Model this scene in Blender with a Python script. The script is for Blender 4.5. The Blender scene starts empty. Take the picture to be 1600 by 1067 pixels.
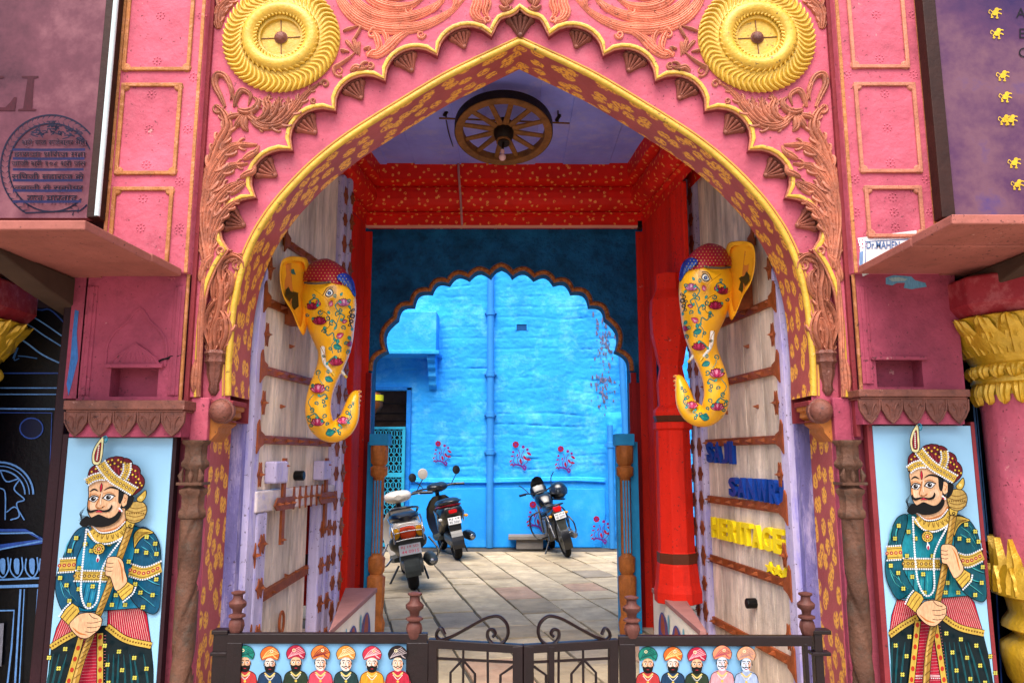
import bpy, bmesh, math, random
from mathutils import Vector, Matrix, noise as mnoise
from mathutils.geometry import tessellate_polygon
from mathutils.bvhtree import BVHTree
R = math.radians
random.seed(7)
sc = bpy.context.scene
COL = sc.collection

# ---------------------------------------------------------------- camera, sky, sun
FPX = 1170.0; PITCH = R(8.84); EYE = Vector((0, -4.2, 1.5))
cam = bpy.data.objects.new('camera', bpy.data.cameras.new('camera')); COL.objects.link(cam)
cam.location = EYE; cam.rotation_euler = (R(90) + PITCH, 0, 0)
cam.data.sensor_width = 36; cam.data.lens = FPX / 1600 * 36
cam.data.clip_start = 0.05; cam.data.clip_end = 300
sc.camera = cam
w = bpy.data.worlds.new('World'); sc.world = w; w.use_nodes = True
nt = w.node_tree
sky = nt.nodes.new('ShaderNodeTexSky'); sky.sky_type = 'NISHITA'; sky.sun_disc = False
SUN_EL, SUN_AZ = R(62), R(192)
sky.sun_elevation = SUN_EL; sky.sun_rotation = SUN_AZ; sky.dust_density = 4; sky.air_density = 0.8; sky.ozone_density = 0.5
bg = nt.nodes['Background']; bg.inputs['Strength'].default_value = 0.14
nt.links.new(sky.outputs['Color'], bg.inputs['Color'])
sl = bpy.data.lights.new('sun', 'SUN'); sl.energy = 2.0; sl.angle = R(60); sl.color = (1.0, 0.95, 0.88)
so = bpy.data.objects.new('sun', sl); COL.objects.link(so)
# direction towards the sun: azimuth measured from +Y, clockwise
sd = Vector((math.sin(SUN_AZ) * math.cos(SUN_EL), math.cos(SUN_AZ) * math.cos(SUN_EL), math.sin(SUN_EL)))
so.rotation_euler = sd.to_track_quat('Z', 'Y').to_euler(); so.location = (0, -4, 12)
vs = sc.view_settings; vs.view_transform = 'Standard'; vs.look = 'None'; vs.gamma = 1; vs.use_curve_mapping = False
vs.exposure = 1.4
sc.cycles.max_bounces = 12; sc.cycles.diffuse_bounces = 8

# ---------------------------------------------------------------- surveying: photograph point -> place
def ray(px, py):
    a = math.cos(PITCH); s = math.sin(PITCH)
    x = (px - 800) / FPX; y = (533.5 - py) / FPX
    return Vector((x, a - y * s, s + y * a))
def W(px, py, Y=0.0):
    r = ray(px, py); t = (Y - EYE.y) / r.y
    return EYE + r * t
def G(px, py, z=0.0):
    r = ray(px, py); t = (z - EYE.z) / r.z
    return EYE + r * t
def ZP(py, Y=0.0): return W(800, py, Y).z
def XP(px, py, Y=0.0): return W(px, py, Y).x

# ---------------------------------------------------------------- colour and materials
def lin(h):
    h = h.lstrip('#'); o = []
    for i in (0, 2, 4):
        c = int(h[i:i+2], 16) / 255
        o.append(c / 12.92 if c <= .04045 else ((c + .055) / 1.055) ** 2.4)
    return (*o, 1.0)
MATS = {}
WORN = ('pink_limewash', 'deep_pink', 'terracotta', 'salmon_carving', 'rose_brown', 'brown_carving', 'yellow_gold', 'lilac_wood', 'maroon', 'orange_brown', 'red_sandstone', 'pale_orange', 'orange_stone', 'red_enamel', 'lilac_stile')
FULL = ('lilac_limewash', 'red_', 'dark_red', 'pale_door', 'lilac_stile', 'mustard', 'crimson_cap', 'orange_ear', 'ochre_ear', 'dark_teal', 'brown_iron', 'old_wheel', 'salmon', 'whitened', 'cream_lime', 'yellow_letter', 'blue_letter', 'copper_gold', 'sky_blue_limewash')  # passage and courtyard wall colours left undimmed: interior light put into colour
def paint(name, hexc, rough=.6, var=.18, scale=3.0, bump=.25, bscale=30., metal=0., dirt=None, dirt_amt=.35, spec=.18, streak=False, bdist=.004):
    if name in MATS: return MATS[name]
    m = bpy.data.materials.new(name); m.use_nodes = True; n = m.node_tree; N = n.nodes; L = n.links
    b = N['Principled BSDF']; b.inputs['Roughness'].default_value = rough; b.inputs['Metallic'].default_value = metal
    b.inputs['Specular IOR Level'].default_value = spec
    tc = N.new('ShaderNodeTexCoord'); oi = N.new('ShaderNodeObjectInfo')
    co = tc.outputs['Object']
    if streak:
        mp = N.new('ShaderNodeMapping'); L.new(co, mp.inputs['Vector']); mp.inputs['Scale'].default_value = (1, 1, .18); co = mp.outputs[0]
    n1 = N.new('ShaderNodeTexNoise'); n1.inputs['Scale'].default_value = scale; n1.inputs['Detail'].default_value = 8; n1.inputs['Roughness'].default_value = .65
    L.new(co, n1.inputs['Vector'])
    c = lin(hexc) if hexc else (0, 0, 0, 1); k_ = 1.0 if name.startswith(FULL) else .66; c = tuple(x * k_ for x in c[:3]) + (1,)
    dk = tuple(x * (1 - var * 1.6) for x in c[:3]) + (1,); lt = tuple(min(1, x * (1 + var)) for x in c[:3]) + (1,)
    cr = N.new('ShaderNodeValToRGB'); e = cr.color_ramp.elements; e[0].position = .3; e[0].color = dk; e[1].position = .7; e[1].color = lt
    L.new(n1.outputs['Fac'], cr.inputs[0]); out = cr.outputs[0]
    hv = N.new('ShaderNodeHueSaturation'); L.new(out, hv.inputs['Color'])
    mr = N.new('ShaderNodeMapRange'); L.new(oi.outputs['Random'], mr.inputs[0]); mr.inputs[3].default_value = 1 - var * .5; mr.inputs[4].default_value = 1 + var * .5
    L.new(mr.outputs[0], hv.inputs['Value']); out = hv.outputs[0]
    if dirt:
        n2 = N.new('ShaderNodeTexNoise'); n2.inputs['Scale'].default_value = scale * 2.3; n2.inputs['Detail'].default_value = 10; n2.inputs['Roughness'].default_value = .75
        L.new(co, n2.inputs['Vector'])
        r2 = N.new('ShaderNodeValToRGB'); r2.color_ramp.elements[0].position = .5 ; r2.color_ramp.elements[1].position = .72
        r2.color_ramp.elements[0].color = (0, 0, 0, 1); r2.color_ramp.elements[1].color = (dirt_amt,) * 3 + (1,)
        L.new(n2.outputs['Fac'], r2.inputs[0])
        mx = N.new('ShaderNodeMix'); mx.data_type = 'RGBA'; L.new(r2.outputs[0], mx.inputs[0]); L.new(out, mx.inputs[6]); mx.inputs[7].default_value = lin(dirt); out = mx.outputs[2]
    if name.startswith(WORN):       # chips and grime specks with a shape of their own
        for sc_, lo, hi, col, am in ((46, .64, .68, '3A2424', .75), (19, .70, .74, 'E0B4A8', .3)):
            n4 = N.new('ShaderNodeTexNoise'); n4.inputs['Scale'].default_value = sc_; n4.inputs['Detail'].default_value = 4; n4.inputs['Roughness'].default_value = .62; L.new(tc.outputs['Object'], n4.inputs['Vector'])
            n5 = N.new('ShaderNodeTexNoise'); n5.inputs['Scale'].default_value = 1.4; n5.inputs['Detail'].default_value = 3; L.new(tc.outputs['Object'], n5.inputs['Vector'])
            ad = N.new('ShaderNodeMath'); ad.operation = 'MULTIPLY_ADD'; L.new(n5.outputs['Fac'], ad.inputs[0]); ad.inputs[1].default_value = .22; ad.inputs[2].default_value = -.11
            su = N.new('ShaderNodeMath'); su.operation = 'ADD'; L.new(n4.outputs['Fac'], su.inputs[0]); L.new(ad.outputs[0], su.inputs[1])
            r4 = N.new('ShaderNodeMapRange'); r4.inputs[1].default_value = lo; r4.inputs[2].default_value = hi; r4.inputs[4].default_value = am; L.new(su.outputs[0], r4.inputs[0])
            mx = N.new('ShaderNodeMix'); mx.data_type = 'RGBA'; L.new(r4.outputs[0], mx.inputs[0]); L.new(out, mx.inputs[6]); mx.inputs[7].default_value = lin(col); out = mx.outputs[2]
    L.new(out, b.inputs['Base Color'])
    if bump:
        nb = N.new('ShaderNodeTexNoise'); nb.inputs['Scale'].default_value = bscale; nb.inputs['Detail'].default_value = 6; nb.inputs['Roughness'].default_value = .6
        L.new(tc.outputs['Object'], nb.inputs['Vector'])
        bp = N.new('ShaderNodeBump'); bp.inputs['Strength'].default_value = bump; bp.inputs['Distance'].default_value = bdist * 3
        L.new(nb.outputs['Fac'], bp.inputs['Height']); L.new(bp.outputs[0], b.inputs['Normal'])
    MATS[name] = m; return m
def spots(name, base, spot, sx=11., sy=8., thr=.3, uv=True, amt=1.0, rough=.55, fade=True, cols=None):
    """paint with brushed flecks laid over it"""
    m = paint(name, base, rough, .15, 3, .25, 40); n = m.node_tree; N = n.nodes; L = n.links; b = N['Principled BSDF']
    old = b.inputs['Base Color'].links[0].from_socket
    tc = N.new('ShaderNodeTexCoord'); mp = N.new('ShaderNodeMapping'); L.new(tc.outputs['UV' if uv else 'Object'], mp.inputs['Vector'])
    mp.inputs['Scale'].default_value = (sx, sy, sx)
    nz = N.new('ShaderNodeTexNoise'); nz.inputs['Scale'].default_value = 3.2; nz.inputs['Detail'].default_value = 3; L.new(mp.outputs[0], nz.inputs['Vector'])
    ad = N.new('ShaderNodeMix'); ad.data_type = 'RGBA'; ad.blend_type = 'LINEAR_LIGHT'; ad.inputs[0].default_value = .16
    L.new(mp.outputs[0], ad.inputs[6]); L.new(nz.outputs['Color'], ad.inputs[7])
    vo = N.new('ShaderNodeTexVoronoi'); vo.inputs['Scale'].default_value = 1; vo.inputs['Randomness'].default_value = .9
    vo.voronoi_dimensions = '2D' if uv else '3D'
    L.new(ad.outputs[2], vo.inputs['Vector'])
    f = N.new('ShaderNodeMapRange'); f.inputs[1].default_value = thr; f.inputs[2].default_value = thr - .06; f.inputs[3].default_value = 0; f.inputs[4].default_value = amt
    L.new(vo.outputs['Distance'], f.inputs[0]); fac = f.outputs[0]
    # brush hairs
    n3 = N.new('ShaderNodeTexNoise'); n3.inputs['Scale'].default_value = 5.5; n3.inputs['Detail'].default_value = 4; L.new(mp.outputs[0], n3.inputs['Vector'])
    f3 = N.new('ShaderNodeMapRange'); f3.inputs[1].default_value = .38; f3.inputs[2].default_value = .52; L.new(n3.outputs['Fac'], f3.inputs[0])
    mu = N.new('ShaderNodeMath'); mu.operation = 'MULTIPLY'; L.new(fac, mu.inputs[0]); L.new(f3.outputs[0], mu.inputs[1])
    mx = N.new('ShaderNodeMix'); mx.data_type = 'RGBA'; L.new(mu.outputs[0], mx.inputs[0]); L.new(old, mx.inputs[6]); mx.inputs[7].default_value = lin(spot)
    L.new(mx.outputs[2], b.inputs['Base Color']); return m
def print_mat(name='printed_paint', rough=.35):
    if name in MATS: return MATS[name]
    m = bpy.data.materials.new(name); m.use_nodes = True; N = m.node_tree.nodes; L = m.node_tree.links
    a = N.new('ShaderNodeAttribute'); a.attribute_name = 'Col'; b = N['Principled BSDF']
    tc = N.new('ShaderNodeTexCoord'); nz = N.new('ShaderNodeTexNoise'); nz.inputs['Scale'].default_value = 9; nz.inputs['Detail'].default_value = 8
    L.new(tc.outputs['Object'], nz.inputs['Vector']); hv = N.new('ShaderNodeHueSaturation'); L.new(a.outputs['Color'], hv.inputs['Color'])
    mr = N.new('ShaderNodeMapRange'); L.new(nz.outputs['Fac'], mr.inputs[0]); mr.inputs[3].default_value = .42; mr.inputs[4].default_value = .84; L.new(mr.outputs[0], hv.inputs['Value'])
    mp = N.new('ShaderNodeMapping'); L.new(tc.outputs['Object'], mp.inputs['Vector']); mp.inputs['Scale'].default_value = (140, 140, 38); mp.inputs['Rotation'].default_value = (0, .5, 0)
    n2 = N.new('ShaderNodeTexNoise'); n2.inputs['Scale'].default_value = 1; n2.inputs['Detail'].default_value = 5; L.new(mp.outputs[0], n2.inputs['Vector'])
    h2 = N.new('ShaderNodeHueSaturation'); L.new(hv.outputs[0], h2.inputs['Color']); m2 = N.new('ShaderNodeMapRange'); L.new(n2.outputs['Fac'], m2.inputs[0]); m2.inputs[1].default_value = .3; m2.inputs[2].default_value = .7; m2.inputs[3].default_value = .8; m2.inputs[4].default_value = 1.2; L.new(m2.outputs[0], h2.inputs['Value'])
    L.new(h2.outputs[0], b.inputs['Base Color']); b.inputs['Roughness'].default_value = rough; b.inputs['Specular IOR Level'].default_value = .2; MATS[name] = m; return m

# ---------------------------------------------------------------- things and parts
ROOTW = {}
def tag(o, label=None, cat=None, group=None, kind=None):
    if label: o['label'] = label
    if cat: o['category'] = cat
    if group: o['group'] = group
    if kind: o['kind'] = kind
    return o
def thing(name, label, cat, loc=(0, 0, 0), rot=(0, 0, 0), group=None, local=False, kind=None):
    o = bpy.data.objects.new(name, None); COL.objects.link(o); o.location = loc; o.rotation_euler = rot; o.empty_display_size = .1
    ROOTW[o.name] = not local
    return tag(o, label, cat, group, kind)
def link(name, me, parent=None):
    o = bpy.data.objects.new(name, me); COL.objects.link(o)
    if parent is not None:
        o.parent = parent
        if ROOTW.get(parent.name): o.location = -Vector(parent.location)
    return o

def smooth_path(pts, k=6, closed=False):
    """Catmull-Rom through the points"""
    P = [Vector(p) for p in pts]; n = len(P); out = []
    rng = range(n if closed else n - 1)
    for i in rng:
        p0 = P[(i - 1) % n] if (closed or i > 0) else P[0] * 2 - P[1]
        p1 = P[i]; p2 = P[(i + 1) % n]
        p3 = P[(i + 2) % n] if (closed or i + 2 < n) else P[-1] * 2 - P[-2]
        for j in range(k):
            t = j / k
            out.append(.5 * ((2 * p1) + (p2 - p0) * t + (2 * p0 - 5 * p1 + 4 * p2 - p3) * t * t + (3 * p1 - p0 - 3 * p2 + p3) * t ** 3))
    if not closed: out.append(P[-1])
    return out

class MB:
    def __init__(s): s.v = []; s.f = []; s.uv = {}; s.sm = set()
    def add(s, vs, fs, smooth=False):
        o = len(s.v); s.v += [tuple(v) for v in vs]
        for f in fs:
            if smooth: s.sm.add(len(s.f))
            s.f.append(tuple(i + o for i in f))
        return s
    def box(s, a, b, M=None):
        x0, y0, z0 = [min(a[i], b[i]) for i in range(3)]; x1, y1, z1 = [max(a[i], b[i]) for i in range(3)]
        vs = [Vector(p) for p in ((x0,y0,z0),(x1,y0,z0),(x1,y1,z0),(x0,y1,z0),(x0,y0,z1),(x1,y0,z1),(x1,y1,z1),(x0,y1,z1))]
        if M: vs = [M @ v for v in vs]
        return s.add(vs, [(0,3,2,1),(4,5,6,7),(0,1,5,4),(1,2,6,5),(2,3,7,6),(3,0,4,7)])
    def cbox(s, c, d, M=None):
        c = Vector(c); d = Vector(d) / 2; return s.box(c - d, c + d, M)
    def loft(s, rings, cap=True, closed=False, smooth=True):
        n = len(rings[0]); vs = [p for r in rings for p in r]; fs = []
        m = len(rings)
        for i in range(m if closed else m - 1):
            for j in range(n):
                a = i * n + j; b = i * n + (j + 1) % n; c = ((i + 1) % m) * n + (j + 1) % n; d = ((i + 1) % m) * n + j
                fs.append((a, b, c, d))
        s.add(vs, fs, smooth)
        if cap and not closed:
            s.add(rings[0], [tuple(range(n))[::-1]]); s.add(rings[-1], [tuple(range(n))])
        return s
    def tube(s, path, r, n=8, closed=False, smooth=True, flat=1.0, up=None):
        P = [Vector(p) for p in path]; m = len(P); rings = []
        rr = r if isinstance(r, (list, tuple)) else [r] * m
        prev = None
        for i in range(m):
            if closed: t = P[(i + 1) % m] - P[i - 1]
            else: t = P[min(i + 1, m - 1)] - P[max(i - 1, 0)]
            if t.length < 1e-9: t = Vector((0, 0, 1))
            t.normalize()
            if prev is None:
                u = Vector(up) if up else (Vector((0, 0, 1)) if abs(t.z) < .9 else Vector((0, 1, 0)))
            else: u = prev
            u = (u - t * u.dot(t)).normalized(); prev = u; v = t.cross(u)
            rings.append([P[i] + (u * math.cos(2 * math.pi * k / n) + v * flat * math.sin(2 * math.pi * k / n)) * rr[i] for k in range(n)])
        return s.loft(rings, not closed, closed, smooth)
    def cyl(s, a, b, r0, r1=None, n=14): return s.tube([a, b], [r0, r0 if r1 is None else r1], n)
    def lathe(s, prof, c=(0, 0, 0), n=24, axis='z', smooth=True, phase=0, squash=1.0, rfun=None):
        c = Vector(c); rings = []
        for (r, z) in prof:
            ring = []
            for k in range(n):
                a = 2 * math.pi * k / n + phase; q = r * (rfun(a, z) if rfun else 1)
                if axis == 'z': p = Vector((q * math.cos(a), q * math.sin(a) * squash, z))
                elif axis == 'y': p = Vector((q * math.cos(a), z, q * math.sin(a) * squash))
                else: p = Vector((z, q * math.cos(a), q * math.sin(a)))
                ring.append(c + p)
            rings.append(ring)
        return s.loft(rings, True, False, smooth)
    def sphere(s, c, r, n=12, sc=(1, 1, 1)):
        c = Vector(c); rings = []
        for i in range(n // 2 + 1):
            a = math.pi * i / (n // 2); a = min(max(a, .02), math.pi - .02)
            rings.append([c + Vector((r * sc[0] * math.sin(a) * math.cos(2*math.pi*k/n), r * sc[1] * math.sin(a) * math.sin(2*math.pi*k/n), r * sc[2] * math.cos(a))) for k in range(n)])
        return s.loft(rings)
    def prism(s, pts, y0, y1, holes=None, axis='y', M=None, front=True, back=True, uvl=False, sides=True):
        """outline in (x, z) pushed from y0 to y1"""
        loops = [[Vector((p[0], p[1], 0)) for p in pts]] + [[Vector((p[0], p[1], 0)) for p in h] for h in (holes or [])]
        flat = [v for l in loops for v in l]; tris = tessellate_polygon(loops)
        def mk(v, y):
            p = Vector((v.x, y, v.y)) if axis == 'y' else (Vector((v.x, v.y, y)) if axis == 'z' else Vector((y, v.x, v.y)))
            return M @ p if M else p
        if front: s.add([mk(v, y0) for v in flat], [tuple(t) for t in tris])
        if back: s.add([mk(v, y1) for v in flat], [tuple(t)[::-1] for t in tris])
        if sides:
            for l in loops:
                n = len(l); o = [mk(v, y0) for v in l] + [mk(v, y1) for v in l]
                s.add(o, [(i, (i + 1) % n, (i + 1) % n + n, i + n) for i in range(n)])
        return s
    def ridge(s, path, r, Y=0.0, h=1.0, n=5, taper=(.25, .1), M=None):
        """half-round carved ridge on the plane y=Y; path in (x,z)"""
        m = len(path); rings = []
        for i in range(m):
            a = path[max(i - 1, 0)]; b = path[min(i + 1, m - 1)]
            t = Vector((b[0] - a[0], b[1] - a[1])); t = t.normalized() if t.length > 1e-9 else Vector((1, 0)); nn = Vector((-t.y, t.x))
            rad = r[i] if isinstance(r, (list, tuple)) else r * (taper[0] + (1 - taper[0]) * min(1, i / (m * .3 + 1e-6))) * (taper[1] + (1 - taper[1]) * min(1, (m - 1 - i) / (m * .45)))
            ring = []
            for k in range(n):
                th = math.pi * k / (n - 1)
                p = Vector((path[i][0] + nn.x * rad * math.cos(th), Y - rad * h * math.sin(th) + (.004 if k in (0, n - 1) else 0), path[i][1] + nn.y * rad * math.cos(th)))
                ring.append(M @ p if M else p)
            rings.append(ring)
        vs = [p for q in rings for p in q]; fs = []
        for i in range(m - 1):
            for k in range(n - 1): fs.append((i*n+k, i*n+k+1, (i+1)*n+k+1, (i+1)*n+k))
        s.add(vs, fs, True)
        s.add(rings[0], [tuple(range(n))]); s.add(rings[-1], [tuple(range(n))[::-1]])
        return s
    def mesh(s, name, mat):
        me = bpy.data.meshes.new(name); me.from_pydata(s.v, [], s.f); me.materials.append(mat)
        if s.sm: me.polygons.foreach_set('use_smooth', [i in s.sm for i in range(len(s.f))])
        bm = bmesh.new(); bm.from_mesh(me)
        if not s.uv: bmesh.ops.remove_doubles(bm, verts=bm.verts, dist=1e-5)
        bmesh.ops.recalc_face_normals(bm, faces=bm.faces); bm.to_mesh(me); bm.free()
        if s.sm: me.set_sharp_from_angle(angle=R(50))
        if s.uv:
            uvl = me.uv_layers.new(name='UVMap')
            for p in me.polygons:
                for li in p.loop_indices:
                    q = s.uv.get(me.loops[li].vertex_index)
                    if q: uvl.data[li].uv = q
        me.update(); return me
    def split(s, name, mat, parent=None, bevel=0):
        """one object for every loose piece"""
        key = {}; idx = [key.setdefault(tuple(round(c, 5) for c in v), len(key)) for v in s.v]
        p = list(range(len(key)))
        def find(a):
            while p[a] != a: p[a] = p[p[a]]; a = p[a]
            return a
        for f in s.f:
            for i in f[1:]: p[find(idx[i])] = find(idx[f[0]])
        groups = {}
        for k, f in enumerate(s.f): groups.setdefault(find(idx[f[0]]), []).append(k)
        out = []
        for g in groups.values():
            m = MB(); mp = {}
            for k in g:
                m.f.append(tuple(mp.setdefault(i, len(mp)) for i in s.f[k]))
                if k in s.sm: m.sm.add(len(m.f) - 1)
            m.v = [s.v[i] for i in mp]; out.append(m.build(name, mat, parent, bevel))
        return out
    def build(s, name, mat, parent=None, bevel=0, seg=2, sub=0):
        o = link(name, s.mesh(name, mat), parent)
        if bevel:
            md = o.modifiers.new('bevel', 'BEVEL'); md.width = bevel; md.segments = seg; md.limit_method = 'ANGLE'; md.angle_limit = R(40)
        if sub:
            md = o.modifiers.new('sub', 'SUBSURF'); md.levels = sub; md.render_levels = sub
        return o

# ---------------------------------------------------------------- flat prints: coloured shapes laid as paint layers
class Art:
    def __init__(s): s.items = []
    def poly(s, c, pts, smooth=0):
        if smooth: pts = [tuple(p)[:2] for p in smooth_path([(p[0], p[1], 0) for p in pts], smooth, True)]
        s.items.append(('p', lin(c), [tuple(p[:2]) for p in pts])); return s
    def stroke(s, c, pts, w, smooth=5, taper=False, closed=False):
        if smooth and len(pts) > 2: pts = [tuple(p)[:2] for p in smooth_path([(p[0], p[1], 0) for p in pts], smooth, closed)]
        if closed: pts = list(pts) + [pts[0], pts[1]]
        s.items.append(('s', lin(c), [tuple(p[:2]) for p in pts], w, taper)); return s
    def dot(s, c, x, y, r, ry=None, n=9, a0=0):
        ry = ry or r; s.items.append(('p', lin(c), [(x + r * math.cos(a0 + 2 * math.pi * k / n), y + ry * math.sin(a0 + 2 * math.pi * k / n)) for k in range(n)])); return s
    def beads(s, c, pts, r, step, smooth=5):
        if smooth and len(pts) > 2: pts = [tuple(p)[:2] for p in smooth_path([(p[0], p[1], 0) for p in pts], smooth)]
        acc = 0; P = []
        for a, b in zip(pts, pts[1:]):
            l = math.dist(a, b)
            while acc <= l and l > 0:
                t = acc / l; P.append((a[0] + (b[0] - a[0]) * t, a[1] + (b[1] - a[1]) * t)); acc += step
            acc -= l
        s.items.append(('d', lin(c), P, r)); return s
    def build(s, name, fn, parent=None, lift=.0004, mat=None, thick=0):
        """fn(u, v, offset) -> Vector"""
        V = []; F = []; C = []
        for li, it in enumerate(s.items):
            off = (li + 1) * lift; c = it[1]
            if it[0] == 'p':
                tr = tessellate_polygon([[Vector((p[0], p[1], 0)) for p in it[2]]])
                o = len(V); V += [fn(p[0], p[1], off) for p in it[2]]
                for t in tr: F.append(tuple(i + o for i in t)); C.append(c)
            elif it[0] == 's':
                P = it[2]; m = len(P); w = it[3]; o = len(V)
                for i in range(m):
                    a = P[max(i - 1, 0)]; b = P[min(i + 1, m - 1)]; dx, dy = b[0] - a[0], b[1] - a[1]; l = math.hypot(dx, dy) or 1
                    ww = w * .5
                    if it[4]: ww *= math.sin(math.pi * (.08 + .84 * i / (m - 1)))
                    V += [fn(P[i][0] - dy / l * ww, P[i][1] + dx / l * ww, off), fn(P[i][0] + dy / l * ww, P[i][1] - dx / l * ww, off)]
                for i in range(m - 1): F.append((o+2*i, o+2*i+1, o+2*i+3, o+2*i+2)); C.append(c)
            else:
                for p in it[2]:
                    o = len(V); V += [fn(p[0] + it[3] * math.cos(k * 1.0472), p[1] + it[3] * math.sin(k * 1.0472), off) for k in range(6)]
                    F.append(tuple(range(o, o + 6))); C.append(c)
        me = bpy.data.meshes.new(name); me.from_pydata([tuple(v) for v in V], [], F)
        ca = me.color_attributes.new('Col', 'FLOAT_COLOR', 'CORNER')
        for p, c in zip(me.polygons, C):
            for l in p.loop_indices: ca.data[l].color = c
        me.materials.append(mat or print_mat()); me.update()
        return link(name, me, parent)
_fontn = [0]
def text_polys(txt, size=1.0, off=0.0):
    """flat triangles of a line of lettering: (verts, faces) in its own plane"""
    cu = bpy.data.curves.new('lettering', 'FONT'); cu.body = txt; cu.size = size; cu.offset = off; cu.resolution_u = 3; cu.fill_mode = 'FRONT'
    o = bpy.data.objects.new('lettering', cu); COL.objects.link(o)
    bpy.context.view_layer.update()
    me = o.to_mesh(); vs = [v.co.copy() for v in me.vertices]; fs = [tuple(p.vertices) for p in me.polygons]
    o.to_mesh_clear(); bpy.data.objects.remove(o); bpy.data.curves.remove(cu)
    return vs, fs
def text_mesh(name, txt, mat, fn, w=None, h=None, depth=0.0, off=0.0, parent=None):
    """lettering fitted to width w and height h; fn(u, v, d) -> Vector"""
    vs, fs = text_polys(txt, 1, off)
    x0 = min(v.x for v in vs); x1 = max(v.x for v in vs); y0 = min(v.y for v in vs); y1 = max(v.y for v in vs)
    sx = w / (x1 - x0) if w else h / (y1 - y0); sy = h / (y1 - y0) if h else sx
    m = MB(); n = len(vs)
    q = [((v.x - x0) * sx, (v.y - y0) * sy) for v in vs]
    if depth:
        m.add([fn(a, b, depth) for a, b in q], fs)
        # walls along boundary edges
        cnt = {}
        for f in fs:
            for i in range(len(f)):
                e = (f[i], f[(i + 1) % len(f)]); k = tuple(sorted(e)); cnt[k] = cnt.get(k, 0) + 1
        for k, c in cnt.items():
            if c == 1:
                a, b = k; m.add([fn(*q[a], depth), fn(*q[b], depth), fn(*q[b], 0), fn(*q[a], 0)], [(0, 1, 2, 3)])
    else: m.add([fn(a, b, 0) for a, b in q], fs)
    return m.build(name, mat, parent)
# ================================================================= THE GATEHOUSE
PINK = paint('pink_limewash', 'DA677C', .72, .22, 2.4, 1.0, 13, dirt='B0606E', dirt_amt=.75)
PINKD = paint('deep_pink_paint', 'B85068', .65, .2, 3, .9, 14, dirt='6E3040', dirt_amt=.7)
ROSE = paint('rose_brown_paint', 'C06A5E', .6, .13, 3, .3, 28)
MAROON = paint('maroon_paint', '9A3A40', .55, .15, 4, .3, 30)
ORCH = paint('orange_brown_trim', 'C8814A', .6, .22, 9, .6, 60, dirt='E09A80', dirt_amt=.6)
CARVE = paint('terracotta_carving_paint', 'CC7C5E', .5, .28, 9, .5, 60, dirt='805044', dirt_amt=.8, spec=.3)
CARVB = paint('brown_carving_paint', '8A5244', .5, .3, 8, .6, 60, dirt='4E2E28', dirt_amt=.7, spec=.3)
CARVS = paint('salmon_carving_paint', 'DE8468', .5, .22, 8, .5, 60, dirt='A25C48', dirt_amt=.7, spec=.3)
GOLD = paint('yellow_gold_paint', 'F0C040', .42, .16, 8, .45, 40, dirt='BC8A3C', dirt_amt=.5, spec=.4)
GOLDM = paint('bright_gold_leaf', 'F2BE2E', .3, .14, 8, .5, 40, metal=.35, spec=.7)
REVEAL = spots('rose_reveal_with_orange_flecks', 'C4605C', 'E8A840', 8, 12, .40)
PURPLE = paint('lilac_limewash', '9298FF', .6, .16, 1.6, .25, 18, dirt='B9B2E6', dirt_amt=.7)
RED = paint('red_enamel', 'DC2410', .62, .2, 2.2, .6, 14, dirt='86140E', dirt_amt=.7, streak=True)
REDD = paint('dark_red_enamel', '8C1010', .45, .12, 3, .3, 30)
REDSP = spots('red_with_gold_flecks', 'D81E10', 'F0A850', 13, 13, .20, amt=.85)
SOFFITM = paint('dark_void', '141016', .8, .1)
XC = XP(813.5, 500)
gate = thing('gatehouse', 'pink painted stone gateway with scalloped arch, gold edging and carved leaves', 'gatehouse', (XC, 0, 0))

def half(tab, Y=0.0, c=813.5):
    """half outline measured in the photograph -> (x, z) pairs on both sides, left foot to right foot over the crown"""
    Rr = [W(c + hw, y, Y) for (y, hw) in tab]; Rr = [(p.x, p.z) for p in Rr]
    Ll = [(2 * XC - x, z) for x, z in Rr]
    return Ll[::-1] + (Rr[1:] if abs(Rr[0][0] - XC) < .01 else Rr)
ARCH_T = [(68,0),(98,62),(126,118),(165,183),(192,227),(221,271),(255,314),(290,350),(327,382),(370,410),(417,430),(470,443),(520,449),(570,453),(618,454)]
def densify(tab, k=4):
    out = [tab[0]]
    sm = smooth_path([(a, b, 0) for a, b in tab[1:]], k)
    mid = [tuple(p)[:2] for p in sm]
    return out + mid
arch = half(densify(ARCH_T))
SPRING = ZP(622); JX = XP(813.5 + 486, 700) - XC        # wider jamb below the springing
ZTOP = 6.2; WX = 2.42
z_imp = SPRING - .13
outer = [(XC - WX, -.4), (XC - WX, ZTOP), (XC + WX, ZTOP), (XC + WX, -.4)]
wall_out = [(XC + JX, -.4), (XC + JX, z_imp)] + [(arch[-1][0], z_imp)] + arch[::-1] + [(arch[0][0], z_imp), (XC - JX, z_imp), (XC - JX, -.4)] + outer
m = MB(); m.prism(wall_out, 0.0, .02, sides=False, back=False); m.build('arch_wall', PINK, gate)
m = MB(); m.prism(wall_out, .30, .31, sides=False, front=False, back=True); m.build('rear_wall_face', MAROON, gate)
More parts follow.
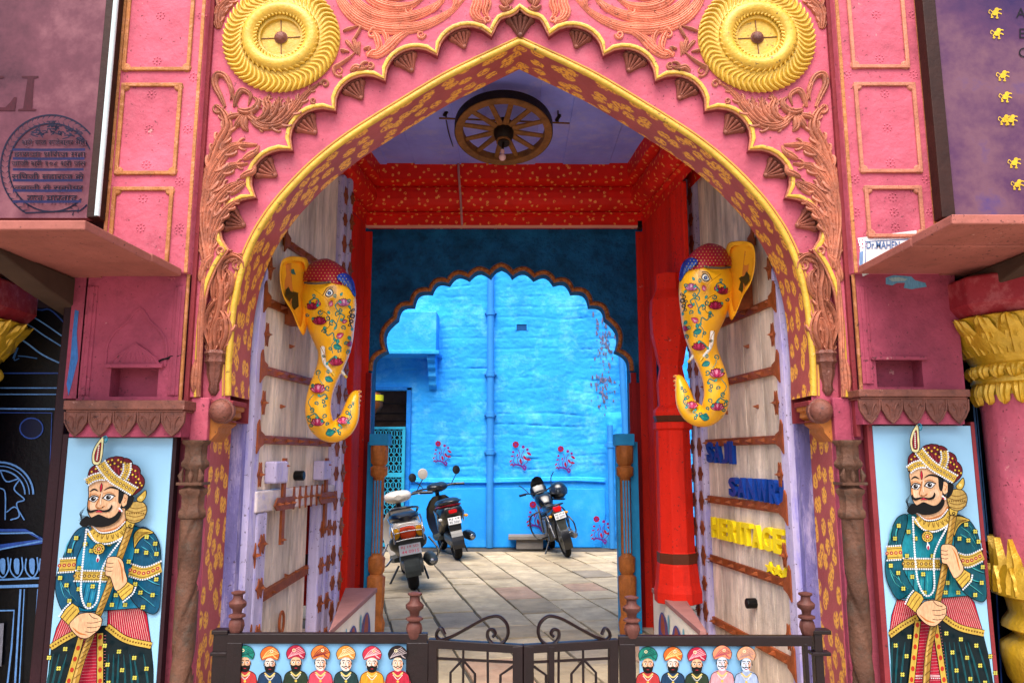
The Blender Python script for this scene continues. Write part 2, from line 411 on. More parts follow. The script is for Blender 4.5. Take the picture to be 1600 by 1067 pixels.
# reveal of the arch, unwrapped so the brushed flecks follow it
def strip(pts, y0, y1, n=5):
    m = MB(); L = 0; rows = []
    for i, p in enumerate(pts):
        if i: L += math.dist(p, pts[i - 1])
        rows.append(L)
    for i, p in enumerate(pts):
        for k in range(n + 1):
            y = y0 + (y1 - y0) * k / n; m.uv[len(m.v)] = (rows[i], y); m.v.append((p[0], y, p[1]))
    for i in range(len(pts) - 1):
        for k in range(n): a = i * (n + 1) + k; m.f.append((a, a + 1, a + n + 2, a + n + 1))
    return m
strip(arch, 0.0, .31).build('arch_reveal', REVEAL, gate)
for s in (-1, 1):
    x = XC + s * JX; strip([(x, -.4), (x, z_imp)], 0.0, .30).build('jamb_reveal', REVEAL, gate)
    m = MB(); m.box((x + s * .05, .30, -.4), (x - s * .07, .50, z_imp)); m.build('door_post', paint('lilac_wood_paint', '8C84C4', .5, .25, 6, .4, 40, dirt='C9B9D6', dirt_amt=.8, streak=True), gate)
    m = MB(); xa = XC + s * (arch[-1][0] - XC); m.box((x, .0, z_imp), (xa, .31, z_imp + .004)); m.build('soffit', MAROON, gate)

# gold bead that edges the arch, with a thin brown line either side
def outline_offset(pts, d):
    out = []
    for i, p in enumerate(pts):
        a = pts[max(i - 1, 0)]; b = pts[min(i + 1, len(pts) - 1)]
        t = Vector((b[0] - a[0], b[1] - a[1])).normalized(); out.append((p[0] - t.y * d, p[1] + t.x * d))
    return out
ao = outline_offset(arch, .014)
MB().ridge(ao, .018, -.0, .9, 7, (1, 1)).build('gold_arch_bead', GOLD, gate)
MB().ridge(outline_offset(arch, .042), .007, -.0, .8, 5, (1, 1)).build('outer_arch_bead', paint('ochre_line', 'D9A24A', .5), gate)

# scalloped edge: cusps joined by round lobes
CUSP = [(12,0),(54,44),(84.5,130),(124,212),(171,290),(233,358),(307,416),(390,459)]
cw = [W(813.5 + hw, y, -.06) for y, hw in CUSP]; cw = [(p.x - XC, p.z) for p in cw]
side = [cw[0]]; lobes = []
for i, (a, b) in enumerate(zip(cw, cw[1:])):
    A = Vector(a); B = Vector(b); ch = B - A; nrm = Vector((-ch.y, ch.x)).normalized()
    if nrm.y < 0: nrm = -nrm
    sag = .20 if i == 0 else .34
    N_ = 9
    for k in range(1, N_ + 1):
        t = k / N_
        # circular arc bulging outwards
        hgt = ch.length * sag; rr = (ch.length ** 2 / 4 + hgt ** 2) / (2 * hgt)
        xx = (t - .5) * ch.length; yy = math.sqrt(max(rr * rr - xx * xx, 0)) - (rr - hgt)
        if i == 0: yy = ch.length * .16 * math.sin(math.pi * t) - ch.length * .1 * math.sin(math.pi * min(1, t * 2)) * (t < .5)
        q = A + ch * t + nrm * yy; side.append((q.x, q.y))
    lobes.append(((A + B) / 2 + nrm * ch.length * sag * .9, nrm, ch.length))
tail = [(405,470),(425,481),(455,492),(500,499),(560,503),(620,505)]
tw = [W(813.5 + hw, y, -.06) for y, hw in tail]
side += [tuple(p)[:2] for p in smooth_path([(side[-1][0], side[-1][1], 0)] + [(p.x - XC, p.z, 0) for p in tw], 4)[1:]]
scal = [(XC - x, z) for x, z in side[::-1]] + [(XC + x, z) for x, z in side[1:]]
SPX = XP(813.5 + 505, 480, -.06) - XC + .012
spand = scal[::-1] + [(XC - SPX, scal[0][1]), (XC - SPX, ZTOP), (XC + SPX, ZTOP), (XC + SPX, scal[-1][1])]
m = MB(); m.prism(spand, -.06, .0, back=False); m.build('spandrel_layer', PINK, gate)
so_ = outline_offset(scal, .012)
MB().ridge(so_, .0135, -.058, .8, 5, (1, 1)).build('scalloped_gold_bead', GOLD, gate)
MB().ridge(outline_offset(scal, -.004), .006, -.052, .8, 5, (1, 1)).build('scalloped_rim', CARVE, gate)
m = MB(); e1 = strip(outline_offset(scal, -.003), -.05, .0, 2); e1.build('scalloped_underside', paint('dusky_pink', 'A0404E', .6, .15), gate)

CARVM = paint('rose_brown_carving_paint', 'A8604E', .5, .28, 9, .5, 60, dirt='6A3C34', dirt_amt=.7, spec=.3)
# lotus brackets under every lobe
def bracket(cx, cz, nx, nz, s=1.0):
    """fan bracket; (nx,nz) outward normal of its lobe"""
    m = MB(); o = Vector((cx, cz)); nr = Vector((nx, nz)); tg = Vector((-nr.y, nr.x))
    def P(a, b): q = o + tg * a * s - nr * b * s; return (q.x, q.y)
    for k in range(-2, 3):
        top = P(k * .028, .012 + .006 * abs(k)); mid = P(k * .021, .045); tip = P(k * .004, .105)
        path = [tuple(p)[:2] for p in smooth_path([(top[0], top[1], 0), (mid[0], mid[1], 0), (tip[0], tip[1], 0)], 4)]
        n = len(path); m.ridge(path, [s * (.013 * (1 - i / n) + .004) for i in range(n)], -.006, 2.2, 5)
    for sg in (-1, 1):
        c = [P(sg * .03, .05), P(sg * .055, .035), P(sg * .066, .015), P(sg * .055, .0), P(sg * .045, .012)]
        m.ridge([tuple(p)[:2] for p in smooth_path([(a, b, 0) for a, b in c], 3)], .011 * s, -.004, 2.0, 5)
    q = P(0, .104); m.sphere((q[0], -.018, q[1]), .014 * s, 8)
    m.ridge([P(-.062, .005), P(-.03, -.006), P(0, -.01), P(.03, -.006), P(.062, .005)], .010 * s, -.01, 1.5, 5, (1, 1))
    return m
for sgn in (-1, 1):
    for i, (c, nrm, ln) in enumerate(lobes):
        if i == 0: continue
        bracket(XC + sgn * c.x - sgn * nrm.x * .0, c.y, sgn * nrm.x, nrm.y, 1.04 if i > 1 else .95).build('lotus_bracket', CARVM, gate)
ap = W(813.5, 28, 0); bracket(XC, ap.z, 0, 1, 1.2).build('lotus_bracket', CARVB, gate)

# ---- carved foliage on the spandrels (built left, mirrored right)
def pw(px, py, Y=-.06):
    p = W(px, py, Y); return (p.x, p.z)
def blade(m, pts, wpx, n=4, Y=-.06, mir=False, rel=1.0, k=4, lobes=True):
    pa = [tuple(p)[:2] for p in smooth_path([(a, b, 0) for a, b in pts], k)]
    wv = wpx * 1.22 / FPX * 4.2; q = [pw(a, b, Y) for a, b in pa]
    if mir: q = [(2 * XC - a, b) for a, b in q]
    M_ = len(q)
    for j in range(n):
        s = (j - (n - 1) / 2) / max(1, (n - 1) / 2) if n > 1 else 0
        out = []; rad = []
        for i, p in enumerate(q):
            a = q[max(i - 1, 0)]; b = q[min(i + 1, M_ - 1)]; t = Vector((b[0] - a[0], b[1] - a[1]));
            t = t.normalized() if t.length > 1e-9 else Vector((1, 0))
            u = i / (M_ - 1); env = math.sin(math.pi * (.10 + .86 * u ** .8)) ** .8
            d = s * wv * .42 * env
            out.append((p[0] - t.y * d, p[1] + t.x * d)); rad.append(max(.0022, wv / max(n, 1.6) * .62 * env * (1.15 - .25 * abs(s))))
        m.ridge(out, rad, Y - .006 * (1 - abs(s)) * rel, 1.7 * rel, 5)
    if n >= 3 and lobes:          # side lobes give the acanthus edge
        kk = max(3, int(M_ / 3.2))
        for j in range(kk):
            i = int((.16 + .72 * j / (kk - 1)) * (M_ - 1)); p = q[i]; a = q[max(i - 1, 0)]; b = q[min(i + 1, M_ - 1)]
            t = Vector((b[0] - a[0], b[1] - a[1])).normalized(); nn = Vector((-t.y, t.x)); env = math.sin(math.pi * (.10 + .86 * (i / (M_ - 1)) ** .8)) ** .8
            for sg in (-1, 1):
                c0 = Vector(p) + nn * sg * wv * .18 * env; L_ = wv * env
                c1 = c0 + (nn * sg * .38 + t * .30) * L_; c2 = c0 + (nn * sg * .60 + t * .72) * L_; c3 = c0 + (nn * sg * .52 + t * .95) * L_
                pp = [tuple(v)[:2] for v in smooth_path([(*c0, 0), (*c1, 0), (*c2, 0), (*c3, 0)], 3)]
                m.ridge(pp, [wv * env * .15 * (.5 + .7 * math.sin(math.pi * min(1, .2 + .8 * h / 9))) for h in range(len(pp))], Y - .002, 1.6 * rel, 4)
def curl(m, cx, cy, r0, turns=1.3, a0=0, sgn=1, wpx=5, mir=False, Y=-.06):
    pts = []
    for i in range(16):
        t = i / 15; a = a0 + sgn * t * turns * 2 * math.pi; r = r0 * (1 - .8 * t); pts.append((cx + r * math.cos(a), cy + r * math.sin(a)))
    q = [pw(a, b, Y) for a, b in pts]
    if mir: q = [(2 * XC - a, b) for a, b in q]
    wv = wpx / FPX * 4.2
    m.ridge(q, [wv * .5 * (1 - .45 * i / 15) for i in range(16)], Y, 1.5, 5)
CARV = {
 'side_plume_carving': (CARVE, [
  ([(321,405),(315,350),(320,300),(338,258),(364,230),(402,227)], 20, 5), ([(324,395),(320,345),(330,300),(354,264),(388,256)], 18, 5),
  ([(326,400),(327,350),(338,316),(358,294),(382,284)], 16, 4), ([(327,410),(332,370),(342,342),(358,322),(374,312)], 13, 4),
  ([(322,310),(330,262),(344,225),(356,200),(350,178),(338,166)], 14, 3), ([(318,330),(322,290),(330,262),(345,240),(362,232)], 10, 2),
  ([(325,420),(321,395),(316,360),(315,330)], 12, 3), ([(380,250),(392,243),(400,238),(405,228)], 9, 2), ([(376,278),(388,272),(396,268),(399,258)], 9, 2),
  ([(360,305),(370,298),(378,292),(384,286)], 7, 2)], [(340,170,9,1.4,0,1,5), (346,392,7,1.2,2,1,6)]),
 'hooked_leaf_carving': (CARVE, [
  ([(352,168),(344,150),(336,132),(340,118),(352,120),(360,134),(364,152),(372,168)], 9, 2), ([(366,168),(372,150),(380,142),(392,150),(388,166)], 8, 2),
  ([(372,172),(385,176),(398,172),(404,160),(396,152)], 10, 2), ([(380,180),(372,195),(366,200)], 9, 2), ([(384,182),(382,198),(388,206)], 10, 2),
  ([(376,180),(360,184),(352,192)], 8, 2), ([(386,180),(398,190),(402,200)], 8, 2), ([(358,130),(364,142),(360,158)], 5, 1)], [(379,178,9,1.2,0,1,6)]),
 'acanthus_leaf_carving': (CARVE, [
  ([(392,182),(412,196),(438,193),(460,172),(478,148),(503,128)], 13, 4), ([(400,190),(414,184),(420,170),(416,157),(424,150)], 11, 3),
  ([(412,195),(427,184),(435,168),(436,152)], 11, 3), ([(424,196),(440,182),(449,168),(451,152)], 10, 3), ([(438,192),(452,178),(462,162),(467,150)], 9, 3),
  ([(390,182),(400,196),(416,202),(436,199)], 7, 2), ([(396,190),(394,176),(400,166),(410,170)], 6, 1)], [(508,132,7,1.2,3,1,6), (490,158,5,1.2,1,1,5)]),
 'scrolling_tendril_carving': (CARVE, [
  ([(523,118),(522,108),(532,102),(546,92),(556,82)], 6, 1), ([(536,50),(548,46),(560,42)], 5, 1), ([(540,64),(548,72),(556,84)], 6, 2),
  ([(552,60),(556,72),(558,86)], 6, 2), ([(562,66),(560,76),(562,88)], 6, 2), ([(546,82),(534,80),(538,84)], 5, 1), ([(568,78),(578,76),(574,84)], 5, 1),
  ([(548,112),(556,106),(566,108),(578,104)], 8, 2), ([(560,110),(568,100),(576,98)], 5, 1), ([(566,40),(558,56),(550,66)], 5, 1)], [(530,112,9,1.4,1,1,5), (579,103,6,1.3,2,-1,5)]),
 'curved_leaf_carving': (CARVS, [
  ([(572,84),(590,86),(608,74),(622,60),(640,49),(658,50)], 15, 4), ([(584,50),(590,62),(592,76),(582,84)], 11, 3), ([(596,46),(604,58),(604,74)], 9, 3),
  ([(578,52),(584,46),(592,50)], 6, 1), ([(600,84),(606,68),(618,56)], 8, 2), ([(574,90),(582,82),(592,80)], 6, 1)], [(581,53,7,1.3,0,1,5), (658,55,7,1.4,0,1,5)]),
 'broad_feather_carving': (CARVS, [
  ([(526,-12),(540,12),(562,32),(592,43),(628,46),(664,40),(700,22),(728,-4)], 24, 6), ([(545,-14),(560,8),(584,24),(616,30),(652,24),(684,8),(700,-12)], 22, 6),
  ([(566,-18),(584,2),(610,12),(640,10),(664,-4)], 20, 5), ([(590,-20),(606,-8),(628,-6),(646,-18)], 18, 4)], [(640,16,8,1.2,1,1,5)]),
 'drooping_leaf_carving': (CARVS, [
  ([(742,-14),(746,6),(742,20),(748,30),(762,34)], 18, 4), ([(758,-10),(762,6),(758,20),(764,30)], 12, 3), ([(706,-12),(712,4),(706,16)], 10, 2), ([(674,20),(684,10),(690,2)], 8, 2)], [(762,32,6,1.3,2,1,5)]),
 'crown_curl_carving': (CARVE, [([(782,-10),(788,4),(794,14)], 9, 2), ([(800,-12),(798,0),(790,8)], 8, 2), ([(780,10),(788,16),(796,10)], 6, 1)], [(793,12,6,1.2,0,1,5)]),
 'corner_leaf_carving': (CARVE, [([(342,46),(341,30),(346,14),(360,0),(378,-14)], 15, 4), ([(346,30),(352,18),(362,10)], 8, 2)], []),
 'upper_torch_carving': (CARVE, [
  ([(318,425),(322,412),(328,404),(334,398)], 9, 2), ([(309,620),(312,560),(314,500),(318,440),(322,425)], 7, 2), ([(303,612),(306,580),(308,560)], 10, 2), ([(313,440),(316,425),(320,402)], 8, 2)], [(306,600,6,1.2,0,1,5)]),
}
for mir in (False, True):
    for nm, (mt, bl, cu) in CARV.items():
        m = MB()
        for pts, wp, n in bl: blade(m, pts, wp * (.8 if mt is CARVS else 1), n, mir=mir, lobes=mt is not CARVS)
        for c in cu: curl(m, *c, mir=mir)
        m.build(nm, mt, gate)
    # torch between the two edgings, on the arch wall itself
    m = MB(); Y = 0.0
    blade(m, [(332,600),(331,560),(334,520),(344,488),(348,455),(344,430),(350,408),(366,400),(380,408),(382,420)], 12, 3, Y, mir, 1.8)
    for pts, wp, n in [([(330,545),(322,515),(326,490),(342,470),(352,480)], 12, 3), ([(346,548),(356,520),(352,495),(340,480)], 12, 3), ([(338,545),(338,520),(344,500),(352,500)], 12, 3),
                       ([(334,470),(336,445),(342,425),(352,412)], 9, 2), ([(352,470),(362,450),(362,430),(352,420)], 8, 2), ([(340,480),(346,460),(352,440),(356,424)], 9, 3)]:
        blade(m, pts, wp, n, Y, mir, 1.7)
    curl(m, 371, 414, 12, 1.6, 3.6, 1, 7, mir, Y)
    m.build('torch_flame_carving', CARVE, gate)
    m = MB(); c = W(338, 548, 0); cx = 2 * XC - c.x if mir else c.x
    zs = [ZP(y) for y in (548, 553, 558, 566, 570, 585, 600, 610, 618)]; rs = [.05, .062, .05, .058, .045, .042, .026, .03, .012]
    rings = []
    m.lathe([(r, z) for r, z in zip(rs, zs)], (cx, .0, 0), 20, rfun=lambda a, z: 1 + .07 * math.cos(a * 10)); m.build('torch_handle_carving', CARVB, gate)
    # ball and stepped bracket at the springing
    b = W(346, 642, -.03); bx = 2 * XC - b.x if mir else b.x
    m = MB(); m.sphere((bx, -.04, b.z), .062, 16); m.lathe([(.07, 0), (.07, -.03), (.05, -.035)], (bx, 0, b.z), 18, 'y'); m.build('boss_ball', CARVB, gate)
    s = 1 if mir else -1; xo = XC + s * JX; prof = []
    for dx, py in ((-.004, 628), (.115, 630), (.115, 640), (.095, 642), (.10, 650), (.07, 655), (.075, 662), (.045, 668), (.04, 676), (.0, 690), (-.004, 692)):
        prof.append((xo - s * dx, ZP(py)))
    MB().prism(prof, -.015, .18).build('springing_bracket', paint('orange_stone_paint', 'CF7F3C', .5, .2, 6, .4, 40), gate, .006)
    m = MB(); m.box((xo - s * .125, -.03, ZP(626)), (xo + s * .0, .19, ZP(634))); m.build('bracket_cap', MAROON, gate, .004)

# roundels: disc, rope ring, wavy petals, boss
for cx_, sg in ((440.5, 1), (1181.5, -1)):
    c = W(cx_, 62, -.06); RX = 93 / FPX * 4.45; RZ = RX * .96
    m = MB(); m.lathe([(.002, -.075), (RX * .33, -.075), (RX * .34, -.092), (RX * .40, -.096), (RX * .44, -.085), (RX * .62, -.08), (RX * .66, -.095), (RX * .93, -.08), (RX * .985, -.068), (RX * .99, -.055)], (c.x, 0, c.z), 64, 'y', squash=.96)
    disc = m.build('gold_roundel', GOLD, gate)
    m = MB(); n = 40     # twisted rope ring
    base = MB(); 
    ring = [(c.x + RX * .53 * math.cos(2*math.pi*k/64), -.085, c.z + RZ * .53 * math.sin(2*math.pi*k/64)) for k in range(64)]
    base.tube(ring, .045, 8, True, up=(0, 1, 0), flat=1.0); base.build('rope_core', GOLD, disc)
    def rad_piece(r0, r1, wd, tw, hh, n=9, bulb=False):
        m = MB(); path = []; rad = []
        for i in range(n):
            t = i / (n - 1); r = RX * (r0 + (r1 - r0) * t); a = tw * math.sin(t * math.pi * .9) if bulb else tw * t
            path.append((r * math.cos(a), r * math.sin(a)))
            rad.append(wd * (.35 + .65 * math.sin(math.pi * min(1, .15 + t * .8))) * (1.25 if bulb and t > .75 else 1) * (.55 if i == n - 1 else 1))
        m.ridge(path, rad, 0, hh, 6); return m
    pm = rad_piece(.64, .985, .0115, sg * .20, 1.7, 10, True).mesh('petal', GOLD)
    pm2 = rad_piece(.38, .66, .012, sg * .42, 1.1, 7).mesh('rope_strand', GOLD)
    for cnt, me, nm, yy in ((58, pm, 'petal', -.080), (40, pm2, 'rope_strand', -.104)):
        for k in range(cnt):
            o = bpy.data.objects.new(nm, me); COL.objects.link(o); o.parent = disc
            o.location = (c.x, yy, c.z); o.rotation_euler = (0, -2 * math.pi * k / cnt, 0)
    m = MB(); m.lathe([(.0, -.02), (.016, -.02), (.03, -.012), (.033, .0), (.04, .004)], (c.x, -.085, c.z), 16, 'y'); m.build('boss', CARVB, disc)
    m = MB()
    for k in range(4):
        a = k * math.pi / 2 + .05; m.tube([(c.x + .04 * math.cos(a), -.0775, c.z + .04 * math.sin(a)), (c.x + RX * .33 * math.cos(a), -.0775, c.z + RX * .33 * math.sin(a))], .003, 5)
    m.split('score_line', CARVB, disc)

# pilasters with framed panels
PX0 = SPX + .02; PX1 = XP(1450, 200, -.13) - XC; PY = -.14
zshelf = ZP(436)
for s in (-1, 1):
    def X(d): return XC + s * d
    m = MB(); m.box((X(PX0), PY, zshelf), (X(PX1), 0, ZTOP)); m.build('pilaster', PINK, gate, .006)
    # niche storey below the shelf: four blocks round a recess
    pxn = (168, 243) if s < 0 else (1374, 1447)
    nx0, nx1 = [abs(XP(p, 590, PY) - XC) for p in pxn]; nx0, nx1 = min(nx0, nx1), max(nx0, nx1)
    nt_, nb_ = ZP(572 if s < 0 else 560, PY), ZP(619 if s < 0 else 604, PY); zl = ZP(626 if s < 0 else 608, PY)
    q0, q1 = PX0 + .02, abs(XP(128 if s < 0 else 1500, 520, PY + .03) - XC); yy = PY + .03
    m = MB(); m.box((X(q0), yy, nt_), (X(q1), 0, zshelf)); m.box((X(q0), yy, zl), (X(nx0), 0, nt_)); m.box((X(nx1), yy, zl), (X(q1), 0, nt_)); m.box((X(nx0), yy, zl), (X(nx1), 0, nb_))
    m.box((X(nx0), -.01, nb_), (X(nx1), 0, nt_)); m.build('niche_block', PINKD, gate)
    m = MB(); cxn = (nx0 + nx1) / 2; wn = (nx1 - nx0) / 2
    hood = [(X(cxn - wn * 1.15), nt_ - .005), (X(cxn - wn * .9), nt_ + .05), (X(cxn - wn * .35), nt_ + .10), (X(cxn), nt_ + .13), (X(cxn + wn * .35), nt_ + .10), (X(cxn + wn * .9), nt_ + .05), (X(cxn + wn * 1.15), nt_ - .005)]
    if s < 0:
        m.prism(hood, yy - .012, yy + .002)
        for k in range(-4, 5): m.ridge([(X(cxn + k * wn * .25), nt_ + .005), (X(cxn + k * wn * .2), nt_ + .05), (X(cxn + k * wn * .1), nt_ + .1)], .008, yy - .01, 1.2, 5)
        big = [(X(cxn + a * wn * 1.25), nt_ + b) for a, b in ((-1, .0), (-1, .12), (-.75, .2), (-.4, .25), (0, .33), (.4, .25), (.75, .2), (1, .12), (1, 0))]
        m.ridge([tuple(p)[:2] for p in smooth_path([(a, b, 0) for a, b in big], 3)], .010, yy, .6, 5, (1, 1))
    m.box((X(nx0 - .03), yy - .03, nt_ - .008), (X(nx1 + .02), yy + .01, nt_ + .012)); m.build('niche_hood', PINKD, gate, .004)
    m = MB()
    for d in ((q0 + .03, q1 - .04) if s < 0 else (q0 + .03,)):
        m.box((X(d - .012), yy - .012, zl + .03), (X(d + .012), yy + .002, zshelf - .07)); m.box((X(d - .03), yy - .006, zl + .03), (X(d + .03), yy + .002, zshelf - .07))
    m.split('niche_side_strip', PINKD, gate, .004)
    MB().ridge([(X(PX0 + .01), zl), (X(PX0 + .01), zshelf)], .009, yy, .8, 5, (1, 1)).build('niche_corner_bead', ORCH, gate)
    # ledge with lotus petals
    pl = (97, 287) if s < 0 else (1345, 1520); py0, py1, py2 = (625, 642, 682) if s < 0 else (608, 622, 662)
    xa, xb = sorted((XP(pl[0], 650, -.2), XP(pl[1], 650, -.2)))
    za, zb, zc = ZP(py0, -.2), ZP(py1, -.2), ZP(py2, -.2)
    m = MB(); m.box((xa, -.2, zb + .008), (xb, 0, za)); m.box((xa + .01, -.19, zb - .004), (xb - .01, 0, zb + .008)); led = m.build('carved_ledge', CARVB, gate, .005)
    m = MB(); m.box((xa + .025, -.165, zc), (xb - .025, 0, zb - .004)); m.build('ledge_backing', PINKD, led)
    nn = 4; pw_ = (xb - xa - .05) / (nn + .6)
    for k in range(nn + 1):
        cx = xa + .025 + pw_ * (k + .3); hh = (zb - zc) * .96; ww = pw_ * .46
        cx = min(max(cx, xa + .05), xb - .05)
        pet = [(cx - ww, zb - .004), (cx - ww * .95, zb - hh * .45), (cx - ww * .5, zb - hh * .8), (cx, zb - hh), (cx + ww * .5, zb - hh * .8), (cx + ww * .95, zb - hh * .45), (cx + ww, zb - .004)]
        m = MB(); m.prism(pet, -.182, -.16)
        m.ridge(pet, .006, -.182, 1, 5, (1, 1)); m.ridge([(cx, zb - .01), (cx, zb - hh * .85)], .006, -.182, 1.4, 5)
        for sg in (-1, 1): m.ridge([tuple(p)[:2] for p in smooth_path([(cx + sg * ww * .2, zb - hh * .75, 0), (cx + sg * ww * .25, zb - hh * .4, 0), (cx + sg * ww * .6, zb - hh * .2, 0), (cx + sg * ww * .72, zb - hh * .42, 0)], 3)], .006, -.182, 1.4, 5)
        m.build('ledge_petal', CARVB, led, 0)
    # panel frames
    tab = [((196,-60),(302,112)), ((185,131),(281,274)), ((172,293),(268,420))] if s < 0 else [((1326,-60),(1416,108)), ((1338,130),(1435,271)), ((1352,291),(1442,372))]
    for (a, b) in tab:
        x0, x1 = sorted((XP(a[0], (a[1] + b[1]) / 2 if a[1] > 0 else 50, PY), XP(b[0], (a[1] + b[1]) / 2 if a[1] > 0 else 50, PY)))
        z1, z0 = ZP(a[1], PY), ZP(b[1], PY)
        m = MB(); t = .022
        hole = [(x0 + t, z0 + t), (x1 - t, z0 + t), (x1 - t, z1 - t), (x0 + t, z1 - t)]
        m.prism([(x0, z0), (x1, z0), (x1, z1), (x0, z1)], PY - .014, PY + .002, [hole])
        for (cx, cz) in ((x0 + t, z0 + t), (x1 - t, z0 + t), (x1 - t, z1 - t), (x0 + t, z1 - t)):
            m.lathe([(.001, PY - .012), (.022, PY - .012), (.03, PY + .002)], (cx, 0, cz), 10, 'y')
        m.build('panel_frame', ORCH if s < 0 else paint('pale_orange_trim', 'D98A6E', .6, .2, 8, .5, 60), gate, .004)
        m = MB()     # little pecked rosettes
        for (cx, cz) in (((x0 + x1) / 2, (z0 + z1) / 2), ((x0 + x1) / 2, z0 + .065), ((x0 + x1) / 2, z1 - .065), (x0 - .055, (z0 + z1) / 2), (x1 + .045, (z0 + z1) / 2), (x0 - .03, z0 - .035), (x1 + .02, z0 - .035)):
            if not (min(X(PX0), X(PX1)) + .02 < cx < max(X(PX0), X(PX1)) - .02): continue
            for k in range(8):
                a = k * math.pi / 4; m.sphere((cx + .022 * math.cos(a), PY + .002, cz + .022 * math.sin(a)), .0075, 6, (1, .8, 1))
            m.sphere((cx, PY + .001, cz), .008, 6, (1, .8, 1))
        m.build('pecked_rosette', PINK, gate)['kind'] = 'stuff'
    m = MB()
    for d in (PX0 + .012, PX1 - .014):
        m.box((X(d - .010), PY - .008, zshelf), (X(d + .010), PY + .001, ZTOP))
    m.split('pilaster_edge_line', ORCH, gate, .003)
    m = MB(); m.box((X(SPX - .002), -.085, zshelf - .9), (X(PX0 + .001), -.0, ZTOP)); m.build('maroon_groove_strip', MAROON, gate)  # maroon strip along the groove between spandrel and pilaster
    # lower pier: twisted half column and flat strips
    zc2 = ZP(688)
    m = MB(); m.box((X(JX + .002), -.05, -.4), (X(JX + .10), 0, SPRING - .0)); m.build('lower_pier_strip', PINK if s < 0 else PINKD, gate, .008)
    ccx = X(abs(XP(296 if s < 0 else 1335, 850, -.06) - XC)); m = MB(); rings = []
    zt, zbm = zc2, -.4; nz = 90
    for i in range(nz + 1):
        z = zbm + (zt - .42 - zbm) * i / nz; ring = []
        for k in range(44):
            a = 2 * math.pi * k / 44; q = .058 * (1 - .22 * math.exp(-(math.sin(a * s + z * 7.4) / .22) ** 2) - .10 * math.exp(-(math.sin(a * s + z * 7.4 + .45) / .16) ** 2))
            ring.append(Vector((ccx + q * math.cos(a), -.05 + q * math.sin(a), z)))
        rings.append(ring)
    m.loft(rings); m.build('twisted_column', paint('brown_grey_column_paint', '74503F', .6, .3, 6, .8, 34, dirt='4C463E', dirt_amt=.8), gate)
    m = MB(); m.lathe([(r_ * .80, z_) for r_, z_ in [(.07, zt - .42), (.085, zt - .41), (.085, zt - .38), (.07, zt - .36), (.072, zt - .3), (.09, zt - .28), (.09, zt - .265), (.06, zt - .25), (.06, zt - .16), (.088, zt - .14), (.088, zt - .12), (.07, zt - .1), (.07, zt - .03), (.09, zt - .015), (.09, zt)]], (ccx, -.05, 0), 24, rfun=lambda a, z: 1 + .09 * math.cos(a * 8))
    m.box((ccx - .068, -.12, zt - .24), (ccx + .068, -.0, zt - .225))
    for sg in (-1, 0, 1): m.ridge([(ccx + sg * .045, zt - .235), (ccx + sg * .055, zt - .19), (ccx + sg * .045, zt - .15)], .02, -.1, 1.2, 5)
    m.build('column_capital_carving', paint('brown_grey_column_paint', ''), gate)
    m = MB(); m.box((X(JX + .19), -.10, -.4), (X(JX + .25), 0, zc2)); m.build('maroon_pier_strip', MAROON, gate, .004)
    m = MB(); m.box((X(JX + .10), -.045, zc2), (X(PX0 + .05), 0, ZP(622))); m.build('pier_head_block', PINK if s < 0 else PINKD, gate, .006)
    # backing of the poster bay
    m = MB(); m.box((X(JX + .25), -.075, -.4), (X(WX), 0, zl)); m.build('lower_bay_wall', PINKD, gate)

# painted plate: name of a doctor
a0, a1 = W(1340, 372, PY - .003), W(1432, 430, PY - .003)
A = Art(); A.poly('F2F2F2', [(0, 0), (92, -12), (96, 20), (60, 38), (8, 60), (2, 40), (4, 20)]); A.stroke('5A78A8', [(12, 46), (12, 6), (80, 2)], 1.6, 0)
A.poly('7FA0CC', [(3, 22), (9, 20), (8, 46), (3, 44)])
plate = A.build('painted_name_patch', lambda u, v, o: W(1340 + u, 372 + v, PY - .002 - o), gate)
text_mesh('lettering', 'Dr.MAHEN', paint('blue_grey_print', '53709C', .5), lambda u, v, d: W(1354 + u, 389 - v, PY - .005), 52, 12, 0, .02, plate)
# flaked patch of old blue paint under the right shelf
A = Art(); A.poly('6FA8CC', [(0,4),(12,0),(40,2),(46,8),(62,12),(64,18),(40,22),(28,20),(30,12),(18,12),(10,16),(0,14)]); A.poly('A9C4C9', [(4,5),(20,3),(34,6),(30,9),(10,10)])
A.build('flaked_blue_paint', lambda u, v, o: W(1384 + u, 430 + v, PY + .029 - o), gate)
# crack
m = MB(); m.tube([W(px, py, PY + .026) for px, py in ((238,570),(246,566),(252,562),(262,560),(268,556),(276,557),(285,554))], [.002, .007, .005, .007, .004, .005, .001], 5); m.build('crack', SOFFITM, gate)
# upper storey slab of wall behind the boards and bays on both sides
m = MB()
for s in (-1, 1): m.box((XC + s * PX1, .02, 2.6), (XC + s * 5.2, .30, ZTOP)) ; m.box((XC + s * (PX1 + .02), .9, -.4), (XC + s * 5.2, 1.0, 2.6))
m.split('side_bay_wall', paint('dim_bay_paint', '4A3036', .7, .2), gate)

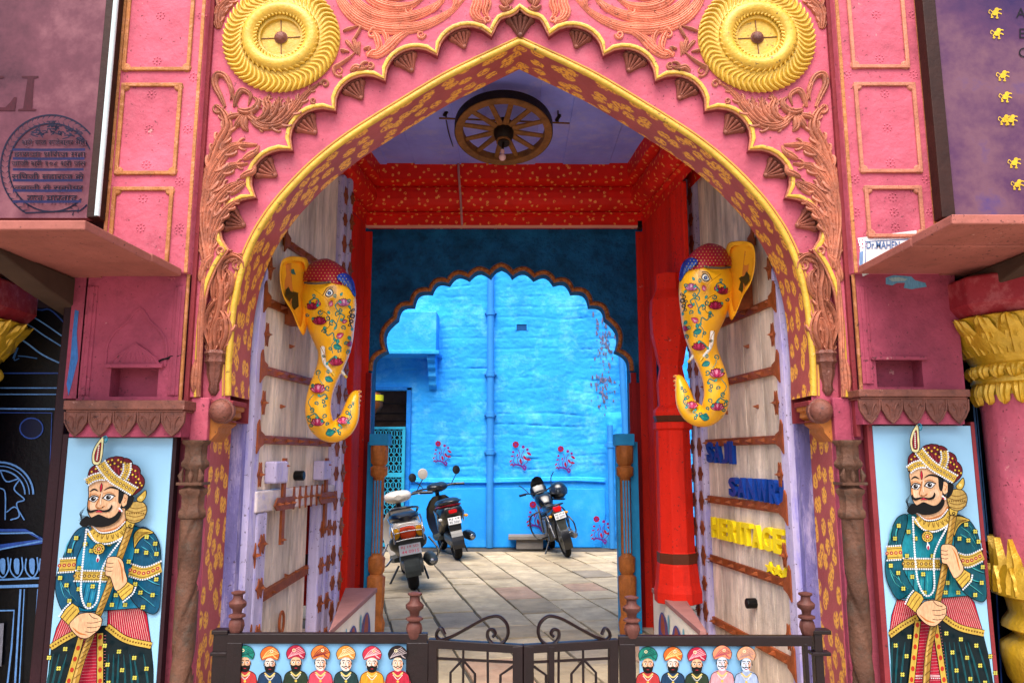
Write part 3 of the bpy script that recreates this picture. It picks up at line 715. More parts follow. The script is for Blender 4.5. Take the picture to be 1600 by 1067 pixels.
# ---- passage: ceiling, coves, beams, red piers
YS = 2.7                                   # plane of the inner blue arch
cz = 4.25; bx0 = XP(572, 350, YS); bx1 = XP(1003, 350, YS); zb_ = ZP(352, YS)
def side_x(s, Y): return (bx0 if s < 0 else bx1) + s * .107 * (YS - Y)
m = MB(); m.box((-2.6, .31, cz), (2.7, YS + .35, cz + .25)); m.build('lilac_ceiling', PURPLE, gate)
m = MB()
for x in (-1.4, -.7, 0, .7, 1.4): m.box((x - .22, .4, cz - .012), (x + .22, YS - .1, cz + .001))
m.split('ceiling_plank', PURPLE, gate, .01)
cove = [(.0, zb_), (.0, zb_ + .09), (-.035, zb_ + .10), (-.035, zb_ + .115), (.0, zb_ + .125), (-.05, zb_ + .14), (-.10, zb_ + .17), (-.13, zb_ + .22), (-.135, zb_ + .28), (-.12, zb_ + .33), (-.08, zb_ + .36), (-.17, zb_ + .40), (-.17, cz + .01), (.12, cz + .01), (.12, zb_)]
def cove_strip(p0, p1, inward, name):
    """profile swept from p0 to p1; inward = unit vector towards the room"""
    a = Vector(p0); b = Vector(p1); L_ = (b - a).length; m = MB(); n = 30
    rows = [0]
    for i in range(1, len(cove)): rows.append(rows[-1] + math.dist(cove[i], cove[i - 1]))
    for j in range(n + 1):
        q = a + (b - a) * j / n
        for i, (d, z) in enumerate(cove):
            wob = .006 * mnoise.noise(Vector((q.x * 3, q.y * 3, z * 4))); m.uv[len(m.v)] = (rows[i], L_ * j / n)
            e = q + Vector((inward[0], inward[1], 0)) * (-(d) + wob); m.v.append((e.x, e.y, z))
    k = len(cove)
    for j in range(n):
        for i in range(k - 1): a_ = j * k + i; m.f.append((a_, a_ + 1, a_ + k + 1, a_ + k))
    return m.build(name, REDSP, gate)
cove_strip((bx0 - .0, YS, 0), (bx1 + .0, YS, 0), (0, -1), 'red_cove_beam')
for s in (-1, 1):
    p0 = (side_x(s, .35), .35, 0); p1 = (side_x(s, YS), YS, 0); d = Vector((p1[0] - p0[0], p1[1] - p0[1], 0)).normalized()
    inn = Vector((-d.y, d.x, 0)); inn = inn if inn.x * -s > 0 else -inn
    cove_strip(p0, p1, (inn.x, inn.y), 'red_side_beam')
    # wall over the piers, with a round-headed notch
    m = MB(); out = -inn * (.24 if s < 0 else .04)
    ya = YS - (1.28 if s < 0 else 1.15)
    P0 = Vector((side_x(s, ya), ya, 0)); P1 = Vector((side_x(s, YS), YS, 0)); zn = ZP(455, ya); 
    for (f0, f1, z0, z1) in ((0, 1, ZP(430, ya), zb_ + .004), (.82, 1, -0.0, ZP(430, ya))):
        A_ = P0 + (P1 - P0) * f0; B_ = P0 + (P1 - P0) * f1
        vs = []
        for z in (z0, z1):
            for q in (A_, B_, B_ + out, A_ + out): vs.append(Vector((q.x, q.y, z)))
        m.add(vs, [(0, 1, 2, 3), (4, 5, 6, 7), (0, 1, 5, 4), (1, 2, 6, 5), (2, 3, 7, 6), (3, 0, 4, 7)])
    m.build('red_pier_wall', RED, gate, .01)
    # octagonal pier
    yp = 1.75; cxp = side_x(s, yp) + (-.115 if s < 0 else -.075); zt = ZP(452, yp)
    zz = lambda py: ZP(py, yp)
    prof = [(.20, .42), (.20, .50), (.185, .56), (.17, zz(880)), (.165, zz(878)), (.165, zz(862)), (.155, zz(861)), (.145, zz(672)), (.165, zz(670)), (.165, zz(660)), (.15, zz(658)), (.165, zz(650)), (.17, zz(645)), (.16, zz(640)), (.12, zz(634)), (.13, zz(600)), (.105, zz(578)), (.105, zz(572)), (.115, zz(568)), (.17, zz(520)), (.175, zz(490)), (.165, zz(470)), (.12, zz(455)), (.12, zz(430))]
    def seg(z0, z1):
        return [p for p in prof if z0 - .001 <= p[1] <= z1 + .001]
    prof = [(r_ * .92, z_) for r_, z_ in prof]
    m = MB(); m.lathe(prof, (cxp, yp, 0), 8, phase=math.pi / 8, smooth=False); pier = m.build('octagonal_pier', RED, gate, .006)
    for z0, z1 in ((zz(879), zz(862)), (zz(669), zz(646))):
        pr = [(r + .003, z) for r, z in seg(z0, z1)]
        if len(pr) > 1: MB().lathe(pr, (cxp, yp, 0), 8, phase=math.pi / 8, smooth=False).build('brown_pier_band', paint('dark_brown_band', '6A3420', .5), pier)
    # platform with painted face
    fy0, fy1 = .32, YS - .55
    fx = lambda y: XC + s * (1.155 - .03 * (y / YS)) - .03
    m = MB(); t = .42
    fy0 = .62; lx = lambda y: min(abs((1093 - 800) / 1170 * (y + 4.2) * .99 if s > 0 else (800 - 527) / 1170 * (y + 4.2)), 1.36) * s + (.0 if s > 0 else .0)
    vs = [Vector((fx(fy0), fy0, 0)), Vector((fx(fy1), fy1, 0)), Vector((lx(fy1), fy1, 0)), Vector((lx(fy0), fy0, 0))]
    m.add([v + Vector((0, 0, z)) for z in (-.01, t) for v in vs], [(0, 1, 2, 3), (4, 5, 6, 7), (0, 1, 5, 4), (1, 2, 6, 5), (2, 3, 7, 6), (3, 0, 4, 7)])
    m.build('side_platform', paint('cream_limewash', 'EFE3CF', .6, .08, 3), gate)
    m = MB(); m.add([v + Vector((-s * (.012 if i % 4 < 2 else 0), 0, z)) for z in (t, t + .035) for i, v in enumerate(vs)], [(0, 1, 2, 3), (4, 5, 6, 7), (0, 1, 5, 4), (1, 2, 6, 5), (2, 3, 7, 6), (3, 0, 4, 7)])
    m.build('platform_slab', paint('rose_stone_slab', 'B9817A', .6, .15, 4), gate, .004)
    A = Art()
    for k in range(3):
        o = .02 + k * .46
        def E(c, pts, sm=4): A.poly(c, [(o + a * .42, b * .42) for a, b in pts], sm)
        E('3B4FB0', [(.0,.05),(.05,.5),(.2,.72),(.5,.8),(.75,.7),(.9,.45),(.88,.05),(.74,.05),(.7,.3),(.45,.3),(.4,.05),(.26,.05),(.24,.35),(.16,.4),(.1,.2),(.08,.05)])
        E('C7502E', [(.3,.45),(.4,.72),(.6,.74),(.68,.45)]); E('7FD0E8', [(.02,.5),(-.06,.7),(-.02,.86),(.06,.8),(.06,.6)])
        A.stroke('C7502E', [(o + .02, .06), (o + .05, .2), (o + .1, .29)], .02)
    A.build('elephant_mural', lambda u, v, off: Vector((fx(fy0 + u) - s * (off + .002), fy0 + u, v)), gate)
# inner arch wall
MC = 783
ICUSP = [(410, 0), (425, 17), (428, 52), (436, 84), (450, 112), (472, 141), (493, 167), (545, 183), (577, 205)]
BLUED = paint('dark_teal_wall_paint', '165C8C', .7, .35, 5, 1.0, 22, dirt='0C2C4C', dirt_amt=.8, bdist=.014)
def inner_side(Y):
    pts = [(XP(MC, 410, Y), ZP(410, Y))]; prev = pts[0]
    for i, (y, hw) in enumerate(ICUSP[1:]):
        b = (XP(MC + hw, y, Y), ZP(y, Y)); A_ = Vector(prev); B_ = Vector(b); ch = B_ - A_; nr = Vector((-ch.y, ch.x)).normalized()
        if nr.y < 0: nr = -nr
        for k in range(1, 8):
            t = k / 7; amp = .30 if i not in (0, 6, 7) else (.12 if i == 0 else .22)
            q = A_ + ch * t + nr * ch.length * amp * math.sin(math.pi * t) * (1 if i != 7 else -.0 if False else 1); pts.append((q.x, q.y))
        prev = b
    return pts
rt = inner_side(YS); xm = rt[0][0]
inn_out = [(2 * xm - x, z) for x, z in rt[::-1]] + rt[1:]
jl, jr = inn_out[0], inn_out[-1]
scr = [(jr[0], -.02), (jr[0], jr[1])] + inn_out[::-1][1:-1] + [(jl[0], jl[1]), (jl[0], -.02), (bx0 - .16, -.02), (bx0 - .16, cz), (bx1 + .16, cz), (bx1 + .16, -.02)]
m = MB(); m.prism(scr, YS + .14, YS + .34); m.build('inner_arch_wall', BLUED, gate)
MB().ridge(outline_offset(inn_out, .016), .022, YS + .14, 1.2, 7, (1, 1)).build('inner_scalloped_bead', paint('copper_gold_trim', 'A85C2A', .45, .5, 26, .8, 50, metal=.25, dirt='E8B060', dirt_amt=.8), gate)
MB().ridge(outline_offset(inn_out, .036), .010, YS + .14, 1.0, 5, (1, 1)).build('inner_scalloped_rim', paint('slate_blue_line', '4A7FB0', .5), gate)
m = MB()
for s in (-1, 1):
    xj = jl[0] if s < 0 else jr[0]
    m.box((xj, YS + .10, .0), (xj + s * .05, YS + .14, jl[1] - .02))
m.split('red_jamb_strip', REDD, gate)
for nm_, pa, pb, y1, y2, mt_ in (('red_screen_strip', 1003, 1026, 356, None, RED), ('red_screen_strip', 986, 1003, 596, None, REDD), ('red_screen_strip', 556, 571, 356, None, RED)):
    m = MB(); m.box((XP(pa, 600, YS), YS + .115, 0), (XP(pb, 600, YS), YS + .139, ZP(y1, YS))); m.build(nm_, mt_, gate, .004)
# carved posts standing in the arch
BLUEP = paint('sky_blue_enamel', '2FA6E0', .5, .15, 4, .3)
OCOP = paint('orange_copper_paint', 'D07A3A', .42, .25, 14, .5, 60, dirt='8A4A28', dirt_amt=.6)
for s, pa, pb in ((-1, 573, 602), (1, 967, 999)):
    yq = YS - .12; cxq = XP((pa + pb) / 2 + (4 if s < 0 else -6), 800, yq); zt = ZP(678, yq)
    z = lambda py: ZP(py, yq)
    m = MB(); m.box((cxq - .075 - (.04 if s < 0 else -.01), yq - .0, .0), (cxq + .075 - (.05 if s < 0 else -.05), yq + .13, z(690))); m.box((cxq - .085, yq - .085, z(696)), (cxq + .085, yq + .10, zt)); post = m.build('blue_post', BLUEP, gate, .006)
    m = MB(); m.lathe([(.07, 0), (.08, .1), (.06, z(960)), (.07, z(930)), (.075, z(900)), (.05, z(896)), (.066, z(890)), (.07, z(870)), (.045, z(866)), (.045, z(746)), (.07, z(742)), (.072, z(730)), (.05, z(727)), (.07, z(722)), (.074, z(700)), (.068, z(696))], (cxq, yq - .03, 0), 20, rfun=lambda a, zq: 1 + .07 * math.cos(a * 9)); m.build('fluted_column', OCOP, post)
    m = MB(); 
    for k in (-1, 0, 1): m.box((cxq + k * .024 - .006, yq - .082, z(862)), (cxq + k * .024 + .006, yq - .06, z(750)))
    m.split('blue_flute_line', BLUEP, post)
# ================================================================= STREET, COURTYARD
STONE = [paint('paving_%d' % i, h, .85, .22, 3.5, .7, 14, dirt='8C8270', dirt_amt=.75) for i, h in enumerate(('CDBA98', 'BEAA8A', 'D8C4A2', 'C8A488', 'AEA08A'))]
m = MB(); m.box((-40, -30, -.50), (40, -.6, -.45)); m.build('street', paint('street_dust', 'D0C6B8', .9, .2, 1), None)['kind'] = 'structure'
m = MB(); m.box((-1.9, -.6, -.49), (1.9, .3, -.30)); m.box((-1.9, -.2, -.3), (1.9, .3, -.15)); tag(m.build('threshold_step', paint('step_stone', 'B9AFA2', .8, .15), None, .01), kind='structure')
court = MB(); court.box((-5.5, .3, -.12), (5.5, 9.1, -.018)); cf = court.build('courtyard_floor', paint('joint_dirt', '5E584E', .9, .2, 6), None); cf['kind'] = 'structure'
# slabs in courses that run away to the left
th = R(12.8); rx = Vector((math.cos(th), math.sin(th))); ry = Vector((-math.sin(th), math.cos(th)))
rnd = random.Random(11); cnt = 0
for i in range(-12, 17):
    u0 = i * .43; v = -1.5 + rnd.random() * .6
    while v < 10.6:
        L_ = rnd.uniform(.42, .88); g = rnd.uniform(.007, .016)
        c = rx * (u0 + .215) + ry * (v + L_ / 2)
        lim = 4.9 if c.y > 3.2 else 1.7
        if .35 < c.y < 9.3 and abs(c.x) < lim:
            q = [rx * (u0 + g) + ry * (v + g), rx * (u0 + .43 - g) + ry * (v + g), rx * (u0 + .43 - g) + ry * (v + L_ - g), rx * (u0 + g) + ry * (v + L_ - g)]
            q = [Vector((p.x + rnd.uniform(-.006, .006), min(p.y + rnd.uniform(-.006, .006), 8.3))) for p in q]
            z = rnd.uniform(-.004, .004); mm = MB()
            ins = [c + (p - c) * .985 for p in q]
            mm.add([(p.x, p.y, -.06) for p in q] + [(p.x, p.y, z - .006) for p in q] + [(p.x, p.y, z + rnd.uniform(-.002, .002)) for p in ins],
                   [(0,1,5,4),(1,2,6,5),(2,3,7,6),(3,0,4,7),(4,5,9,8),(5,6,10,9),(6,7,11,10),(7,4,8,11),(8,9,10,11)])
            mm.build('paving_stone', rnd.choice(STONE[:3] if rnd.random() < .6 else STONE), cf); cnt += 1
        v += L_
print('paving stones', cnt)

BLUE = paint('sky_blue_limewash', '2AA2F8', .7, .16, 1.1, .5, 7, dirt='74D2FA', dirt_amt=.6, bdist=.012)
BLUE2 = paint('deep_blue_limewash', '1C8AEC', .65, .14, 1.2, .5, 9, dirt='5ABDF2', dirt_amt=.5, bdist=.012)
YB = 9.0
def BW(px, py, dy=0.): return W(px, py, YB + dy)
cw_ = thing('courtyard_wall', 'sky blue limewashed rubble wall closing the courtyard', 'wall', (0, YB, 0))
# rubble coursing: displaced sheet with long irregular courses
m = MB(); nx, nz = 440, 300; x0, x1, z0, z1 = -5.5, 5.5, -.02, 6.0
win = (XP(596, 700, YB) - 1.6, XP(638, 650, YB), ZP(608, YB), ZP(500, YB))
dz0 = ZP(760, YB)
def relief(x, z):
    row = z / .19 + .55 * mnoise.noise(Vector((x * .9, z * 1.2, 3))); fr = row - math.floor(row); r_ = math.floor(row)
    col = (x + .31 * r_) / (.42 + .1 * math.sin(r_ * 2.1)); fc = col - math.floor(col)
    j = max(math.exp(-(min(fr, 1 - fr) * 13) ** 2), .8 * math.exp(-(min(fc, 1 - fc) * 22) ** 2)) * max(0, mnoise.noise(Vector((x * 1.7, z * 2.1, 9))) * 1.6 + .5)
    a = .014 * mnoise.noise(Vector((x * 2, z * 3, 0))) + .007 * mnoise.noise(Vector((x * 7, z * 9, 1)))
    if z < dz0: return a * .5
    up = min(1, (z - dz0) / .35)
    return a * (.5 + .3 * up) + j * .012 * up + .006 * mnoise.noise(Vector((x * 14, z * 20, 4))) * up
def wx(i): return x0 + (x1 - x0) * i / nx
def wz(k): return z0 + (z1 - z0) * k / nz
for k in range(nz + 1):
    for i in range(nx + 1):
        m.v.append((wx(i), YB + relief(wx(i), wz(k)), wz(k)))
hx0, hx1, hz0, hz1 = XP(560, 640, YB), XP(637, 640, YB), -.02, ZP(610, YB)
for k in range(nz):
    for i in range(nx):
        cx, cz_ = (wx(i) + wx(i + 1)) / 2, (wz(k) + wz(k + 1)) / 2
        if hx0 < cx < hx1 and hz0 < cz_ < hz1: continue
        a = k * (nx + 1) + i; m.f.append((a, a + 1, a + nx + 2, a + nx + 1))
m.sm = set(range(len(m.f))); m.build('rubble_face', BLUE, cw_)
m = MB(); m.box((-5.5, YB + .05, 6.0), (5.5, YB + .3, 6.1)); m.box((-5.5, YB + .45, -.02), (hx0 - .02, YB + .5, 6)); m.box((hx1 + .02, YB + .45, -.02), (5.5, YB + .5, 6)); m.build('wall_core', BLUE2, cw_)
# dado: smoother lower wall and its broken ledge
dr = BW(948, 760); m = MB()
pts = [tuple(p) for p in [(hx1 + .05, 0), (BW(642,850).x, 0), (BW(940,850).x, 0), (BW(946,790).x, ZP(800, YB)), (BW(945,760).x, ZP(764, YB)), (BW(890,762).x, ZP(763, YB)), (BW(775,768).x, ZP(762, YB)), (BW(640,763).x, ZP(764, YB)), (hx1 + .05, ZP(763, YB))]]
m.prism(pts, YB - .03, YB + .03); m.build('smooth_dado', paint('sky_blue_limewash_dado', '2498F6', .6, .12, .9, .4, 8, dirt='50B4F8', dirt_amt=.6), cw_, .008)
m = MB()
led_ = [(642, 746), (700, 747), (760, 747), (830, 745), (900, 744), (945, 746)]
rings = []
for j, (a, b) in enumerate(led_):
    p = BW(a, b); h = .075 + .012 * mnoise.noise(Vector((a, 0, 0))) ; d = .045
    rings.append([Vector((p.x, YB + .02, p.z)), Vector((p.x, YB - d, p.z - .01)), Vector((p.x, YB - d - .01, p.z - h)), Vector((p.x, YB + .02, p.z - h - .03))])
m.loft(rings, smooth=False); m.build('dado_ledge', BLUE, cw_, .006)
# rough buttress at the right
m = MB(); xa, xb = BW(945, 700).x, BW(1010, 700).x; nX, nZ = 30, 60; zt = ZP(640, YB)
for k in range(nZ + 1):
    for i in range(nX + 1):
        x = xa + (xb - xa) * i / nX; z = -.02 + (zt + .02) * k / nZ; e = min(1, i / 3, (nZ - k) / 4)
        m.v.append((x + (.03 * mnoise.noise(Vector((z * 5, 0, 0))) if i == 0 else 0), YB + .03 - e * (.11 + .03 * mnoise.noise(Vector((x * 5, z * 6, 5))) + .02 * mnoise.noise(Vector((x * 12, z * 16, 5)))), z))
for k in range(nZ):
    for i in range(nX): a = k * (nX + 1) + i; m.f.append((a, a + 1, a + nX + 2, a + nX + 1))
m.sm = set(range(len(m.f))); m.build('rough_buttress', BLUE, cw_)
# patches where the render has fallen off
m = MB(); rr = random.Random(5)
for k in range(190):
    px = rr.gauss(944, 9); py = rr.choice([rr.gauss(530, 24), rr.gauss(604, 18)]); p = BW(px, py); r_ = rr.uniform(.004, .026)
    q = [(p.x + r_ * rr.uniform(.4, 1) * math.cos(a), p.z + r_ * rr.uniform(.6, 2.6) * math.sin(a)) for a in [t * 2 * math.pi / 9 for t in range(9)]]
    m.prism(q, YB - .006 - k * .00005, YB + .03)
m.build('bare_stone_patch', paint('bare_stone', '7A7EA4', .85, .5, 30, .6, 60, dirt='8A7470', dirt_amt=.6), cw_)['kind'] = 'stuff'
m = MB(); a_, b_ = BW(807, 507), BW(823, 516); m.box((a_.x, YB - .008, b_.z), (b_.x, YB + .03, a_.z)); vent = m.build('wall_vent', paint('vent_shadow_blue', '1C5FA0', .8), cw_)
m = MB(); m.box((a_.x - .02, YB - .02, a_.z), (b_.x + .02, YB + .03, a_.z + .02)); m.box((a_.x - .02, YB - .02, b_.z), (a_.x, YB + .02, a_.z)); m.box((b_.x, YB - .02, b_.z), (b_.x + .02, YB + .02, a_.z)); m.build('vent_frame', BLUE, vent)
# oriel box with its bracket over the doorway
m = MB(); a_, b_ = BW(684, 500, -.5), BW(684, 551, -.5); xr = W(684, 550, YB - .5).x
m.box((-4.8, YB - .5, b_.z + .02), (xr - .03, YB + .02, b_.z + .72)); m.box((-4.8, YB - .56, b_.z - .03), (xr + .03, YB + .02, b_.z + .035)); m.build('oriel_box', BLUE, cw_, .012)
m = MB(); bx = xr - .12; pr = [(YB + .02, b_.z - .03), (YB - .46, b_.z - .03), (YB - .46, b_.z - .12), (YB - .36, b_.z - .14), (YB - .36, b_.z - .24), (YB - .26, b_.z - .27), (YB - .26, b_.z - .38), (YB - .16, b_.z - .42), (YB - .14, b_.z - .52), (YB - .05, b_.z - .58), (YB + .02, b_.z - .6)]
m.prism(pr, bx - .07, bx + .07, axis='x'); m.build('oriel_bracket', BLUE, cw_, .012)
# dark doorway with a beam-and-board room behind
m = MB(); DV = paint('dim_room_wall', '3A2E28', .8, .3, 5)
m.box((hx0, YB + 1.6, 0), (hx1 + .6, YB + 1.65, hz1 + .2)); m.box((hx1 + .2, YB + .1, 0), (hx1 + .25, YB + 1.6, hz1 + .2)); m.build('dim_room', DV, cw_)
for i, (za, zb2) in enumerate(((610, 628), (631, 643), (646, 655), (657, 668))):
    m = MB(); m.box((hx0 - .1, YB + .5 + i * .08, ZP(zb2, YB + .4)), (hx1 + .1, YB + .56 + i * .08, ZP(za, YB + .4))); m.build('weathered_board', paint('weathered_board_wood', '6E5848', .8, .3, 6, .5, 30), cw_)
m = MB(); fx0, fx1 = BW(577, 650).x, BW(638, 650).x
m.box((fx1 - .03, YB - .05, 0), (fx1 + .05, YB + .03, hz1 + .05)); m.box((fx0 - .5, YB - .05, hz1), (fx1 + .05, YB + .03, hz1 + .06)); m.build('doorway_frame', BLUE2, cw_, .006)
grille = thing('lattice_gate', 'turquoise metal lattice gate standing closed in the doorway behind the pale scooter', 'gate', (fx0, YB, 0))
TURQ = paint('turquoise_metal', '35B6DC', .45, .12, 4)
ga, gb = BW(594, 667), BW(638, 800); gx0, gx1, gz1 = BW(575, 667).x, BW(635, 667).x, BW(600, 667).z
m = MB()
m.box((gx0, YB - .11, .05), (gx0 + .05, YB - .07, gz1)); m.box((gx1 - .05, YB - .11, .05), (gx1, YB - .07, gz1)); m.box((gx0, YB - .112, gz1 - .04), (gx1, YB - .072, gz1)); m.box((gx0, YB - .112, .02), (gx1, YB - .072, .08)); m.box((gx0, YB - .112, ZP(745, YB)), (gx1, YB - .072, ZP(738, YB)))
m.build('gate_frame', TURQ, grille)
ncol = 6; cwid = (gx1 - gx0 - .1) / ncol; k = 0
rows = 13; rh = (gz1 - .12) / rows
for r_ in range(rows):
    m = MB()
    for c_ in range(ncol):
        cx = gx0 + .05 + cwid * (c_ + .5); cz_ = .08 + rh * (r_ + .5); a = cwid * .46; b = rh * .48
        hexa = [(-a, -b * .4), (0, -b), (a, -b * .4), (a, b * .4), (0, b), (-a, b * .4)]
        m.tube([(cx + u, YB - .09, cz_ + v) for u, v in hexa], .0085, 5, True, False)
        m.tube([(cx, YB - .088, cz_ - b), (cx, YB - .088, cz_ + b)], .007, 4, smooth=False)
    m.build('lattice_row', TURQ, grille)
lamp = thing('hanging_lantern', 'copper lantern with a yellow band hanging in the dark doorway', 'lantern', tuple(W(585, 640, YB - .35)))
c = W(585, 632, YB - .35); m = MB(); m.lathe([(.02, .22), (.09, .2), (.11, .16)], c, 18); m.build('lantern_cap', paint('copper', '9A5A34', .4, metal=.6), lamp)
m = MB(); m.lathe([(.155, .16), (.155, .06)], c, 18); m.build('yellow_band', paint('yellow_enamel', 'E8E020', .4), lamp)
m = MB(); m.lathe([(.14, .06), (.15, -.02), (.10, -.1), (.03, -.14), (.015, -.17), (.03, -.2), (.005, -.22)], c, 18); m.build('lantern_bowl', paint('copper', '9A5A34'), lamp); m = MB(); m.tube([c + Vector((0, 0, .2)), c + Vector((0, 0, .72))], .008, 5); m.build('hanging_rod', paint('copper', ''), lamp)
# pipes
def pipe(pts, r, label, cat='drainpipe', joints=(), mat=BLUE2, group='blue painted drainpipes'):
    t = thing('drainpipe', label, cat, pts[0], group=group)
    MB().tube(smooth_path(pts, 3) if len(pts) > 2 else pts, r, 14).build('pipe', mat, t)
    for j in joints:
        a = Vector(j); MB().lathe([(r, -.05), (r * 1.25, -.045), (r * 1.25, .045), (r, .05)], a, 14).build('pipe_collar', mat, t)
        m = MB(); m.cbox(a + Vector((0, .05, 0)), (r * 3.4, .12, .03)); m.build('pipe_clip', mat, t)
PB = paint('blue_pipe_paint', '3F9FEF', .45, .08, 2)
pt = BW(765, 856, -.1); px_ = pt.x
pipe([(px_, YB - .09, -.0), (px_, YB - .09, 5.9)], .062, 'tall blue drainpipe up the middle of the courtyard wall', joints=[(px_, YB - .09, ZP(y, YB)) for y in (490, 585, 648, 706)], mat=PB)
q = BW(956, 850, -.14); pipe([(q.x, YB - .2, .0), (q.x, YB - .2, ZP(665, YB))], .05, 'short blue pipe ending half way up beside the right post', joints=[(q.x, YB - .2, ZP(695, YB))], mat=PB)
q = W(979, 700, YB - .3); q2 = W(972, 560, YB - .3); pipe([(q.x, YB - .26, 0), (q.x, YB - .26, q.z), (q2.x, YB - .26, q2.z), (q2.x, YB - .26, 4.5)], .055, 'blue pipe with a slight bend at the right end of the courtyard wall', mat=PB)
# painted flowers on the wall
def flower_print(px, py, s, label, flip=1):
    s *= 1.12; A = Art(); V_ = 'A0287E' ; Rr = 'B01C48'; P_ = '7434A0'
    A.stroke(P_, [(14, 44), (6, 34), (-8, 30), (-16, 34)], 4.5); A.stroke(P_, [(14, 44), (16, 36), (10, 32)], 4)
    A.stroke(P_, [(0, 32), (-4, 18), (2, 6), (-2, -6)], 1.6); A.stroke(P_, [(4, 33), (10, 20), (6, 8), (12, -4)], 1.6); A.stroke(P_, [(-6, 31), (-14, 22), (-10, 12)], 1.6); A.stroke(P_, [(10, 32), (20, 24), (22, 14)], 1.6)
    for (x, y, r) in ((-8, -18, 8), (10, -12, 4), (20, -6, 3.5), (-14, 0, 3)):
        for k in range(7): a = k * .897; A.dot(Rr if r > 5 else V_, x + r * .6 * math.cos(a), y + r * .6 * math.sin(a), r * .42)
        A.dot(P_, x, y, r * .35)
    for (x, y, a) in ((24, 4, .6), (22, 18, .1), (-18, 30, 2.6), (-16, 10, 3), (-4, 8, 2), (14, 14, 1), (4, 22, 1.4), (-20, 22, 2.4)):
        ca, sa = math.cos(a), math.sin(a); L1 = 7 if (x + y) > 25 else 4.5
        A.poly(Rr if L1 > 5 or x < -17 else V_, [(x - ca * L1, y - sa * L1), (x - sa * L1 * .45, y + ca * L1 * .45), (x + ca * L1, y + sa * L1), (x + sa * L1 * .45, y - ca * L1 * .45)], 2)
    o = A.build('painted_flower', lambda u, v, off: W(px + flip * u * s, py + v * s, YB - .045 - (.10 if px > 925 else 0) - off))
    tag(o, label, 'wall painting', 'red and violet flowers painted on the blue wall')
flower_print(689, 703, .50, 'flower painting left of the tall drainpipe, above the black scooter')
flower_print(811, 706, .58, 'flower painting just right of the tall drainpipe, above the stone bench')
flower_print(881, 712, .54, 'pale flower painting above the parked motorcycle')
flower_print(838, 800, .60, 'flower painting half hidden behind the motorcycle fairing')
flower_print(937, 822, .56, 'lowest flower painting near the foot of the rough buttress')
flower_print(697, 790, .40, 'flower painting mostly hidden behind the black scooter')
# stone bench
ben = thing('stone_bench', 'low grey stone bench against the blue wall left of the motorcycle', 'bench', tuple(G(825, 856)))
p = G(825, 856); m = MB(); m.box((p.x - .33, YB - .42, .16), (p.x + .30, YB - .06, .22)); m.build('bench_slab', paint('bench_stone', '9C948C', .8), ben, .008)
m = MB(); m.box((p.x - .2, YB - .36, 0), (p.x + .25, YB - .1, .16)); m.build('bench_block', paint('bench_stone', ''), ben, .01)
# side walls of the courtyard
for s, nm, lb in ((-1, 'left', 'plain blue limewashed side wall at the left of the courtyard'), (1, 'right', 'plain blue limewashed side wall at the right of the courtyard')):
    m = MB(); m.box((s * 5.5, 1.0, -.02), (s * 5.7, YB + .5, 6.1)); tag(m.build('side_wall', BLUE2, None), lb, 'wall')

# ================================================================= DOORS
WOOD = paint('pale_door_wood', 'E0CCB8', .68, .3, 8, .8, 12, dirt='948688', dirt_amt=.8, streak=True, spec=.15)
WOODP = paint('lilac_stile_wood', 'BDB0CE', .5, .2, 7, .4, 24, dirt='7F78C8', dirt_amt=.9, streak=True)
IRON = paint('brown_iron_paint', '8A4420', .5, .25, 12, .35, 50, dirt='6A2C10', dirt_amt=.5, spec=.25)
HX = XC
DOORS = {}
arch_half = [(abs(x - XC), z) for x, z in arch if x >= XC - 1e-6]
def arch_z(d):
    """height of the arch at half-width d"""
    for (a, za), (b, zb2) in zip(arch_half, arch_half[1:]):
        if a <= d <= b + 1e-6 and b > a: return za + (zb2 - za) * (d - a) / (b - a)
    return SPRING if d > .5 else arch_half[0][1]
TH = R(7.5); DW = 1.56
def door_frame(s):
    hx = HX + s * (JX - .075); hy = .36
    # t along the leaf from the hinge, n out of the face towards the passage
    dt = Vector((-s * math.sin(TH), math.cos(TH), 0)); dn = Vector((-s * math.cos(TH), -math.sin(TH), 0)); o = Vector((hx, hy, 0))
    return lambda t, n, z: o + dt * t + dn * n + Vector((0, 0, z))
def dbox(m, D, t0, t1, n0, n1, z0, z1):
    vs = [D(t, n, z) for z in (z0, z1) for (t, n) in ((t0, n0), (t1, n0), (t1, n1), (t0, n1))]
    m.add(vs, [(0,3,2,1),(4,5,6,7),(0,1,5,4),(1,2,6,5),(2,3,7,6),(3,0,4,7)]); return m
def dpoly(m, D, pts, n0, n1):
    loops = [[Vector((a, b, 0)) for a, b in pts]]; tr = tessellate_polygon(loops); k = len(pts)
    m.add([D(a, n1, b) for a, b in pts], [tuple(t) for t in tr])
    vs = [D(a, n0, b) for a, b in pts] + [D(a, n1, b) for a, b in pts]; m.add(vs, [(i, (i+1) % k, (i+1) % k + k, i + k) for i in range(k)]); return m
def stud(m, D, t, n, z, r=.014, h=.035):
    vs = [D(t + r * math.cos(a), n, z + r * math.sin(a)) for a in (0.78, 2.36, 3.93, 5.5)]
    m.add(vs + [D(t, n + h, z)], [(0,1,4),(1,2,4),(2,3,4),(3,0,4)]); return m
def fleur(m, D, t, n, z, w, h):
    """pointed iron clasp spanning a stile"""
    pts = [(t - w, z), (t - w * .55, z + h * .35), (t - w * .35, z + h), (t, z + h * .55), (t + w * .35, z + h), (t + w * .55, z + h * .35), (t + w, z), (t + w * .55, z - h * .35), (t + w * .35, z - h), (t, z - h * .55), (t - w * .35, z - h), (t - w * .55, z - h * .35)]
    return dpoly(m, D, pts, n, n + .008)
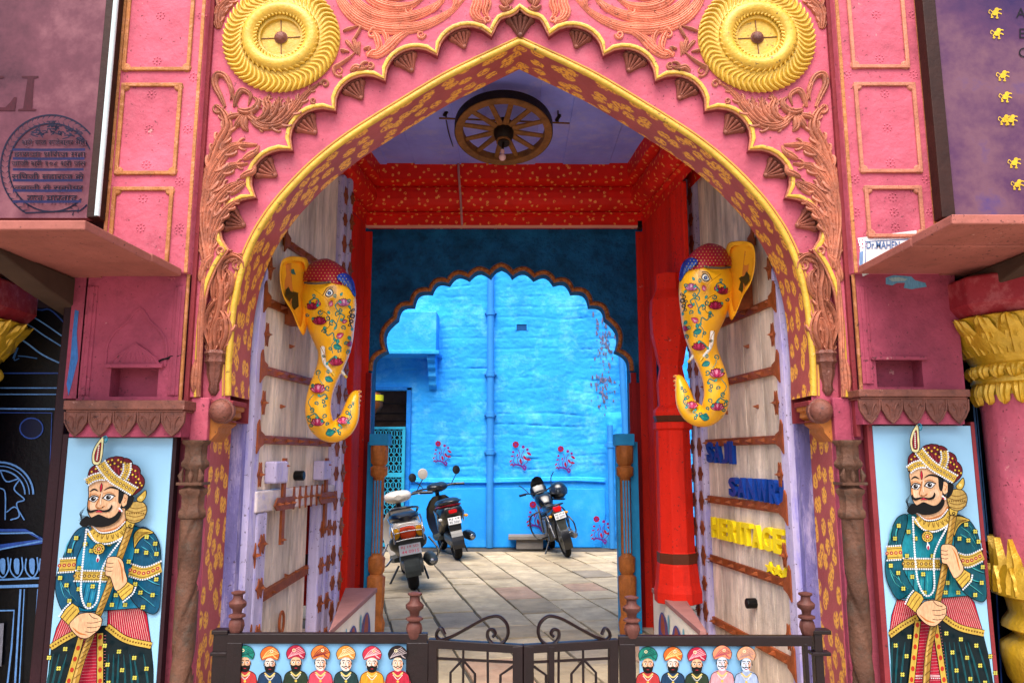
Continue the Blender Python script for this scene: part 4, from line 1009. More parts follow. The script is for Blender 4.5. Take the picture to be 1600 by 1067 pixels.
def leaf_door(s):
    D = door_frame(s)
    lab = 'left open timber door leaf with a wicket, iron straps and bolts' if s < 0 else 'right open timber door leaf with iron straps and raised letters'
    d = thing('door_leaf', lab, 'door', tuple(D(0, 0, 0)), group='open timber door leaves')
    zt = lambda t: min(arch_z(max(0, JX - .09 - t)) if JX - t > .02 else 9, 9) - .02
    edges = [0.0, .10, .36, .63, .90, 1.17, 1.34]
    for i, (a, b) in enumerate(zip(edges, edges[1:])):
        if s < 0 and 1 <= i <= 4:       # cut away for the wicket
            zlow = 1.30
        else: zlow = -.1
        top = [(a + (b - a) * k / 4, zt(a + (b - a) * k / 4)) for k in range(5)]
        pts = [(a + .003, zlow)] + [(min(max(x, a + .003), b - .003), z) for x, z in top] + [(b - .003, zlow)]
        m = MB(); dpoly(m, D, pts, -.05, .0 if i else .035); m.build('door_plank' if i else 'hinge_stile', WOODP if i == 0 else WOOD, d, .003)
    # meeting stile: two or three rounded mouldings
    for (a, b, n1) in ((1.34, 1.42, .05), (1.425, 1.50, .075), (1.505, DW, .05)):
        m = MB(); dbox(m, D, a, b, -.05, n1, -.1, zt(1.45) - .02); m.build('meeting_stile', WOODP, d, .02)
    # straps
    hs = [2.95, 2.49, 2.05, 1.615] + ([1.19, .75, .30] if s > 0 else [])
    for z in hs:
        m = MB(); tmin = .10
        while zt(tmin) < z + .1 and tmin < 1.2: tmin += .05
        dbox(m, D, tmin, 1.34, .0, .022, z - .027, z + .027); b = m.build('iron_strap', IRON, d, .004)
        m = MB()
        for k in range(7):
            t = tmin + .06 + (1.3 - tmin - .06) * k / 6; stud(m, D, t, .02, z, .02, .045)
        m.split('strap_stud', IRON, b)
        m = MB(); dpoly(m, D, [(tmin - .05, z - .09), (tmin - .01, z - .05), (tmin + .04, z - .03), (tmin + .04, z + .03), (tmin - .01, z + .05), (tmin - .03, z + .12), (tmin - .05, z + .09)], .036, .046); m.build('strap_end_clasp', IRON, b)
    m2 = MB(); m3 = MB()
    z = .15; k = 0
    while z < zt(1.4) - .15:
        m = MB(); big = k % 2
        fleur(m, D, 1.38, .05, z, .05, .055 + .02 * big); fleur(m, D, 1.46, .077, z + .004, .045, .07 - .015 * big); stud(m, D, 1.46, .08, z, .014, .03)
        if s < 0: fleur(m, D, 1.53, .05, z + .01, .03, .045); stud(m, D, 1.53, .056, z + .01)
        m.split('iron_clasp', IRON, d); z += .205; k += 1
    for z in (.45, .92, 1.4, 1.84, 2.27, 2.7):
        m = MB(); fleur(m, D, .115, .036, z, .035, .075); stud(m, D, .115, .04, z, .018, .04); m.split('iron_clasp', IRON, d)
    for t, z in ((.55, 2.26), (.95, 1.83), (.45, 1.84), (.9, 2.7)): 
        m = MB(); stud(m, D, t, 0, z, .02, .04); m.build('iron_boss', IRON, d)
    return d, D
dR, DR = leaf_door(1); dL, DL = leaf_door(-1)
# knob on the right leaf and a dark boss on the left
for dd, D, t, z in ((dR, DR, .62, .55), (dL, DL, .72, 1.38)):
    m = MB(); q = [D(t + .03 * math.cos(a), n, z + .035 * math.sin(a)) for n in (0, .07) for a in [k * math.pi / 4 for k in range(8)]]
    m.add(q, [(i, (i+1) % 8, (i+1) % 8 + 8, i + 8) for i in range(8)] + [tuple(range(8)), tuple(range(8, 16))]); m.build('black_knob', paint('black_iron', '151515', .35), dd, .006)
# wicket in the left leaf
LINT = paint('whitened_lintel_wood', 'D8C8C4', .55, .2, 7, .4, 30, dirt='9A96CC', dirt_amt=.7)
m = MB(); dbox(m, DL, .07, 1.40, 0, .05, 1.17, 1.30); m.build('wicket_lintel', LINT, dL, .01)
for t0, t1 in ((.10, .24), (1.10, 1.20), (1.235, 1.335)):
    m = MB(); dbox(m, DL, t0, t1, -.04, .045, -.1, 1.17); m.build('wicket_jamb', WOODP, dL, .014)
WT = R(4); 
for i, (a, b) in enumerate(((.26, .54), (.545, .82), (.825, 1.09))):
    m = MB(); dbox(m, DL, a, b, -.09, -.05, -.1, 1.165); m.build('wicket_plank', WOOD, dL, .003)
for z, tt in ((.62, .06), (.10, .06)):
    m = MB(); vs = [DL(t, n, zz + (.08 if t > .5 else 0)) for zz in (z - .03, z + .03) for (t, n) in ((.24, -.05), (1.08, -.05), (1.08, -.02), (.24, -.02))]
    m.add(vs, [(0,3,2,1),(4,5,6,7),(0,1,5,4),(1,2,6,5),(2,3,7,6),(3,0,4,7)])
    for k in range(5): stud(m, DL, .34 + k * .17, -.02, z + .02 + .08 * (k > 1))
    m.build('iron_strap', IRON, dL)
for t in (.42, 1.16):
    m = MB(); dbox(m, DL, t - .02, t + .02, .05, .068, .95, 1.50); dpoly(m, DL, [(t - .16, 1.2), (t - .12, 1.25), (t + .12, 1.25), (t + .16, 1.2), (t + .12, 1.17), (t - .12, 1.17)], .069, .08)
    for k in (-.1, 0, .1): stud(m, DL, t + k, .08, 1.21)
    for z in (.98, 1.45): stud(m, DL, t, .068, z)
    m.split('cross_clasp', IRON, dL)
    m = MB(); dbox(m, DL, t - .17 if t < 1 else t - .12, t + .02 if t < 1 else t + .05, 0, .08, 1.34, 1.48); m.build('bolt_block', WOODP, dL, .012)
for k in range(6):
    t = .6 + k * .1; m = MB(); fleur(m, DL, t, .051, 1.235, .022, .075); stud(m, DL, t, .058, 1.235); m.split('lintel_clasp', IRON, dL)
for z in (.98, .72, .45, .2):
    m = MB()
    for t in (.17, 1.15, 1.285): fleur(m, DL, t, .046, z, .055, .06); stud(m, DL, t + .02, .05, z)
    m.split('iron_clasp', IRON, dL)
m = MB(); m.tube([DL(.66 + .035 * math.cos(a), -.03 + .01, .42 + .07 * math.sin(a)) for a in [k * 2 * math.pi / 14 for k in range(14)]], .009, 6, True); m.build('ring_handle', IRON, dL)

# raised letters on the right door
YEL = paint('yellow_letter_enamel', 'F4D81E', .35, .08); NAVY = paint('blue_letter_enamel', '123C8E', .35, .12)
def door_word(txt, mat, corners, depth=.05, z_slope=0.0, label=None):
    """corners: px of left-top, right-top, left-bottom, right-bottom as read in the photograph; solved to (t, z) on the leaf"""
    def solve(px, py):
        r = ray(px, py); o = DR(0, 0, 0); dt = (DR(1, 0, 0) - o); dn = (DR(0, 1, 0) - o)
        k = (o - EYE).dot(dn) / r.dot(dn); P = EYE + r * k; return (P - o).dot(dt), P.z
    c = [solve(*p) for p in corners]; n = len(txt); 
    widths = [1.0 if ch not in 'I' else .45 for ch in txt]; widths = [1.25 if ch == 'W' else w_ for ch, w_ in zip(txt, widths)]; tot = sum(widths) ; acc = 0
    for ch, w_ in zip(txt, widths):
        f0 = (acc + .06 * w_) / tot; f1 = (acc + w_ * .94) / tot; acc += w_
        if ch == ' ': continue
        def fn(u, v, d, f0=f0, f1=f1):
            f = f0 + (f1 - f0) * u
            tt = c[0][0] + (c[1][0] - c[0][0]) * f; zt_ = c[0][1] + (c[1][1] - c[0][1]) * f; zb2 = c[2][1] + (c[3][1] - c[2][1]) * f
            return DR(tt, d, zb2 + (zt_ - zb2) * v)
        text_mesh('letter', ch, mat, fn, 1, 1, depth, .035, dR)
door_word('SAJI', NAVY, [(1108, 691), (1150, 689), (1108, 722), (1150, 725)], .032)
door_word('SANWRI', NAVY, [(1144, 745), (1233, 750), (1144, 774), (1233, 790)], .036)
door_word('HERITAGE', YEL, [(1116, 807), (1232, 828), (1116, 838), (1232, 867)], .034)
def solveR(px, py):
    r = ray(px, py); o = DR(0, 0, 0); dt = (DR(1, 0, 0) - o); dn = (DR(0, 1, 0) - o); k = (o - EYE).dot(dn) / r.dot(dn); P = EYE + r * k; return (P - o).dot(dt), P.z
for i, (px, py) in enumerate(((1207, 887), (1219, 892), (1231, 896))):
    t, z = solveR(px, py); m = MB(); pts = [(t + .075 * (1 if k % 2 == 0 else .42) * math.sin(k * math.pi / 5), z + .04 * (1 if k % 2 == 0 else .42) * math.cos(k * math.pi / 5)) for k in range(10)]
    dpoly(m, DR, pts, .002, .02); m.build('raised_star', YEL, dR)

# ================================================================= ELEPHANT HEADS
EY = paint('mustard_elephant_enamel', 'F2AE18', .3, .07, 3, .1, 20, spec=.6)
def elephant(mir, label, dy):
    def P(px, py, Y): 
        if mir: px = 1617 - px
        return W(px, py + dy, Y)
    def YY(px): return .62 + (px - 440) / 125 * .30        # slants away from the leaf
    c0 = P(500, 540, .8); t = thing('elephant_head', label, 'wall ornament', tuple(c0), group='painted elephant heads on the door leaves')
    # centreline of head and trunk: (px, py, half width px, half depth m)
    cl = [(503,424,10,.05),(507,432,28,.13),(510,446,38,.17),(512,464,43,.19),(515,486,42,.19),(518,510,37,.175),(521,532,31,.155),(521,552,25,.135),(516,572,21,.118),(509,590,19.5,.108),(502,608,19.5,.10),(498,626,20,.096),(497,644,20.5,.093),(501,660,20,.09),(510,671,18,.085),(523,674,17,.08),(536,667,17,.075),(545,655,15,.068),(549,640,13,.062),(552,626,10,.052),(556,616,7,.04),(560,612,3,.02)]
    sp = smooth_path([(a, b, c, ) for a, b, c, d in cl], 4); dp = smooth_path([(d, 0, 0) for a, b, c, d in cl], 4)
    rings = []; N_ = 20
    for i, (q, dd) in enumerate(zip(sp, dp)):
        a = sp[max(i - 1, 0)]; b = sp[min(i + 1, len(sp) - 1)]; tx, ty = b[0] - a[0], b[1] - a[1]; l = math.hypot(tx, ty) or 1; nx, ny = -ty / l, tx / l
        ring = []
        for k in range(N_):
            an = 2 * math.pi * k / N_; u = math.cos(an) * q[2]; px, py = q[0] + nx * u, q[1] + ny * u
            ring.append(P(px, py, YY(q[0]) - math.sin(an) * dd[0]))
        rings.append(ring)
    m = MB(); m.loft(rings); head = m.build('head', EY, t)
    bvh = BVHTree.FromPolygons([Vector(v) for v in m.v], m.f)
    # ribbed underside of the trunk tip
    m = MB()
    for (a, b) in ((566,612),(566,619),(565,626),(564,633),(562,640),(560,647),(557,654),(553,660),(549,666),(543,671),(536,676),(528,680)):
        p0 = P(a + (-4.5 if b < 650 else -2.5), b - (0 if b < 650 else 3), YY(a)); m.sphere(p0, .017, 8, (1, 2.0, .62))
    m.split('trunk_ridge', paint('salmon_enamel', 'EE9A50', .35), t)
    # cap
    m = MB(); rings = []
    for i in range(9):
        u = i / 8; ring = []; a = u * math.pi / 2 * .97
        for k in range(24):
            an = 2 * math.pi * k / 24; w_ = math.cos(a); px = 511 + 39 * w_ * math.cos(an); py = 440 - 36 * math.sin(a) + 10 * math.cos(an) * w_ * (1 if math.cos(an) > 0 else .2)
            ring.append(P(px, py, YY(511) - math.sin(an) * .175 * w_))
        rings.append(ring)
    m.loft(rings); cap = m.build('dotted_cap', paint('crimson_cap_enamel', 'A0182C', .4, .1), t)
    bc = BVHTree.FromPolygons([Vector(v) for v in m.v], m.f)
    def proj(bv, lift0=.001):
        def fn(u, v, off):
            q = P(u, v, -.3); d = (q - EYE).normalized(); h = bv.ray_cast(EYE, d, 20)
            if h[0] is None: 
                pt = P(u, v, YY(u)); return pt
            return h[0] + (-d) * (off + lift0) 
        return fn
    A = Art(); r_ = random.Random(3)
    for j in range(9):
        for i in range(14): A.dot('F0D060', 474 + i * 5.6 + (j % 2) * 2.8, 408 + j * 4.6, .85, None, 6)
    A.items = [it for it in A.items if bc.ray_cast(EYE, (P(it[2][0][0], it[2][0][1], -.3) - EYE).normalized(), 20)[0] is not None]
    A.build('cap_dot', proj(bc), cap)
    # rolled hem and blue forehead cloth
    m = MB(); hem = [P(x, y, YY(x) - .17 * w_) for x, y, w_ in ((476,442,.25),(490,443,.85),(508,442,1.08),(524,438,1.0),(528,432,.95),(534,436,.9),(542,446,.75),(550,458,.5))]
    m.tube(smooth_path(hem, 4), .0075, 8); m.build('cap_hem', paint('grey_hem', '6E5C50', .5), t)
    blue = [(530,428),(540,430),(549,436),(551,446),(552,460),(549,462),(541,448),(534,440),(526,440)]
    A = Art(); A.poly('2C4FB4', blue); 
    for i in range(26): x = 529 + r_.random() * 22; A.stroke('6F93E0', [(x, 430 + (x - 529) * .5 + r_.random() * 6), (x + 3, 434 + (x - 529) * .7 + r_.random() * 8)], .8, 0)
    def bf(u, v, off):
        q = P(u, v, -.3); d = (q - EYE).normalized(); 
        h = [x for x in (bvh.ray_cast(EYE, d, 20), bc.ray_cast(EYE, d, 20)) if x[0] is not None]
        pt = min((x[0] for x in h), key=lambda p: (p - EYE).length) if h else P(u, v, YY(u) - .06)
        return pt - d * (off + .012)
    A.items = A.items[1:]
    top = smooth_path([(526,431,0),(536,427,0),(546,431,0),(553,442,0),(556,460,0)], 3); bot = smooth_path([(528,438,0),(534,440,0),(541,445,0),(548,453,0),(554,464,0)], 3)
    mm = MB(); nn_ = 6
    for i in range(len(top)):
        for j in range(nn_): q = top[i] + (bot[i] - top[i]) * j / (nn_ - 1); mm.v.append(tuple(bf(q.x, q.y, .002)))
    mm.f = [(i * nn_ + j, i * nn_ + j + 1, (i + 1) * nn_ + j + 1, (i + 1) * nn_ + j) for i in range(len(top) - 1) for j in range(nn_ - 1)]; mm.sm = set(range(len(mm.f)))
    cl_ = mm.build('blue_forehead_cloth', paint('cobalt_cloth_enamel', '2648B4', .4, .25, 30), t); sd_ = cl_.modifiers.new('thick', 'SOLIDIFY'); sd_.thickness = .008; sd_.offset = 0
    A.build('cloth_embroidery', lambda u, v, o_: bf(u, v, o_ + .008), cl_)
    # ear: dished leaf shape
    ear = [(480,405),(484,425),(482,450),(480,480),(479,505),(474,524),(467,512),(458,490),(446,470),(440,450),(438,428),(441,408),(452,401),(468,401)]
    es = [tuple(p)[:2] for p in smooth_path([(a, b, 0) for a, b in ear], 3, True)]; cx, cy = 457, 452
    m = MB(); 
    def EP(u, v, f): px, py = cx + (u - cx) * f, cy + (v - cy) * f; return P(px, py, .60 - .04 * (1 if px < 457 else 0) + (px - 440) * .004 + (.0 if f > .8 else .03))
    for f0, f1, dd0, dd1 in ((1.0, .86, -.03, -.035), (.86, .5, .0, .03)):
        pass
    rings = []
    for f, dd in ((.97, .03), (1.0, .0), (.95, -.028), (.84, -.03), (.80, .0), (.5, .02), (.05, .025)):
        rings.append([EP(u, v, f) + Vector((0, dd, 0)) for u, v in es])
    m.loft(rings); m.build('ear', paint('ochre_ear_enamel', 'E8A020', .35, .1), t)
    m = MB(); rings = [[EP(u, v, f) + Vector((0, dd, 0)) for u, v in es] for f, dd in ((.80, -.004), (.6, .0), (.3, .004), (.02, .005))]
    m.loft(rings, cap=False); inner = m.build('ear_inside', paint('orange_ear_lining', 'C8742A', .45, .15), t)
    bi = BVHTree.FromPolygons([Vector(v) for v in m.v], m.f)
    A = Art(); A.poly('4A4222', [(447,452),(451,448),(454,455),(458,447),(461,456),(465,449),(468,458),(469,480),(466,500),(460,486),(452,470),(446,462)])
    A.stroke('2E8C80', [(456,412),(462,424),(458,436)], 1.1); A.poly('E0486C', [(458,438),(462,434),(464,440),(461,446)]); A.poly('2E8C80', [(452,422),(460,420),(464,430),(456,428)]); A.poly('2E8C80', [(462,416),(468,414),(468,424)])
    A.build('ear_painting', lambda u, v, off: (lambda h: (h[0] - (P(u, v, -.3) - EYE).normalized() * (off + .003)) if h[0] is not None else P(u, v, .56))(bi.ray_cast(EYE, (P(u, v, -.3) - EYE).normalized(), 20)), inner)
    # painted flowers
    A = Art(); K = '2A1A10'; GR = '1E8A84'; GL = '5CC0A8'; PK = 'D83A6E'; PL = 'F29CB8'; DR_ = 'B81E4A'
    def lotus(x, y, s, c1=PK, c2=PL):
        for a in (-1.25, 1.25, -.75, .75, -.3, .3, 0):
            ca, sa = math.sin(a), -math.cos(a); L1 = s * (1.15 if abs(a) < .5 else 1.25); w_ = s * .34
            pts = [(x, y + s * .25), (x + ca * L1 * .5 - sa * w_, y + sa * L1 * .5 + ca * w_), (x + ca * L1, y + sa * L1), (x + ca * L1 * .5 + sa * w_, y + sa * L1 * .5 - ca * w_)]
            A.poly(K, [(x + (p - x) * 1.12, y + (q - y) * 1.12) for p, q in pts], 2); A.poly(c1, pts, 2)
            A.poly(c2, [(x + (p - x) * .55 + ca * L1 * .3, y + (q - y) * .55 + sa * L1 * .3) for p, q in pts], 2)
    def spiral(x, y, r, a0, sg=1, c=GR, tail=None):
        pts = [(x + r * (1 - .8 * i / 11) * math.cos(a0 + sg * i * .62), y + r * (1 - .8 * i / 11) * math.sin(a0 + sg * i * .62)) for i in range(12)]
        if tail: pts = [tail] + pts
        A.stroke(K, pts, 1.9, 2); A.stroke(c, pts, 1.25, 2)
    def leaf(x, y, a, L1, c=GR):
        ca, sa = math.cos(a), math.sin(a); w_ = L1 * .36; pts = [(x, y), (x + ca * L1 * .4 - sa * w_, y + sa * L1 * .4 + ca * w_), (x + ca * L1, y + sa * L1), (x + ca * L1 * .4 + sa * w_, y + sa * L1 * .4 - ca * w_)]
        A.poly(K, [(x + (p - x) * 1.1 - ca * .4, y + (q - y) * 1.1 - sa * .4) for p, q in pts], 3); A.poly(c, pts, 3); A.stroke(GL, [(x + ca, y + sa), (x + ca * L1 * .8, y + sa * L1 * .8)], .7, 0)
    def bud(x, y, a, L1): leaf(x, y, a, L1, PK); A.poly(PL, [(x + math.cos(a) * 2, y + math.sin(a) * 2), (x + math.cos(a + .5) * L1 * .5, y + math.sin(a + .5) * L1 * .5), (x + math.cos(a) * L1 * .8, y + math.sin(a) * L1 * .8)])
    lotus(487, 482, 8, DR_, PK); lotus(499, 505, 9, DR_, PK); lotus(537, 476, 8, 'E070A8', 'F6B8D0'); lotus(525, 569, 9, DR_, PK); lotus(497, 611, 10); lotus(496, 663, 9); lotus(536, 660, 8); lotus(548, 540, 6, DR_, PK)
    bud(500, 478, -2.2, 10); bud(515, 479, -1.2, 10); bud(534, 503, -.2, 9); bud(526, 527, -.5, 12)
    for a in [(500,488,4,0,1),(512,497,4,2,-1),(507,518,4.5,3,1),(518,504,4,1,1),(528,490,4.5,2,1),(536,512,4,1,-1),(532,484,3,0,1),(545,550,4,2,1),(498,582,4.5,2,1),(487,590,3.5,0,-1),(512,606,4.5,1,1),(487,640,4.5,2,-1),(505,628,3.5,4,1),(484,655,4,1,1),(508,650,4,2,1),(547,634,3.5,3,-1),(543,644,4,0,1),(523,671,4,1,1),(494,630,3.5,1,-1),(512,662,3,2,1)]:
        spiral(*a)
    A.stroke(K, [(500,484),(512,492),(515,508),(507,516)], .9); A.stroke(GR, [(534,486),(528,500),(522,516)], 1.2); A.stroke(GR, [(526,530),(518,540),(520,552)], 1.2); A.stroke(GR, [(490,616),(482,628),(488,640),(494,650)], 1.2); A.stroke(GR, [(548,640),(546,652),(540,658)], 1.1); A.stroke(GR, [(504,600),(498,590),(500,580)], 1.1)
    for l in [(521,540,.3,13),(527,537,-1.4,8),(508,590,.4,13),(509,678,-.3,15),(505,660,-2.2,6),(532,462,-1,6),(544,525,1,8),(486,672,.6,8),(512,486,1,6),(490,496,2.2,5)]: leaf(*l)
    # eye
    A.poly('E8B060', [(506,460),(514,448),(524,446),(526,458),(516,466)], 4)
    A.poly(K, [(508,461),(513,452),(519,452),(521,459),(514,464)], 4); A.poly('F6F2EA', [(509.5,460),(513.5,453.5),(518,454),(519.5,459),(514,462.5)], 4); A.dot('181410', 514.5, 458, 3.2); A.dot('5C7CC0', 514.5, 458, 1.6); A.stroke(K, [(504,462),(511,450),(520,449)], 1.1)
    rv = random.Random(8)
    for (pts) in ([(484,470),(492,466),(498,470),(494,478)],[(530,470),(524,478),(530,488),(538,494),(534,502)],[(544,478),(549,486),(546,500),(550,512)],[(505,512),(512,524),(520,520),(522,528)],[(500,620),(508,616),(512,622)],[(484,650),(492,646),(498,652)],[(524,556),(516,562),(510,570)],[(526,672),(534,668),(530,662)],[(542,660),(549,652),(546,644)],[(520,500),(526,508),(522,514)]):
        A.stroke(K, pts, 1.9); A.stroke(GR, pts, 1.2)
        for k in (0, len(pts) - 1): leaf(pts[k][0], pts[k][1], rv.uniform(0, 6.28), 5.5)
    for a in [(480,492,3,0,1),(490,462,3,2,-1),(524,462,3,1,1),(546,470,3,2,1),(550,524,3,1,-1),(516,544,3,0,1),(531,548,3.5,2,1),(513,580,3,1,1),(489,602,3,1,1),(508,634,3,2,1),(486,664,3,0,1),(514,672,3,1,-1),(531,676,3,1,1),(552,630,2.5,1,1),(506,556,2.5,0,1),(541,536,3,2,1)]: spiral(*a)
    # dark medallion at the temple
    for (x, y, r) in ((551,494,4),(548,488,3),(549,502,3.5),(545,495,2.5),(552,484,2.5),(546,508,2.5)): A.dot(K, x, y, r); A.dot('D8B070', x, y, r * .5)
    # a crease down the brow
    A.stroke('C88010', [(490,452),(504,462),(512,470),(516,484)], .9); A.stroke('C88010', [(500,540),(506,552),(506,566)], 1.0)
    items = []
    for it in A.items:
        pts = it[2]; ok = all(bvh.ray_cast(EYE, (P(p[0], p[1], -.3) - EYE).normalized(), 20)[0] is not None for p in pts[::2])
        if ok: items.append(it)
    A.items = items; A.build('painted_lotus_vine', proj(bvh), head, .00035)
    for dd, x0 in ((-.105, 504), (.03, 530)):
        m = MB(); a = P(x0, 543 if x0 < 520 else 572, YY(510) + dd); b = P(x0 + 3, 566 if x0 < 520 else 579, YY(510) + dd - .05); c = P(x0 + (17 if x0 < 520 else 10), 585 if x0 < 520 else 588, YY(520) + dd - .06)
        m.tube(smooth_path([a, b, c], 6), [.0155 - .007 * i / 12 for i in range(13)], 10); tk = m.build('tusk', paint('ivory_paint', 'F4EEE2', .3), t)
        e = (c - b).normalized(); MB().tube([c - e * .02, c + e * .012], .0102, 10).build('brass_tip', GOLDM, tk)
    # mounting block to the door
    m = MB(); 
    D = DR if mir else DL
    pp = P(470, 470, .75); m.cbox(pp + Vector(((.09 if mir else -.09), .10, 0)), (.22, .10, .30)); m.build('mounting_block', IRON, t)
elephant(False, 'yellow painted elephant head with lotus vines on the left door leaf', 0)
elephant(True, 'yellow painted elephant head with lotus vines above the blue letters on the right door leaf', -24)
# ================================================================= WHEEL UNDER THE CEILING
OW = paint('old_wheel_wood', '7A4E28', .6, .3, 14, .5, 60); OWD = paint('dark_wheel_wood', '2A1C14', .6, .3, 14, .5, 60)
wc = W(787, 204, 1.25); tilt = R(-17)
wh = thing('cart_wheel', 'old wooden cart wheel hung flat under the lilac ceiling', 'wheel', tuple(wc), (tilt, 0, 0), local=True)
Rw = .372
m = MB(); prof = [(Rw, -.035), (Rw, .035), (Rw - .058, .035), (Rw - .058, -.035)]
rings = [[Vector((r * math.cos(a), r * math.sin(a), z)) for r, z in prof] for a in [k * 2 * math.pi / 72 for k in range(72)]]
m.loft(rings, False, True, False); m.build('wheel_rim', OW, wh, .004)
m = MB(); rings = [[Vector((r * math.cos(a), r * math.sin(a), z)) for r, z in [(Rw + .006, -.03), (Rw + .006, .045), (Rw + .001, .045), (Rw + .001, -.03)]] for a in [k * 2 * math.pi / 72 for k in range(72)]]
m.loft(rings, False, True, False); m.build('iron_tyre', OWD, wh)
sp = MB(); sp.tube([(.06, 0, 0), (.18, 0, 0), (Rw - .05, 0, 0)], [.017, .014, .013], 6, flat=1.6, smooth=False); spm = sp.mesh('spoke', OW)
for k in range(12):
    o = bpy.data.objects.new('spoke', spm); COL.objects.link(o); o.parent = wh; o.rotation_euler = (0, 0, k * math.pi / 6 + .2)
m = MB(); m.lathe([(.02, -.13), (.045, -.13), (.048, -.10), (.06, -.095), (.075, -.05), (.08, .03), (.06, .08), (.02, .085)], (0, 0, 0), 22); m.build('wheel_hub', OWD, wh)
m = MB(); m.lathe([(.05, -.105), (.056, -.105), (.056, -.12), (.05, -.12)], (0, 0, 0), 22); m.build('hub_ring', OW, wh)
bulb = thing('light_bulb', 'small pale pink bulb hanging from the hub of the cart wheel', 'bulb', tuple(W(785, 240, 1.18)))
c = W(785, 246, 1.15); m = MB(); m.sphere(c, .028, 12); m.lathe([(.012, .02), (.016, .045), (.013, .06)], c, 10); m.build('bulb_glass', paint('pink_bulb_glass', 'F4C0C0', .2), bulb)
m = MB(); m.tube([c + Vector((0, 0, .05)), c + Vector((.005, .02, .11)), wc + Vector((0, 0, -.09))], .010, 8); m.build('bulb_holder', OWD, bulb)
rod = thing('hanging_rod', 'thin wooden rod tied to the ceiling behind the cart wheel', 'rod', tuple(W(690, 185, 1.45)))
a, b = W(686, 185, 1.45), W(890, 193, 1.45); MB().tube([a, b], .008, 6).build('rod', OW, rod)
for px, py in ((697, 178), (872, 186)):
    c = W(px, py, 1.45); m = MB(); m.tube([c + Vector((0, 0, -.03)), Vector((c.x, c.y, cz))], .006, 5)
    for k in range(4): m.sphere(c + Vector((.008 * (k - 1.5), 0, -.01 + .012 * k)), .016, 6)
    m.build('rope_tie', OWD, rod)
cab = thing('cable', 'pale pink conduit hanging down the red cove from a thin dark wire', 'cable', tuple(W(718, 250, 2.3)))
MB().tube(smooth_path([W(716, 250, 2.52), W(717, 275, 2.48), W(719, 300, 2.50), W(722, 352, 2.53)], 4), .011, 7).build('pink_conduit', paint('pink_plastic', 'D8948C', .5), cab)
MB().tube(smooth_path([W(697, 188, 1.5), W(703, 215, 1.9), W(716, 250, 2.5)], 4), .005, 5).build('dark_wire', OWD, cab)
bat = thing('light_batten', 'long salmon batten fixed along the top of the dark blue arch wall', 'batten', tuple(W(785, 354, YS + .06)))
a, b = W(572, 354, YS + .05), W(997, 354, YS + .05); m = MB(); m.box((a.x, YS + .02, a.z - .016), (b.x, YS + .06, a.z + .018)); m.build('batten_body', paint('salmon_plastic', 'EFA890', .4, .05), bat, .004)
m = MB(); m.box((a.x, YS + .03, a.z + .022), (b.x, YS + .07, a.z + .035)); m.box((b.x - .01, YS, a.z - .03), (b.x + .03, YS + .07, a.z + .04)); m.build('batten_clip', paint('black_iron', ''), bat)

# ================================================================= BOARDS, SHELVES, COLUMNS, SIDE PANELS
def mottled(name, stops, rough=.55, scale=1.6):
    m = bpy.data.materials.new(name); m.use_nodes = True; N = m.node_tree.nodes; L = m.node_tree.links; b = N['Principled BSDF']; b.inputs['Roughness'].default_value = rough; b.inputs['Specular IOR Level'].default_value = .15
    tc = N.new('ShaderNodeTexCoord'); n1 = N.new('ShaderNodeTexNoise'); n1.inputs['Scale'].default_value = scale; n1.inputs['Detail'].default_value = 9; n1.inputs['Roughness'].default_value = .68; L.new(tc.outputs['Object'], n1.inputs['Vector'])
    cr = N.new('ShaderNodeValToRGB'); el = cr.color_ramp.elements
    while len(el) < len(stops): el.new(.5)
    for e, (p, h) in zip(el, stops): e.position = p; e.color = lin(h)
    L.new(n1.outputs['Fac'], cr.inputs[0]); L.new(cr.outputs[0], b.inputs['Base Color']); return m
BYL = -.22
MAR = mottled('mottled_plum_print', [(.3, '3E1E2A'), (.46, '5C323E'), (.6, '7A4E56'), (.75, '54344C')])
MAR2 = mottled('mottled_violet_print', [(.3, '2C1C46'), (.44, '4C2E4C'), (.55, '664654'), (.66, '40346C'), (.8, '2E3E8C')], scale=1.1)
zsh = ZP(338, BYL)
